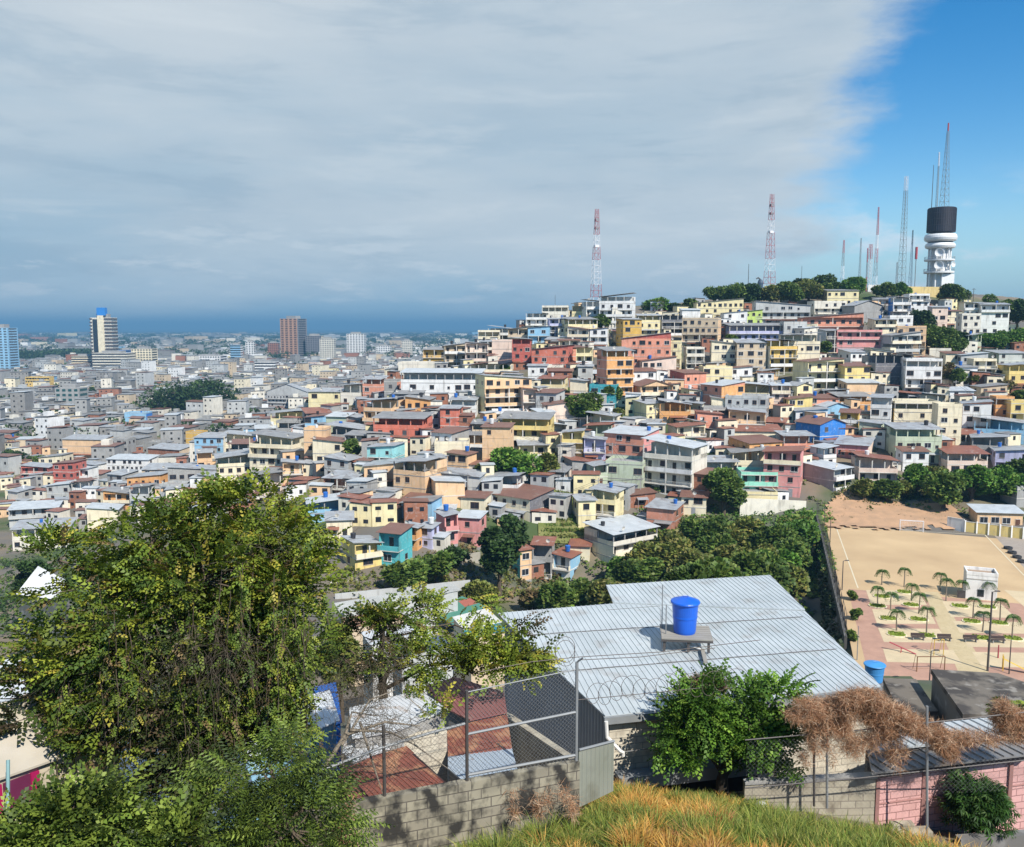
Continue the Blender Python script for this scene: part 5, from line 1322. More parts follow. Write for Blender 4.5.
m = MB(); a, b = at(876.5, 776, 22.1), at(1050, 754, 23.3); m.tube([(a.x-t.location.x, a.y-t.location.y-.09, a.z-.75), (b.x-t.location.x, b.y-t.location.y-.09, b.z-.75)], .03, 4); m.build('bond_beam', [plain('dark_pink_pilaster', (.33, .17, .15), .9)], t)
p = at(935, 828, 21.7); t = empty('concrete_step', (p.x, p.y, p.z), .05, 'low concrete block step at the foot of the pink wall', 'step'); m = MB(); m.box(-1.0, -.1, -.1, .2, -.6, -.05); m.box(-1.1, -.5, .1, .3, -.6, .06); m.build('block', [GBW], t)
p = at(1005, 838, 21.3); t = empty('concrete_step', (p.x, p.y, p.z), .12, 'stained concrete kerb at the foot of the mango bush', 'step'); m = MB(); m.box(-1.3, 2, -.1, .15, -.8, .1); m.build('block', [CONCD], t)
# ---- near-side stained block wall with chain-link fence
SBW = blockwall('mould_stained_block', (.33, .30, .22), (.24, .215, .165), (.12, .105, .085), .42, .21, (.03, .028, .024), .42, .60)
wall_pix = [(200, 838), (330, 806), (470, 780), (578, 760)]; wall_Y = [14.9, 15.8, 16.7, 17.5]
wp = [at(x, y, Y) for (x, y), Y in zip(wall_pix, wall_Y)]
wallseg('block_wall', [tuple(p) for p in wp], 2.0, .18, [SBW], 'mould-stained grey block wall carrying the chain-link fence', base=.8)
fn = empty('chain_link_fence', tuple(wp[2]), 0, 'sagging galvanised chain-link fence with pipe posts on the stained block wall', 'fence')
O = wp[2]
def rel(p): return Vector(p)-O
posts = [(383, 797, 722), (467, 781, 662), (576, 761, 655)]
def wallpt(px):                          # point of the wall top under a given column
    for a, b, pa, pb in zip(wp, wp[1:], wall_pix, wall_pix[1:]):
        if pa[0] <= px <= pb[0]: t = (px-pa[0])/(pb[0]-pa[0]); return a+(b-a)*t
FH = 2.12
tops = []
for px, h_ in ((300, 1.3), (383, 1.45), (467, 1.9), (576, 2.15)):
    p = wallpt(px); m = MB(); m.tube([rel(p), rel(p+Vector((0, 0, h_)))], .035, 7); tops.append(p+Vector((0, 0, h_)))
    if px == 576: m.tube([rel(p+Vector((0, 0, h_))), rel(p+Vector((.12, -.1, h_+.14)))], .02, 5)
    m.build('post', [GALV if px > 500 else STEELD], fn)
def wirenet(parent, A, B, hA, hB, pitch, r, mat, sag=0):
    """diamond mesh between two posts"""
    A, B = Vector(A), Vector(B); L = (B-A).length; m = MB(); H0 = (hA+hB)/2; n = int((L+H0)/pitch)
    for k in range(n):
        for sg in (0, 1):
            x0 = k*pitch-H0 if sg == 0 else k*pitch; x1 = x0+H0 if sg == 0 else x0-H0; z0, z1 = 0, H0
            if x0 < 0: z0 = -x0*1.0; x0 = 0
            if x1 > L: z1 = H0-(x1-L); x1 = L
            if x1 < 0: z1 = H0+x1; x1 = 0
            if x0 > L: z0 = x0-L; x0 = L
            if z1-z0 < .05: continue
            f0, f1 = x0/L, x1/L; hh = lambda f, z: z*(hA+(hB-hA)*f)/H0
            m.tube([A+(B-A)*f0+Vector((0, 0, hh(f0, z0))), A+(B-A)*f1+Vector((0, 0, hh(f1, z1)))], r, 3, cap=False)
    return m.build('wire_mesh', [mat], parent)
WIRE = plain('thin_grey_wire', (.30, .30, .30), .5, .4)
wirenet(fn, rel(wallpt(467)), rel(wallpt(576)), 1.9, 2.1, .085, .0022, WIRE); wirenet(fn, rel(wallpt(300)), rel(wallpt(383)), 1.2, 1.35, .1, .0026, STEELD); wirenet(fn, rel(wallpt(383)), rel(wallpt(467)), 1.35, 1.6, .1, .0026, STEELD)
m = MB(); m.tube([rel(wallpt(467)+Vector((0, 0, .98))), rel(wallpt(576)+Vector((0, 0, 1.07)))], .028, 6); m.build('middle_rail', [GALV], fn)
m = MB(); m.tube([rel(wallpt(467)+Vector((0, 0, 1.86))), rel(wallpt(576)+Vector((0, 0, 2.0)))], .012, 5); m.build('top_wire', [GALV], fn)
a = wallpt(300)+Vector((0, 0, .62)); pts_ = [rel(at(x, y, Y)) for x, y, Y in ((322, 770, 15.7), (380, 748, 16.1), (430, 733, 16.5), (467, 723, 16.7))]; m = MB(); m.tube(pts_, .028, 6); m.build('bent_rail', [GALV], fn)
m = MB(); m.tube([rel(wallpt(467)), rel(wallpt(576))], .03, 6); o = m.build('bottom_rail', [GALV], fn); o.location = (0, 0, .12)
# grey sheet gate at the end of the wall and short rail
a, b = at(579, 750, 17.62), at(614, 741, 18.3); gt = empty('sheet_gate', (a.x, a.y, 0), 0, 'grey-green vertical sheet gate between the stained wall and the cream wall', 'gate')
o = vwall('panel', (a.x, a.y), (b.x, b.y), a.z, a.z-1.3, .05, [sheet('grey_green_gate', (.24, .25, .20), (.30, .31, .26), (.15, .14, .10), .6, .8, 1.0, 2.4)], gt, zt2=b.z); o.location = (0, 0, 0)
m = MB(); m.tube([(0, 0, a.z), (b.x-a.x, b.y-a.y, b.z)], .03, 6); m.build('top_rail', [GALV], gt)
# ---- right-hand fence in front of the cream and pink walls
f2 = empty('chain_link_fence', tuple(at(827, 806, 21.3)), 0, 'overgrown pipe and wire fence buried under dry brown creeper', 'fence'); O = f2.location.copy()
for px, pt, pb, Y in ((814, 730, 806, 21.3), (827, 728, 808, 21.3), (927, 706, 838, 21.2)):
    m = MB(); m.tube([rel(at(px, pb, Y)), rel(at(px, pt, Y))], .032, 6); m.build('post', [STEELD if px == 814 else GALV], f2)
for y0, y1 in ((736, 724), (784, 772)):
    m = MB(); m.tube([rel(at(745, y0+4, 21.3)), rel(at(860, y0-6, 21.3)), rel(at(1045, y1-14, 21.4))], .018, 5); m.build('rail', [STEELD], f2)
wirenet(f2, rel(at(745, 800, 21.25)), rel(at(1040, 790, 21.3)), 1.6, 1.6, .12, .0014, WIRE)
# ---- barbed wire strands and coil over the eave
bw = empty('barbed_wire', tuple(at(576, 690, 17.6)), 0, 'rusty barbed wire strands and loose razor coil crossing in front of the zinc roof', 'barbed wire'); O = bw.location.copy()
RW = plain('rusty_wire', (.16, .13, .11), .7, .3)
def strand(pp, r=.008):
    m = MB(); m.tube([rel(at(x, y, Y)) for x, y, Y in pp], r, 4); m.build('wire_strand', [RW], bw)
strand([(576, 700, 17.5), (640, 694, 18.5), (700, 688, 19.5)]); strand([(480, 672, 16.8), (530, 662, 17.2), (578, 657, 17.5), (660, 652, 18.5), (760, 640, 20)]); strand([(578, 660, 17.5), (640, 657, 18.5), (715, 648, 19.5)]); strand([(606, 610, 24), (660, 606, 24), (662, 650, 22)], .005)
m = MB(); cp = []
for k in range(420):
    f_ = k/420; a_ = f_*2*math.pi*13; px = 590+f_*150+9*math.cos(a_); py = 692-f_*12+11*math.sin(a_)+3*math.sin(f_*19); cp.append(rel(at(px, py, 17.7+f_*2.2+.12*math.sin(a_+1))))
m.tube(cp, .006, 3); m.build('razor_coil', [RW], bw)
m = MB(); cp = [rel(at(565+10*math.cos(k/40*6.28*2.2), 655+12*math.sin(k/40*6.28*2.2)-k*.2, 17.4)) for k in range(41)]; m.tube(cp, .007, 3); m.build('razor_coil', [RW], bw)
# ---- sheds in the yard behind the stained wall
RUST = sheet('rusted_red_sheet', (.27, .085, .055), (.20, .07, .05), (.40, .20, .11), .50, .62, 2.0, .01, .7); RBR = sheet('red_brown_sheet', (.22, .085, .08), (.26, .11, .10), (.33, .22, .18), .64, .8, 1, .01, .6)
WHZ = sheet('white_zinc_sheet', (.56, .58, .59), (.64, .66, .67), (.36, .27, .20), .56, .7, 1.6, .01, .5); MIX = sheet('half_rusted_sheet', (.34, .38, .43), (.40, .44, .48), (.20, .08, .055), .48, .54, 1.6, .01, .6)
def shed(label, pans, zfloor=-14, wallm=CONC, name='shed'):
    t = empty(name, (0, 0, 0), 0, label, 'shed')
    for px, z, mat, dr in pans:
        P = [onz(x, y, z) for x, y in px]; Q = [(p.x, p.y) for p in P]; a, b = onz(dr[0], dr[1], z), onz(dr[2], dr[3], z)
        ribbed_roof('roof', [Q], lambda x, y, z=z: CAMZ+z, (b.x-a.x, b.y-a.y), .11, [mat], t, .03, .014, .03)
        c = np.mean(np.array(Q), 0); Q2 = [tuple(c+(np.array(q)-c)*.93) for q in Q]
        if sum(Q2[i][0]*Q2[(i+1) % len(Q2)][1]-Q2[(i+1) % len(Q2)][0]*Q2[i][1] for i in range(len(Q2))) < 0: Q2 = Q2[::-1]
        m = MB(); m.prism(Q2, CAMZ+zfloor, CAMZ+z-.035); m.build('wall', [wallm], t)
    return t
shed('low shed under a rust-red sheet roof just behind the stained wall', [([(338, 772), (374, 756), (406, 746), (447, 783), (400, 800), (336, 812)], -9.55, RUST, (380, 755, 420, 790))])
shed('shed under a two-level whitish zinc roof beneath bare branches', [([(349, 708), (419, 690), (448, 709), (396, 731), (352, 738)], -9.2, WHZ, (400, 695, 430, 715)), ([(347, 730), (392, 733), (391, 748), (353, 762), (342, 752)], -9.5, WHZ, (360, 735, 380, 755))])
shed('shed under a plain red-brown roof with leafy branches over it', [([(424, 686), (455, 677), (504, 692), (507, 712), (470, 720), (447, 709)], -9.9, RBR, (460, 680, 490, 712))])
shed('shed under a half-rusted half-blue sheet roof seen through the fence', [([(447, 731), (480, 719), (507, 714), (512, 748), (448, 756)], -10.0, RUST, (470, 722, 495, 755)), ([(448, 756.5), (512, 748.5), (518, 772), (468, 786), (448, 768)], -10.02, sheet('blue_grey_sheet', (.36, .42, .48), (.42, .48, .53), (.2, .12, .09), .62, .7, 1.2, .01), (470, 755, 495, 780))])
a, b = onz(398, 740, -9.5), onz(447, 730, -9.5); cw = empty('block_wall', (0, 0, 0), 0, 'cream block gable wall between the rusty roof and the half-blue roof', 'wall'); vwall('wall_panel', (a.x, a.y), (b.x, b.y), CAMZ-9.48, CAMZ-13, .15, [CBW], cw)
a, b = at(520, 700, 22.5), at(560, 760, 18.2); t = empty('retaining_wall', (0, 0, 0), 0, 'grey concrete plinth wall running along the corrugated side of the big building', 'wall'); vwall('wall_panel', (onz(500, 712, -10.9).x, onz(500, 712, -10.9).y), (onz(578, 765, -10.9).x, onz(578, 765, -10.9).y), CAMZ-10.9, CAMZ-14.5, .2, [GBW], t)
# ---- buildings beyond the yard
def roofpatch(label, pix, z, mat, zfloor, wm_, name='shed', cat='shed'):
    return shed(label, [(pix, z, mat, (pix[0][0], pix[0][1], pix[-1][0], pix[-1][1]))], zfloor, wm_, name)
roofpatch('long pale concrete shed roof beyond the yard, at the foot of the ravine', [(334, 603), (452, 583), (462, 590), (340, 613)], -40, paint('pale_screed', (.50, .50, .46), .4), -46, wallmat('paleGrey'))
roofpatch('white flat roof between the tennis court and the teal strip', [(452, 617), (487, 608), (502, 622), (464, 630)], -30, paint('white_roof_coating', (.72, .70, .64), .3), -38, wallmat('cream'))
roofpatch('teal sheet awning at the corner of the zinc roof', [(462, 631), (499, 623), (508, 630), (470, 638)], -26, sheet('teal_sheet', (.03, .22, .28), (.05, .26, .32), None, 0, 0, 1, .01), -34, wallmat('tan'))
roofpatch('small white roof glimpsed through the middle tree', [(360, 632), (420, 622), (440, 632), (370, 645)], -28, WHZ, -36, wallmat('white'))
roofpatch('dull blue roof glimpsed behind the middle tree', [(390, 645), (440, 636), (455, 645), (400, 656)], -24, sheet('dull_blue_sheet', (.09, .13, .19), (.12, .17, .23), None, 0, 0, 1, .01), -32, wallmat('paleGrey'))
roofpatch('terracotta coloured roof behind the middle tree crown', [(340, 618), (395, 610), (410, 618), (345, 628)], -33, sheet('terracotta_sheet', (.36, .19, .11), (.42, .24, .15), None, 0, 0, 1, .01), -40, wallmat('tan'))
m = MB(); m.face([onz(x, y, -43.2) for x, y in ((432, 612), (462, 596), (486, 606), (455, 626))]); tag(m.build('tennis_court', [soil('green_court', (.06, .20, .14), (.08, .23, .17), 1)]), kind='structure')
m = MB(); m.face([onz(x, y, -43.19) for x, y in ((458, 601), (470, 598), (478, 603), (465, 607))]); tag(m.build('court_marking', [soil('red_court', (.38, .12, .08), (.34, .10, .07), 1)]), kind='structure')
for (x0, y0, x1, y1, Y0, Y1, h_, mt, lb) in ((330, 590, 400, 584, 148, 152, 5, wallmat('offwhite'), 'stained pale retaining wall below the yellow balcony house'), (400, 572, 480, 560, 158, 166, 5, paint('stained_bank_wall', (.38, .35, .28), .6), 'weathered retaining wall below the pink houses'), (740, 506, 806, 509, 190, 192, 4, wallmat('offwhite'), 'whitewashed wall beside the steep steps above the ravine'), (335, 602, 470, 588, 140, 146, 3.5, wallmat('paleGrey'), 'long panelled grey wall at the bottom of the ravine')):
    wallseg('retaining_wall', [tuple(at(x0, y0-8, Y0)), tuple(at(x1, y1-8, Y1))], h_, .3, [mt], lb, base=3)
# roofs behind the great foreground tree
shed('white corrugated shed roofs showing through the big foreground tree', [([(60, 742), (150, 715), (175, 760), (70, 800)], -11.5, WHZ, (70, 745, 90, 795)), ([(0, 700), (90, 690), (110, 730), (0, 760)], -13.5, ROOFM['l'], (40, 695, 50, 750))], -17, wallmat('white'))
shed('pale roof patch at the edge of the view above the magenta shutters', [([(-20, 668), (24, 654), (30, 700), (-20, 712)], -17, WHZ, (5, 660, 10, 705))], -24, wallmat('white'))
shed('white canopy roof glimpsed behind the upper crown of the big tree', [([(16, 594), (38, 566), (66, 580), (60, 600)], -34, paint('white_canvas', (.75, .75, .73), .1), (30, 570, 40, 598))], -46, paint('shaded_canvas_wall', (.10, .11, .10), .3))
shed('blue tarpaulin shelter behind the trunk of the big tree', [([(300, 690), (336, 682), (342, 722), (306, 735)], -13, plain('blue_tarpaulin', (.01, .10, .38), .5), (310, 690, 320, 730))], -17, plain('blue_tarpaulin', (.01, .10, .38), .5))
shed('white zinc roofs under the drooping lower branches', [([(220, 715), (330, 690), (340, 720), (235, 765)], -12.2, WHZ, (260, 710, 275, 745)), ([(120, 790), (240, 750), (260, 800), (150, 840)], -10.5, WHZ, (160, 780, 190, 830))], -16, wallmat('sky'))
hb = empty('cottage', (0, 0, 0), 0, 'cream cottage with magenta shutters at the bottom corner of the view', 'house')
a, b = at(-30, 790, 13.6), at(118, 736, 16.5)
vwall('wall', (a.x, a.y), (b.x, b.y), a.z, a.z-3, .2, [blockwall('cream_boards', (.60, .52, .38), (.56, .48, .35), (.40, .34, .25), 4, .12)], hb, zt2=b.z)
ang = math.atan2(b.y-a.y, b.x-a.x); L = (b-a).length
m = MB(); m.tube([a+Vector((-.1, -.08, .02)), b+Vector((0, -.08, .02))], .05, 6); m.build('gutter', [STEELD], hb)
MAG = plain('magenta_shutter', (.42, .012, .10), .55); DMG = plain('magenta_glass', (.16, .03, .08), .3)
for px0, px1, mt in ((-22, -2, MAG), (0, 24, DMG), (25, 33, MAG)):
    f0, f1 = (px0+30)/148, (px1+30)/148; p0, p1 = a+(b-a)*f0, a+(b-a)*f1; o = vwall('shutter' if mt is MAG else 'window', (p0.x+.02, p0.y-.06), (p1.x+.02, p1.y-.06), p0.z-.08, p0.z-.75, .05, [mt], hb, zt2=p1.z-.08)
quadm('roof', [a+Vector((0, -.15, .07)), b+Vector((.1, -.15, .07)), b+Vector((-.8, 2.2, .5)), a+Vector((-.8, 2.2, .5))], sheet('cream_roof_sheet', (.52, .46, .36), (.6, .54, .44), (.35, .28, .2), .6, .8, 1), hb)
m = MB(); m.tube([at(8, 800, 13.9), at(8, 760, 13.9), at(8, 842, 13.7)], .03, 6); m.build('pipe', [plain('turquoise_pipe', (.25, .42, .42), .5)], hb)

# ------------------------------------------------------------------ foreground trees
def near_tree(name, label, blobs, base, kind, size, cols, cw, limbs, cat='tree', trunk=None, tint2=None, bark=BARK, trans=None, density=1.0):
    """blobs: (px,py,rx,ry,Y,n[,rz]) foliage masses; limbs: (points, r0, r1)"""
    t = empty(name, base, 0, label, cat); O = Vector(base); m = MB()
    V = []; Q = []; C = []; o = 0; cents = []
    for b in blobs:
        px, py, rx, ry, Y, n = b[:6]; c = at(px, py, Y); s = Y/F; cc = cols, cw
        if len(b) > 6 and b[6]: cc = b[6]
        n = int(n*density); k = max(1, n//26)                    # branchlets gather in clumps, so gaps stay open
        P0, D0 = shell(tuple(c), (rx*s, rx*s*.8, ry*s), k, .5)
        for p0, d0 in zip(P0, D0):
            cents.append((c, Vector(p0))); r = rng.uniform(.22, .5); P, D = shell(tuple(p0), (r*1.25, r*1.25, r*.55), 26, .1); D = D*.5+d0*.8+np.array([0, 0, .1])
            kk = rng.uniform(.62, 1.35); v, q, tt = foliage(P-np.array(O), D, kind, size, [tuple(np.array(x)*kk) for x in cc[0]], cc[1]); V.append(v); Q.append(q+o); C.append(tt); o += len(v)
    for c, p0 in cents[::2]:
        mid = (c+p0)/2+Vector((0, 0, -.08)); m.tube([c-O, mid-O, p0-O], .022, 4, r1=.007, cap=False)
    for pp, r0, r1 in limbs:
        pts_ = [at(*q) if len(q) == 3 else Vector(q) for q in pp]; m.tube([p-O for p in pts_], r0, 8, r1=r1)
    m.build('trunk', [bark], t); link('crown', npmesh('crown', np.concatenate(V), np.concatenate(Q), LEAF, np.concatenate(C)), t)
    return t, O
def twigs(t, O, px, py, rx, ry, Y, n, L, droop, mat, name='dead_twigs', r=.006, cl=5):
    m = MB()
    for i in range(n):
        a = rng.normal(0, .45, 2); p = at(px+a[0]*rx, py+a[1]*ry, Y+rng.normal(0, .5)); d = Vector(rng.normal(0, 1, 3)).normalized(); d.z = abs(d.z)*.3-droop*.3; pts_ = [p]
        for k in range(cl): d = (d+Vector(rng.normal(0, .35, 3))+Vector((0, 0, -droop))).normalized(); pts_.append(pts_[-1]+d*L/cl)
        m.tube([q-O for q in pts_], r, 3, r1=r*.4, cap=False)
    o = m.build(name, [mat], t); o['kind'] = 'stuff'; return o
FG = [(.17, .22, .028), (.12, .18, .026), (.26, .29, .035), (.06, .10, .018), (.36, .31, .05), (.20, .14, .06)]; FW = (5, 5, 2.5, 4, .7, 1)
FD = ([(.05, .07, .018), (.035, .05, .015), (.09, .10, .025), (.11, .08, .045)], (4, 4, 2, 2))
YG = ([(.24, .29, .035), (.16, .22, .028), (.38, .34, .05)], (4, 5, 1.6))
tb = at(205, 900, 16.5)
bt, BO = near_tree('vine_draped_tree', 'large yellow-green tree draped with vines and dead twigs, filling the lower corner', [
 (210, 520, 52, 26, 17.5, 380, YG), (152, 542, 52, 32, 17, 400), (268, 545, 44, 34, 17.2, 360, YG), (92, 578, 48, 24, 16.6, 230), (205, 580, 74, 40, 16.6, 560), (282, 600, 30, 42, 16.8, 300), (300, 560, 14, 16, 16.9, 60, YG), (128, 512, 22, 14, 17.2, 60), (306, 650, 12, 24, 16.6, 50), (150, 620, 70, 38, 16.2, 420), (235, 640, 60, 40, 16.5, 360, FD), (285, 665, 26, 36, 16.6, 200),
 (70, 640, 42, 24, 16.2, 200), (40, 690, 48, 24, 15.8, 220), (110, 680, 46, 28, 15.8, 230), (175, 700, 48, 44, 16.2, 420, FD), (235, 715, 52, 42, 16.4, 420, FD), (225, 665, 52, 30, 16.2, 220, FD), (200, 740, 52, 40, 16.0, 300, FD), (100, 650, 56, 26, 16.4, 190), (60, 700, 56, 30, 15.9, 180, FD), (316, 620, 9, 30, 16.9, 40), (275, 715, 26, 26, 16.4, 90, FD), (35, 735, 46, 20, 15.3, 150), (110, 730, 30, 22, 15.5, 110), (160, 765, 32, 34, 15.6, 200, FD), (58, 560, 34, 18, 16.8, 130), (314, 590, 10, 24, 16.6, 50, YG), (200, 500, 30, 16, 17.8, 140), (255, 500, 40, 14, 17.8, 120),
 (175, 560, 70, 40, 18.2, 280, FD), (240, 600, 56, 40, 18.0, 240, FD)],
 tuple(tb), 'spray', 1.0, FG, FW,
 [([(205, 900, 16.5), (200, 760, 16.6), (215, 690, 16.8), (205, 620, 17), (215, 540, 17.3)], .22, .05), ([(213, 700, 16.8), (260, 640, 16.9), (285, 580, 17)], .12, .03), ([(205, 680, 16.8), (140, 620, 16.6), (100, 580, 16.6)], .11, .03), ([(200, 730, 16.6), (130, 700, 16.2), (40, 690, 15.8)], .07, .02), ([(200, 760, 16.5), (100, 752, 15.6), (0, 742, 15)], .045, .015), ([(70, 745, 15.5), (71, 690, 15.6)], .05, .03)])
def curtains(t, O, spots, n, Y, cols, cw, L=(.8, 2.4)):
    m = MB(); PP = []
    for i in range(n):
        x0_, x1_, y0_, y1_ = spots[rng.integers(0, len(spots))]; p = at(rng.uniform(x0_, x1_), rng.uniform(y0_, y1_), Y+rng.normal(0, .35)); ln = rng.uniform(*L); pts_ = [p]; d = Vector(rng.normal(0, .25, 3)); d.z = 0; st = int(ln/.18)
        for k in range(st): pts_.append(pts_[-1]+Vector((d.x*.12*(1-k/st), d.y*.12*(1-k/st), -.18))+Vector(rng.normal(0, .012, 3))); PP += [pts_[-1]]*(2 if rng.random() < .8 else 1)
        m.tube([q-O for q in pts_], .008, 3, cap=False)
    o = m.build('hanging_vine', [BARK], t); o['kind'] = 'stuff'; P = np.array([tuple(p-O) for p in PP])+rng.normal(0, .05, (len(PP), 3)); D = rng.normal(0, 1, (len(P), 3)); D[:, 2] = -.5
    v, q, tt = foliage(P, D, 'spray', .62, cols, cw); o = link('vine_leaves', npmesh('vine_leaves', v, q, LEAF, tt), t); o['kind'] = 'stuff'
DT = plain('grey_brown_dead_twig', (.085, .068, .045), .95)
curtains(bt, BO, [(150, 250, 600, 720), (170, 305, 560, 700), (60, 170, 620, 710), (270, 312, 600, 690), (90, 150, 580, 650)], 230, 15.7, FG, FW)
twigs(bt, BO, 220, 655, 60, 34, 15.9, 420, .9, .45, DT, r=.0045); twigs(bt, BO, 120, 690, 70, 50, 15.7, 260, .7, .3, DT, r=.0045); twigs(bt, BO, 285, 690, 30, 50, 16.2, 160, .7, .2, DT); twigs(bt, BO, 260, 560, 90, 50, 17, 260, .5, .1, DT); twigs(bt, BO, 185, 745, 60, 60, 15.8, 300, .9, .5, DT, r=.0045)
BG = [(.11, .165, .025), (.19, .25, .04), (.065, .10, .018), (.035, .055, .014)]
tb = at(285, 900, 13.5)
near_tree('feather_leaf_tree', 'dark green feathery-leaved tree spreading at the foot of the vine-draped tree', [(262, 772, 46, 12, 13.6, 220), (222, 803, 38, 20, 13.4, 260), (295, 752, 20, 7, 13.8, 50), (305, 806, 28, 24, 13.8, 260, ([(.05, .08, .018), (.03, .05, .012)], (1, 1))), (290, 830, 66, 26, 13.2, 520), (215, 840, 44, 20, 13.0, 240), (325, 840, 22, 12, 13.6, 70)],
 tuple(tb), 'feather', .72, BG, (4, 3, 3, 2), [([(285, 900, 13.5), (285, 820, 13.5), (270, 765, 13.6)], .08, .03), ([(285, 830, 13.5), (235, 790, 13.4)], .05, .015), ([(285, 825, 13.5), (325, 790, 13.8)], .05, .015)], density=1.25)
tb = at(60, 900, 12)
near_tree('leafy_shrub', 'leafy green shrub below the magenta shutters', [(70, 818, 46, 18, 12.6, 420), (30, 840, 44, 14, 12.2, 300), (120, 832, 40, 16, 12.6, 360), (175, 842, 36, 14, 12.6, 240), (105, 795, 24, 10, 13, 90)], tuple(tb), 'spray', .95, BG, (4, 4, 2, 1), [([(60, 900, 12), (65, 840, 12.3), (75, 800, 12.6)], .04, .015)], cat='shrub')
tb = at(385, 745, 22)
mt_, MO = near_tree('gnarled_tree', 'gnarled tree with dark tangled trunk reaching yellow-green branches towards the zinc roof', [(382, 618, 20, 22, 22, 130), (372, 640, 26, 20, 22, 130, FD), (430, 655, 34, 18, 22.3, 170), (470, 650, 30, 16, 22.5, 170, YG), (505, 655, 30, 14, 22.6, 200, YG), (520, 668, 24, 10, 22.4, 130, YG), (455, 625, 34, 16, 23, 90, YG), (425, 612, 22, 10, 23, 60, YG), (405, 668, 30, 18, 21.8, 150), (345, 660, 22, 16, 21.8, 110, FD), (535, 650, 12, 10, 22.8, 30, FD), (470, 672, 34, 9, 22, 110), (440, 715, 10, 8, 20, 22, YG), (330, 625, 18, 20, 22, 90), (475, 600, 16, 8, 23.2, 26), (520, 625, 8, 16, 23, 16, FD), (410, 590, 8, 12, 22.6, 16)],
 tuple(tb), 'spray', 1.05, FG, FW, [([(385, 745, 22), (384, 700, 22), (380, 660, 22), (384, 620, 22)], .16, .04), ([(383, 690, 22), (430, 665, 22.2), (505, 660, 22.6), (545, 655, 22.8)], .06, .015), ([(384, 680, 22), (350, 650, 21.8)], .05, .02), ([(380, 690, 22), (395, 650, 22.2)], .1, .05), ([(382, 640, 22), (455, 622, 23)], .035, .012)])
twigs(mt_, MO, 384, 665, 26, 44, 21.8, 420, .8, .4, DT); twigs(mt_, MO, 345, 685, 40, 26, 21.3, 160, .8, .1, DT)
bb = empty('bare_branches', tuple(at(345, 760, 16.2)), 0, 'bare grey branches sprawling over the white zinc shed roof', 'dead branches'); O = bb.location.copy(); m = MB()
for pp, r in (([(320, 775, 15.9), (345, 735, 16.3), (385, 722, 16.6), (420, 726, 16.9)], .05), ([(345, 735, 16.3), (352, 712, 16.6), (378, 716, 16.8)], .035), ([(342, 745, 16.2), (370, 700, 16.8), (395, 690, 17.2)], .03), ([(350, 730, 16.3), (390, 732, 16.6), (415, 745, 16.8), (450, 770, 16.9)], .03), ([(360, 722, 16.4), (375, 770, 16.3), (385, 800, 16.1)], .03), ([(405, 695, 17.5), (440, 725, 17.6)], .012)):
    m.tube([at(*q)-O for q in pp], r, 6, r1=r*.25)
m.build('bough', [BARKL], bb); 
for a in ((370, 730, 30, 22), (400, 735, 26, 26), (365, 705, 26, 14), (350, 760, 30, 26)): twigs(bb, O, *a, 16.5, 90, .6, .05, DT, 'twigs', .005)
tb = at(722, 806, 22.9)
FT = [(.08, .17, .02), (.12, .23, .028), (.05, .115, .015), (.18, .29, .04)]
near_tree('feathery_tree', 'bright green small tree with dark forked trunk against the cream wall under the zinc eave', [(698, 704, 20, 12, 22.9, 230), (684, 728, 17, 18, 22.6, 260), (712, 724, 18, 14, 22.6, 200), (690, 756, 16, 12, 22.5, 130), (748, 700, 18, 10, 22.9, 170), (758, 726, 24, 18, 22.5, 330), (782, 744, 14, 18, 22.5, 170), (752, 756, 16, 14, 22.5, 150), (780, 690, 15, 8, 23, 110), (705, 684, 10, 6, 23.1, 50), (728, 742, 14, 8, 22.4, 60), (668, 745, 7, 12, 22.6, 40), (790, 768, 8, 10, 22.5, 40)],
 tuple(tb), 'spray', 1.15, FT, (4, 4, 3, 2), [([(722, 815, 22.9), (722, 780, 22.9), (728, 750, 22.9), (724, 712, 23)], .22, .05), ([(724, 775, 22.9), (752, 738, 22.8), (775, 715, 22.8)], .11, .03), ([(722, 770, 22.9), (700, 740, 22.8), (688, 712, 22.9)], .10, .03), ([(728, 738, 22.9), (745, 700, 23.1)], .05, .02)], density=1.15, bark=plain('dark_bark', (.045, .035, .025), .95))
tb = at(978, 842, 20.9)
near_tree('mango_bush', 'rounded dark green mango bush in front of the pink wall', [(978, 800, 23, 23, 21.9, 800), (968, 813, 17, 16, 21.8, 340), (989, 813, 15, 18, 21.8, 340)], tuple(tb), 'mango', .85, [(.035, .085, .016), (.05, .12, .02), (.025, .06, .012), (.09, .15, .04)], (4, 3, 2, 1), [([(978, 846, 21.9), (978, 810, 21.9)], .05, .03)], cat='bush')
tb = at(1010, 728, 24)
near_tree('small_tree', 'small leafy tree rising beside the concrete shed roof', [(1014, 712, 16, 8, 24.5, 90), (1002, 705, 8, 5, 24.5, 24)], tuple(tb), 'palmate', 1.2, BG, (3, 3, 1, 1), [([(1010, 735, 24), (1012, 712, 24.4)], .04, .02)])
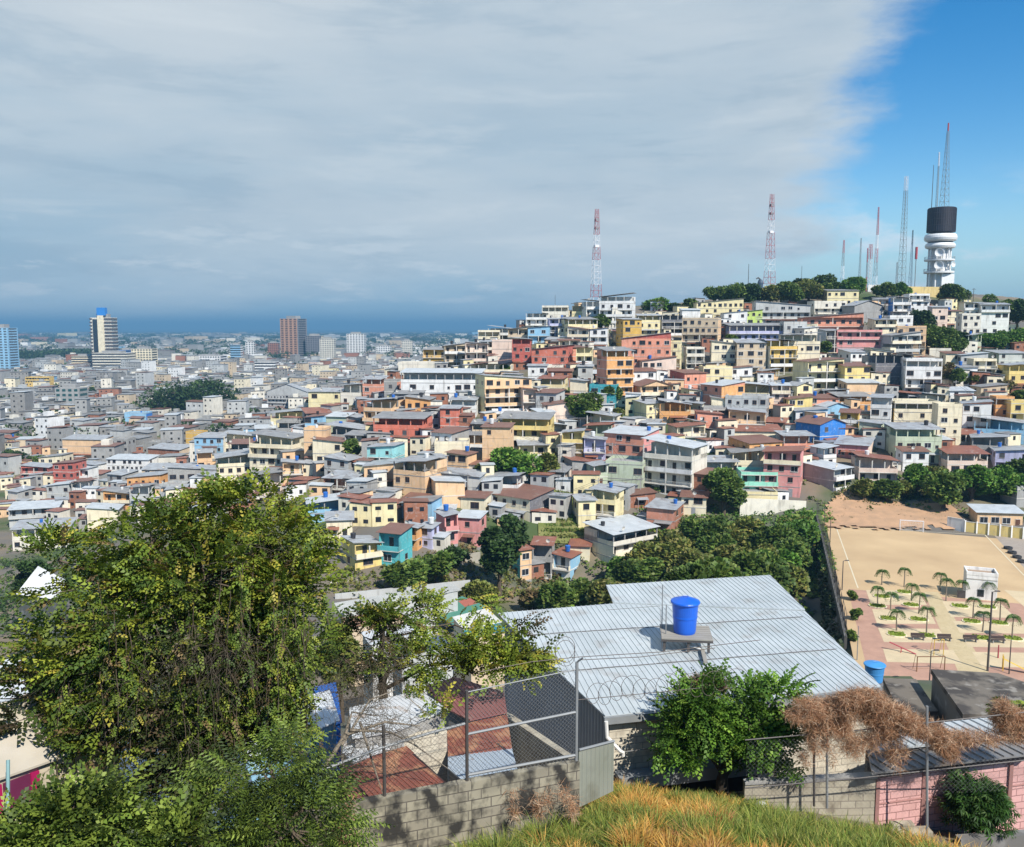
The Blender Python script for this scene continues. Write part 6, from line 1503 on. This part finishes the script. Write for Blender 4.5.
# dry brown creeper on the fence
DRYC = [(.48, .25, .13), (.58, .36, .21), (.34, .17, .09), (.66, .48, .32)]
def dry(label, blobs):
    t = empty('dry_creeper', tuple(at(blobs[0][0], blobs[0][1], blobs[0][4])), 0, label, 'creeper'); O = t.location.copy(); V = []; Q = []; C = []; o = 0; m = MB()
    for px, py, rx, ry, Y, n in blobs:
        n = int(n*1.9); s = Y/F; P, D = shell(tuple(at(px, py, Y)), (rx*s, .42, ry*s), n, .2); P = P-np.array(O)
        d = rng.normal(0, 1, (n, 3)); d[:, 2] -= .5; d /= np.linalg.norm(d, axis=1)[:, None]; L = rng.uniform(.06, .24, n)[:, None]; w = np.cross(d, rng.normal(0, 1, (n, 3))); w /= np.linalg.norm(w, axis=1)[:, None]; w *= rng.uniform(.002, .0055, n)[:, None]
        b = d+rng.normal(0, .5, (n, 3)); v = np.stack([P-w, P+w, P+d*L*.6+w, P+d*L*.6-w], 1); v2 = np.stack([P+d*L*.6-w, P+d*L*.6+w, P+d*L*.6+b*L*.5+w*.3, P+d*L*.6+b*L*.5-w*.3], 1)
        v = np.concatenate([v, v2]).reshape(-1, 3); q = np.arange(len(v)).reshape(-1, 4); V.append(v); Q.append(q+o); o += len(v); c = np.array(DRYC)[rng.integers(0, 4, n)]*rng.uniform(.6, 1.25, (n, 1)); C.append(np.concatenate([c, c]))
    link('tangle', npmesh('tangle', np.concatenate(V), np.concatenate(Q), leafmat('dry_stems', .3), np.concatenate(C)), t)['kind'] = 'stuff'
bl = []
def ctop(px):                            # the ragged upper rim of the mat
    K = [(790, 704), (815, 697), (840, 694), (860, 688), (878, 690), (895, 704), (915, 716), (935, 722), (950, 735)]
    for (a, b), (c, d) in zip(K, K[1:]):
        if a <= px <= c: return b+(d-b)*(px-a)/(c-a)
    return 735
for k in range(105):
    px = random.uniform(792, 948); dn = random.random()**1.4*(30 if px < 900 else 16); bl.append((px, ctop(px)+5+dn, random.uniform(5, 12), random.uniform(3.5, 7), 21.4+random.uniform(-.2, .2), int(330*(1-dn/60))))
for k in range(40): px = random.uniform(796, 905); bl.append((px, ctop(px)+random.uniform(34, 60), random.uniform(2, 6), random.uniform(6, 14), 21.35, 80))
dry('long drape of dry brown creeper smothering the fence in front of the zinc roof', bl)
dry('patch of dry brown creeper at the far end of the fence by the pink wall', [(1018+random.uniform(-22, 14), 720+random.uniform(-14, 14), random.uniform(6, 12), random.uniform(4, 8), 21.6, 420) for k in range(16)]+[(random.uniform(950, 1000), random.uniform(732, 744), 9, 3, 21.4, 160) for k in range(8)])
dry('tuft of dry brown creeper poking above the feathery tree', [(708, 684, 20, 10, 23.6, 3600), (690, 690, 10, 12, 23.6, 1000)])
dry('withered brown creeper hanging on the stained block wall', [(random.uniform(505, 575), random.uniform(786, 815), random.uniform(3, 9), random.uniform(5, 10), 16.95, 60) for k in range(10)]+[(345+random.uniform(-8, 8), random.uniform(790, 845), 4, 12, 15.3, 110) for k in range(8)])
# small objects on the bank
p = at(762, 806, 21.2); t = empty('rock', (p.x, p.y, p.z), 0, 'small white rock lying in the grass below the feathery tree', 'rock'); m = MB(); m.lathe([(.16, -.1), (.18, .02), (.1, .08), (.03, .1), (0, .1)], n=9); m.build('stone', [paint('white_rock', (.62, .60, .55), .3)], t)
p = at(648, 845, 15.2); t = empty('rock', (p.x, p.y, p.z), 1, 'grey rock at the very bottom edge in the golden grass', 'rock'); m = MB(); m.lathe([(.16, -.1), (.18, .02), (.1, .08), (0, .1)], n=8); m.build('stone', [paint('grey_rock', (.5, .48, .46), .3)], t)
# ------------------------------------------------------------------ tall grass on the bank
def grass(n, xr, yr, hl, hh, cols, cw, w=.011, dens=None, lean=.3):
    X = rng.uniform(*xr, n); Y = rng.uniform(*yr, n)
    cl = np.sin(X*1.7+1.3*np.sin(Y*1.1))+np.sin(Y*2.3+X*.7)+np.sin(X*4.1-Y*1.9)*.6; keep = cl+rng.uniform(-1.2, 1.2, n) > -.6
    X, Y, cl = X[keep], Y[keep], cl[keep]; n = len(X); Z = terr(X, Y); h = rng.uniform(hl, hh, n)*(.75+.18*cl)
    a = rng.uniform(0, 6.28, n); lx, ly = np.cos(a)*h*lean*rng.uniform(.3, 1.3, n), np.sin(a)*h*lean*rng.uniform(.3, 1.3, n)
    b = rng.uniform(0, 6.28, n); wx, wy = np.cos(b)*w, np.sin(b)*w; P = np.stack([X, Y, Z-.03], 1); wv = np.stack([wx, wy, 0*wx], 1); m1_ = P+np.stack([lx*.3, ly*.3, h*.6], 1); m2_ = P+np.stack([lx, ly, h*(1-.12*lean)], 1)
    v = np.stack([P-wv, P+wv, m1_+wv*.8, m1_-wv*.8, m1_-wv*.8, m1_+wv*.8, m2_+wv*.15, m2_-wv*.15], 1).reshape(-1, 3); q = np.arange(len(v)).reshape(-1, 4)
    patch = np.sin(X*.9+2)+np.sin(Y*1.3+X*.5); ci = np.where(rng.uniform(-1.5, 1.5, n)+patch > .2, 0, 1); pick = rng.integers(0, 3, n); c = np.array(cols).reshape(2, 3, 3)[ci, pick]*rng.uniform(.7, 1.3, (n, 1)); return v, q, np.repeat(c, 2, 0)
GC = [(.42, .26, .06), (.34, .19, .05), (.50, .33, .10), (.13, .15, .035), (.19, .20, .045), (.09, .11, .025)]
def gput(name, label, parts):
    V = []; Q = []; C = []; o = 0
    for v, q, c in parts: V.append(v); Q.append(q+o); C.append(c); o += len(v)
    tag(link(name, npmesh(name, np.concatenate(V), np.concatenate(Q), leafmat('grass_blades', .35), np.concatenate(C))), label, kind='stuff')
def tufts(spots, nb, cols, hr=(.32, .58), r=.2, w=.009):
    V = []; Q = []; C = []; o = 0
    for (x, y, kind, sc) in spots:
        if x > 3.5: sc = min(sc, 1.25-.03*(x-3.5)-.12*max(0, y-17.4))
        if sc < .2: continue
        n = int(nb*sc); z = tz(x, y)-.03; a = rng.uniform(0, 6.28, n); rr = r*sc*np.sqrt(rng.uniform(0, 1, n)); P = np.stack([x+rr*np.cos(a), y+rr*np.sin(a), np.full(n, z)], 1); h = rng.uniform(*hr, n)*sc; ln = (.15+.75*rr/(r*sc))*h*.7
        D = np.stack([np.cos(a)*ln, np.sin(a)*ln, 0*a], 1)+rng.normal(0, .05, (n, 3))*np.array([1, 1, 0]); b = rng.uniform(0, 6.28, n); wv = np.stack([np.cos(b)*w, np.sin(b)*w, 0*b], 1)
        m1_ = P+D*.35+np.stack([0*h, 0*h, h*.62], 1); m2_ = P+D+np.stack([0*h, 0*h, h*(1-.25*rr/(r*sc))], 1)
        v = np.stack([P-wv, P+wv, m1_+wv*.8, m1_-wv*.8, m1_-wv*.8, m1_+wv*.8, m2_+wv*.12, m2_-wv*.12], 1).reshape(-1, 3); q = np.arange(len(v)).reshape(-1, 4); c = np.array(cols[kind])[rng.integers(0, len(cols[kind]), n)]*rng.uniform(.7, 1.3, (n, 1))*rng.uniform(.85, 1.15)
        V.append(v); Q.append(q+o); C.append(np.repeat(c, 2, 0)); o += len(v)
    return np.concatenate(V), np.concatenate(Q), np.concatenate(C)
GT = [[(.60, .34, .07), (.50, .25, .06), (.66, .44, .12)], [(.17, .23, .04), (.24, .29, .05), (.11, .16, .03), (.36, .34, .08)], [(.50, .26, .10), (.40, .20, .08)]]
sp = []
for k in range(620):
    x = random.uniform(-1.2, 12.5); y = random.uniform(12.5, 20.6)
    if x > 6.6 and y > 19.5-(x-6.6)*.35: continue
    if x > 9.2: continue
    if x < 2.2 and random.random() < .5: sp.append((x, y, 1, random.uniform(.5, .9))); continue
    v_ = math.sin(x*.9+2)+math.sin(y*1.2+x*.4)+random.uniform(-.9, .9); sp.append((x, y, 1 if v_ > -.7 else (2 if random.random() < .2 else 0), random.uniform(.55, 1.3)))
sp += [(random.uniform(1.6, 3.0), random.uniform(16.8, 19), 1, random.uniform(.7, 1.1)) for k in range(26)]+[(random.uniform(2.6, 6.5), random.uniform(20.5, 22.4), random.choice([0, 1, 1]), random.uniform(.6, 1)) for k in range(60)]+[(random.uniform(-3, -.5), random.uniform(13.5, 16), 1, random.uniform(.5, .8)) for k in range(30)]
GC = [(.58, .38, .11), (.48, .29, .08), (.66, .48, .18), (.30, .30, .07), (.40, .36, .09), (.22, .24, .05)]
gput('tall_grass', 'tall tufts of golden and green grass covering the bank below the walls', [grass(60000, (-.8, 9), (12.5, 19.2), .12, .30, GC, 1, lean=.7), tufts(sp, 120, GT), grass(5000, (-5, 0), (12, 16.5), .2, .45, GC, 1), grass(26000, (6.5, 15), (15, 21.4), .06, .2, GC, 1, lean=.8)])
# ------------------------------------------------------------------ street furniture of the hillside
random.seed(9); UP = []
for i, (px, pb, hpx) in enumerate([(427, 500, 36), (348, 520, 40), (500, 452, 30), (560, 470, 28), (612, 470, 30), (655, 430, 26), (598, 505, 30), (770, 400, 24), (815, 440, 24), (883, 420, 24), (921, 460, 26), (700, 470, 26), (640, 500, 26), (735, 430, 24), (955, 400, 22), (468, 500, 30), (390, 420, 24), (300, 440, 24), (858, 380, 20), (675, 360, 18), (450, 440, 26), (530, 400, 24), (580, 360, 20), (720, 400, 24), (790, 350, 20), (850, 440, 26), (905, 380, 22), (380, 470, 30), (270, 470, 26), (560, 520, 32), (985, 420, 24), (630, 340, 18)]):
    p = hit(px, pb)
    if p is None: continue
    t, top = pole(px, pb-hpx*.9, pb, p.y, None, .13, CONC, cat='utility pole', name='utility_pole', group='utility poles between the houses', cross=.9); UP.append((t, top, px, pb))
idx = [(20, 2), (20, 16), (21, 3), (21, 22), (22, 31), (23, 13), (23, 7), (24, 18), (25, 8), (25, 10), (26, 9), (26, 14), (27, 0), (27, 15), (28, 17), (29, 6), (29, 3), (30, 14), (6, 12), (0, 1), (0, 15), (2, 3), (3, 4), (4, 12), (5, 11), (11, 13), (13, 7), (8, 9), (9, 10), (9, 14), (1, 17), (2, 16), (18, 8), (19, 5)]
for a, b in idx:
    if a >= len(UP) or b >= len(UP): continue
    A, B = UP[a][1], UP[b][1]; m = MB()
    for dx in (-.5, .5): m.tube([A+(B-A)*f_+Vector((dx, 0, -.5-4*f_*(1-f_)*(B-A).length*.03)) for f_ in [k/8 for k in range(9)]], .035, 3, cap=False)
    o = m.build('power_cable', [plain('black_cable', (.03, .03, .03), .7)]); tag(o, None, 'cable', 'power cables between the poles'); UP.append((o, None, (UP[a][2]+UP[b][2])/2, (UP[a][3]+UP[b][3])/2-30))
# ------------------------------------------------------------------ drop what no sight line from the viewpoint reaches
dg = bpy.context.evaluated_depsgraph_get(); dg.update(); EYE = Vector((0, 0, CAMZ))
def seen(root, cx, cy, cz, w, h, n=26):
    ch = set(root.children); px, py, dep = proj((cx, cy, cz)); k = 0
    sw = w*F/dep/2*.95; shh = h*F/dep/2*.95
    for i in range(n):
        a, b = px+random.uniform(-sw, sw), py+random.uniform(-shh, shh)
        if not (0 < a < IW and 0 < b < IH): continue
        d = ray(a, b).normalized(); ok, loc, nr, ix, ob, mt = SC.ray_cast(dg, EYE+d*2, d)
        if ok and (ob in ch or ob == root): k += 1
    return k/n
def kill(root):
    for c in list(root.children): bpy.data.objects.remove(c)
    bpy.data.objects.remove(root)
keepH = []
for hh in HOUSES:
    v = seen(hh['o'], hh['c'].x, hh['c'].y, hh['z']+hh['H']/2, hh['W']+hh['d']*.5, hh['H']+1, 30); hh['vis'] = v
    if v < (.02 if hh['hand'] else .12) and 'fixed' not in hh: kill(hh['o'])
    else: keepH.append(hh)
HOUSES = keepH
keepT = []
for T in TREES:
    if seen(T[0], T[1], T[2], T[3], T[5], T[6]*.9, 30) < .05: kill(T[0])
    else: keepT.append(T)
TREES = keepT
# ------------------------------------------------------------------ labels: look first, then what a thing stands beside
LM = [('the turquoise wall above the ravine', 392, 552), ('the yellow balcony house at the ravine edge', 357, 560), ('the aqua balcony house', 382, 462), ('the coral houses', 400, 436), ('the peach house with a stair', 418, 482), ('the black-sided hall', 525, 512),
 ('the bright yellow terrace house', 527, 436), ('the long peach balcony block', 503, 398), ('the teal house', 606, 400), ('the tall orange house', 616, 370), ('the big brick-red block', 650, 358), ('the white hilltop apartments', 618, 313), ('the white balcony block', 680, 478), ('the pale green house', 630, 482),
 ('the mint house', 760, 488), ('the blue gabled house', 826, 438), ('the big pink house', 790, 478), ('the amber balcony block', 782, 360), ('the concrete shell house', 752, 412), ('the white house with dark bands', 886, 415), ('the cream tower house', 950, 425), ('the sports pitch', 900, 520),
 ('the pink hillside block', 860, 344), ('the long salmon block', 835, 326), ('the blue balcony house', 902, 312), ('the water tower', 938, 280), ('the crest trees', 770, 296), ('the white crest block', 996, 320), ('the dark grey terrace house', 900, 375), ('the white four-window house', 928, 380), ('the ravine trees', 700, 560),
 ('the huge dark city tree', 188, 400), ('the grey gabled warehouse', 288, 402), ('the orange house', 116, 502), ('the cream balcony block', 275, 455), ('the red brick houses', 62, 476), ('the signed tower block', 103, 345), ('the terracotta tower', 290, 340), ('the salmon rooftop house', 375, 392), ('the black-drummed tower', 938, 240), ('the long white arcade', 440, 388),
 ('the bright green bush', 515, 468), ('the tall rounded tree', 724, 490), ('the lower red-roofed hall', 475, 508), ('the tan skyline house', 453, 356), ('the blue roofed shed', 135, 420), ('the vine-draped tree', 200, 540), ('the long whitewashed wall', 775, 508)]
NW = ['', 'one-storey', 'two-storey', 'three-storey', 'four-storey', 'five-storey', 'six-storey']
used = set()
def rels(px, py, lx, ly):
    dx, dy = px-lx, py-ly; r = 'close' if math.hypot(dx, dy) < 22 else 'some way'
    if abs(dy) > abs(dx)*.8: return 'above' if dy < 0 else 'below'
    return 'beside'
def give(o, heads, px, py):
    near = sorted(LM, key=lambda l: math.hypot(px-l[1], (py-l[2])*1.2)); cands = []
    for hd in heads:
        for l in near[:3]: cands.append(f'{hd} {rels(px, py, l[1], l[2])} {l[0]}')
    for hd in heads:
        for l in near[:4]:
            for l2 in near[1:7]:
                if l2 is not l: cands.append(f'{hd} between {l[0]} and {l2[0]}')
    for hd in heads:
        for l in near[:5]:
            for w_ in ('just', 'well', 'a little', 'farther'): cands.append(f'{hd} {w_} {rels(px, py, l[1], l[2])} {l[0]}')
    for c in cands:
        if len(c.split()) <= 16 and c not in used: used.add(c); o['label'] = c; return
    o['label'] = cands[0]
ARTN = {'w': '', 'b': ' with balconies', 'o': ' with open roof terrace', 'n': ' with blank walls', 'g': '', 't': ''}
for hh in sorted(HOUSES, key=lambda q: -q['vis']):
    if 'fixed' in hh: hh['o']['label'] = hh['fixed']; used.add(hh['fixed']); continue
    px, py, dep = proj((hh['c'].x, hh['c'].y, hh['z']+hh['H']/2)); nm = wn(hh['col']); size = 'narrow ' if hh['W'] < 5.2 else 'wide ' if hh['W'] > 12 else ''
    st = hh['st']; ft = ' with open roof terrace' if st[-1] == 'o' else ' with balconies' if 'b' in st else ' with blank walls' if set(st) == {'n'} else ''
    rf = RNAME[hh['roof']]; ad = NW[min(6, hh['n'])]
    h1_ = f'{size}{nm} {ad} house{ft}' if ft else f'{size}{nm} {ad} house with {rf}'
    h2_ = f'{size}{nm} {ad} house, {rf},'; h3_ = f'{nm} {ad} house'
    if hh['side']: h0 = f'{nm} {ad} house with {wn(hh["side"])} side wall'; heads = [h0, h1_, h2_, h3_]
    else: heads = [h1_, h2_, h3_]
    give(hh['o'], heads, px, py)
for T in TREES:
    t, x, y, z, tone, w, h, lb = T
    if lb: used.add(lb); continue
    px, py, dep = proj((x, y, z)); tn = dict(dark='dark green', mid='leafy green', fresh='bright green', olive='olive green', dry='dry brownish')[tone]; sz = 'small ' if w < 5 else 'broad ' if w > 10 else ''
    shp = 'tree' if h > w*.6 else 'low spreading tree'
    give(t, [f'{sz}{tn} {shp} standing', f'{tn} tree with rounded crown', f'{sz}{tn} tree'], px, py)
for o, top, px, py in UP:
    if o['category'] == 'cable': give(o, ['sagging pair of black cables', 'twin power cables slung'], px, py)
    else: give(o, ['concrete utility pole with crossarm', 'grey utility pole standing', 'utility pole'], px, py)
print('houses', len(HOUSES), 'hand kept', sum(h['hand'] for h in HOUSES), 'trees', len(TREES), 'objs', len(SC.objects))
# ------------------------------------------------------------------ light, sky and air
SUN_EL, SUN_AZ = 45, 146                 # azimuth clockwise from +Y: behind the viewer's shoulder, over the sports ground
sd = Vector((math.sin(R(SUN_AZ))*math.cos(R(SUN_EL)), math.cos(R(SUN_AZ))*math.cos(R(SUN_EL)), math.sin(R(SUN_EL))))
sl = bpy.data.lights.new('sun', 'SUN'); sl.energy = 5.0; sl.angle = R(.5); sl.color = (1, .95, .87); so = bpy.data.objects.new('sun', sl); COL.objects.link(so); so.rotation_euler = sd.to_track_quat('Z', 'Y').to_euler()
w = bpy.data.worlds.new('World'); SC.world = w; w.use_nodes = True; nt = w.node_tree; N, L = nt.nodes, nt.links; bg = N['Background']
sky = N.new('ShaderNodeTexSky'); sky.sky_type = 'NISHITA'; sky.sun_disc = False; sky.sun_elevation = R(SUN_EL); sky.sun_rotation = R(SUN_AZ); sky.altitude = 60; sky.air_density = 1.0; sky.dust_density = .05; sky.ozone_density = 1.5
tc = N.new('ShaderNodeTexCoord'); sx = N.new('ShaderNodeSeparateXYZ'); L.new(tc.outputs['Generated'], sx.inputs[0])
def math_(op, a, b=None, c=None, clamp=False):
    n = N.new('ShaderNodeMath'); n.operation = op; n.use_clamp = clamp
    for i, v in enumerate((a, b, c)):
        if v is None: continue
        if isinstance(v, (int, float)): n.inputs[i].default_value = v
        else: L.new(v, n.inputs[i])
    return n.outputs[0]
def rng_(v, a, b, c=0, d=1, smooth=True):
    n = N.new('ShaderNodeMapRange'); n.interpolation_type = 'SMOOTHSTEP' if smooth else 'LINEAR'; L.new(v, n.inputs[0])
    for i, q in enumerate((a, b, c, d)): n.inputs[1+i].default_value = q
    return n.outputs[0]
def noise_(scale, sc3, detail=6, rough=.55, dist=0):
    mp = N.new('ShaderNodeMapping'); mp.inputs['Scale'].default_value = sc3; L.new(tc.outputs['Generated'], mp.inputs[0]); n = N.new('ShaderNodeTexNoise'); n.inputs['Scale'].default_value = scale; n.inputs['Detail'].default_value = detail; n.inputs['Roughness'].default_value = rough; n.inputs['Distortion'].default_value = dist; L.new(mp.outputs[0], n.inputs['Vector']); return n.outputs[0]
def mix_(f, a, b):
    n = N.new('ShaderNodeMix'); n.data_type = 'RGBA'
    if isinstance(f, (int, float)): n.inputs[0].default_value = f
    else: L.new(f, n.inputs[0])
    for s, c in ((6, a), (7, b)):
        if isinstance(c, tuple): n.inputs[s].default_value = (*c, 1)
        else: L.new(c, n.inputs[s])
    return n.outputs[2]
az = math_('ARCTAN2', sx.outputs[0], sx.outputs[1]); el = math_('ARCSINE', sx.outputs[2])      # radians; azimuth from +Y
n1 = noise_(2.2, (1, 1, 3.2)); n2 = noise_(5.5, (1, 1, 4)); n3 = noise_(1.3, (1, 1, 5), 4)
# cloud deck covers everything counter-clockwise of about 22 degrees, its rim leaning with height
edge = math_('ADD', math_('MULTIPLY', rng_(el, .05, .40, 0, 1, False), .13), .30)
edge = math_('ADD', edge, math_('MULTIPLY', math_('SUBTRACT', n1, .5), .22)); edge = math_('ADD', edge, math_('MULTIPLY', math_('SUBTRACT', n2, .5), .16)); nb_ = noise_(14, (1, 1, 2.5), 8, .65); edge = math_('ADD', edge, math_('MULTIPLY', math_('SUBTRACT', nb_, .5), .10))
f_ = math_('SUBTRACT', edge, az); deck = math_('MULTIPLY', rng_(f_, -.05, .06), rng_(az, -2.3, -1.5))
# deck colour: brighter overhead, slate towards the horizon, slow bands
n4 = noise_(4.2, (1, 1, 5.5), 9, .62, .3); n5 = noise_(11, (1, 1, 5), 9, .65)
ga = mix_(rng_(el, .0, .13), (.30, .48, .62), (.36, .49, .60)); ga = mix_(rng_(el, .10, .36), ga, (.47, .555, .63))
ga = mix_(math_('MULTIPLY', rng_(n3, .42, .62), .45), ga, (.60, .65, .69)); ga = mix_(math_('MULTIPLY', rng_(n1, .48, .70), .38), ga, (.31, .42, .53))
ga = mix_(math_('MULTIPLY', rng_(n4, .52, .70), .34), ga, (.64, .70, .74)); ga = mix_(math_('MULTIPLY', rng_(n4, .50, .34), .30), ga, (.24, .36, .48))
low = math_('MULTIPLY', math_('MULTIPLY', rng_(n5, .52, .66), rng_(el, .01, .04)), rng_(el, .17, .06)); ga = mix_(math_('MULTIPLY', low, .5), ga, (.60, .68, .74))
ga = mix_(math_('MULTIPLY', rng_(math_('ABSOLUTE', f_), .10, .0), .25), ga, (.60, .67, .73))
gx_ = mix_(1.0, ga, ga); K = N.new('ShaderNodeVectorMath'); K.operation = 'SCALE'; L.new(gx_, K.inputs[0]); K.inputs['Scale'].default_value = 8.7
# small cumulus in the open blue
cu = math_('MULTIPLY', rng_(noise_(6, (1, 1, 2.6), 7, .6), .50, .64), math_('MULTIPLY', rng_(el, -.01, .02), rng_(el, .17, .08)))
hue = N.new('ShaderNodeHueSaturation'); hue.inputs['Saturation'].default_value = 1.5; hue.inputs['Value'].default_value = 1.12; L.new(sky.outputs[0], hue.inputs['Color'])
CW_ = N.new('ShaderNodeVectorMath'); CW_.operation = 'SCALE'; CW_.inputs[0].default_value = (.58, .66, .74); CW_.inputs['Scale'].default_value = 10
LB = N.new('ShaderNodeVectorMath'); LB.operation = 'SCALE'; LB.inputs[0].default_value = (.26, .50, .70); LB.inputs['Scale'].default_value = 8.5
clear = mix_(math_('MULTIPLY', rng_(el, .16, .0), .85), hue.outputs[0], LB.outputs[0])      # humid pale blue low over the land
blue = mix_(math_('MULTIPLY', cu, .75), clear, CW_.outputs[0])
L.new(mix_(deck, blue, K.outputs[0]), bg.inputs[0]); bg.inputs[1].default_value = .1
# haze
m = MB(); m.box(-40000, 40000, -2900, 45000, -6, CAMZ+118); hz = m.build('haze', []); hz.data.materials.clear()
hm = bpy.data.materials.new('haze_air'); hm.use_nodes = True; hn = hm.node_tree; hn.nodes.remove(hn.nodes['Principled BSDF']); pv = hn.nodes.new('ShaderNodeVolumePrincipled'); pv.inputs['Color'].default_value = (.19, .42, .64, 1); pv.inputs['Density'].default_value = HAZE
hn.links.new(pv.outputs[0], hn.nodes['Material Output'].inputs['Volume']); hz.data.materials.append(hm); tag(hz, kind='stuff')
SC.view_settings.view_transform = 'Standard'; SC.view_settings.look = 'None'; SC.view_settings.gamma = 1; SC.view_settings.exposure = .38
SC.render.engine = 'CYCLES'; SC.cycles.max_bounces = 5; SC.cycles.diffuse_bounces = 2; SC.cycles.glossy_bounces = 2; SC.cycles.transmission_bounces = 3; SC.cycles.volume_bounces = 0; SC.cycles.caustics_reflective = False; SC.cycles.caustics_refractive = False; SC.cycles.use_denoising = True
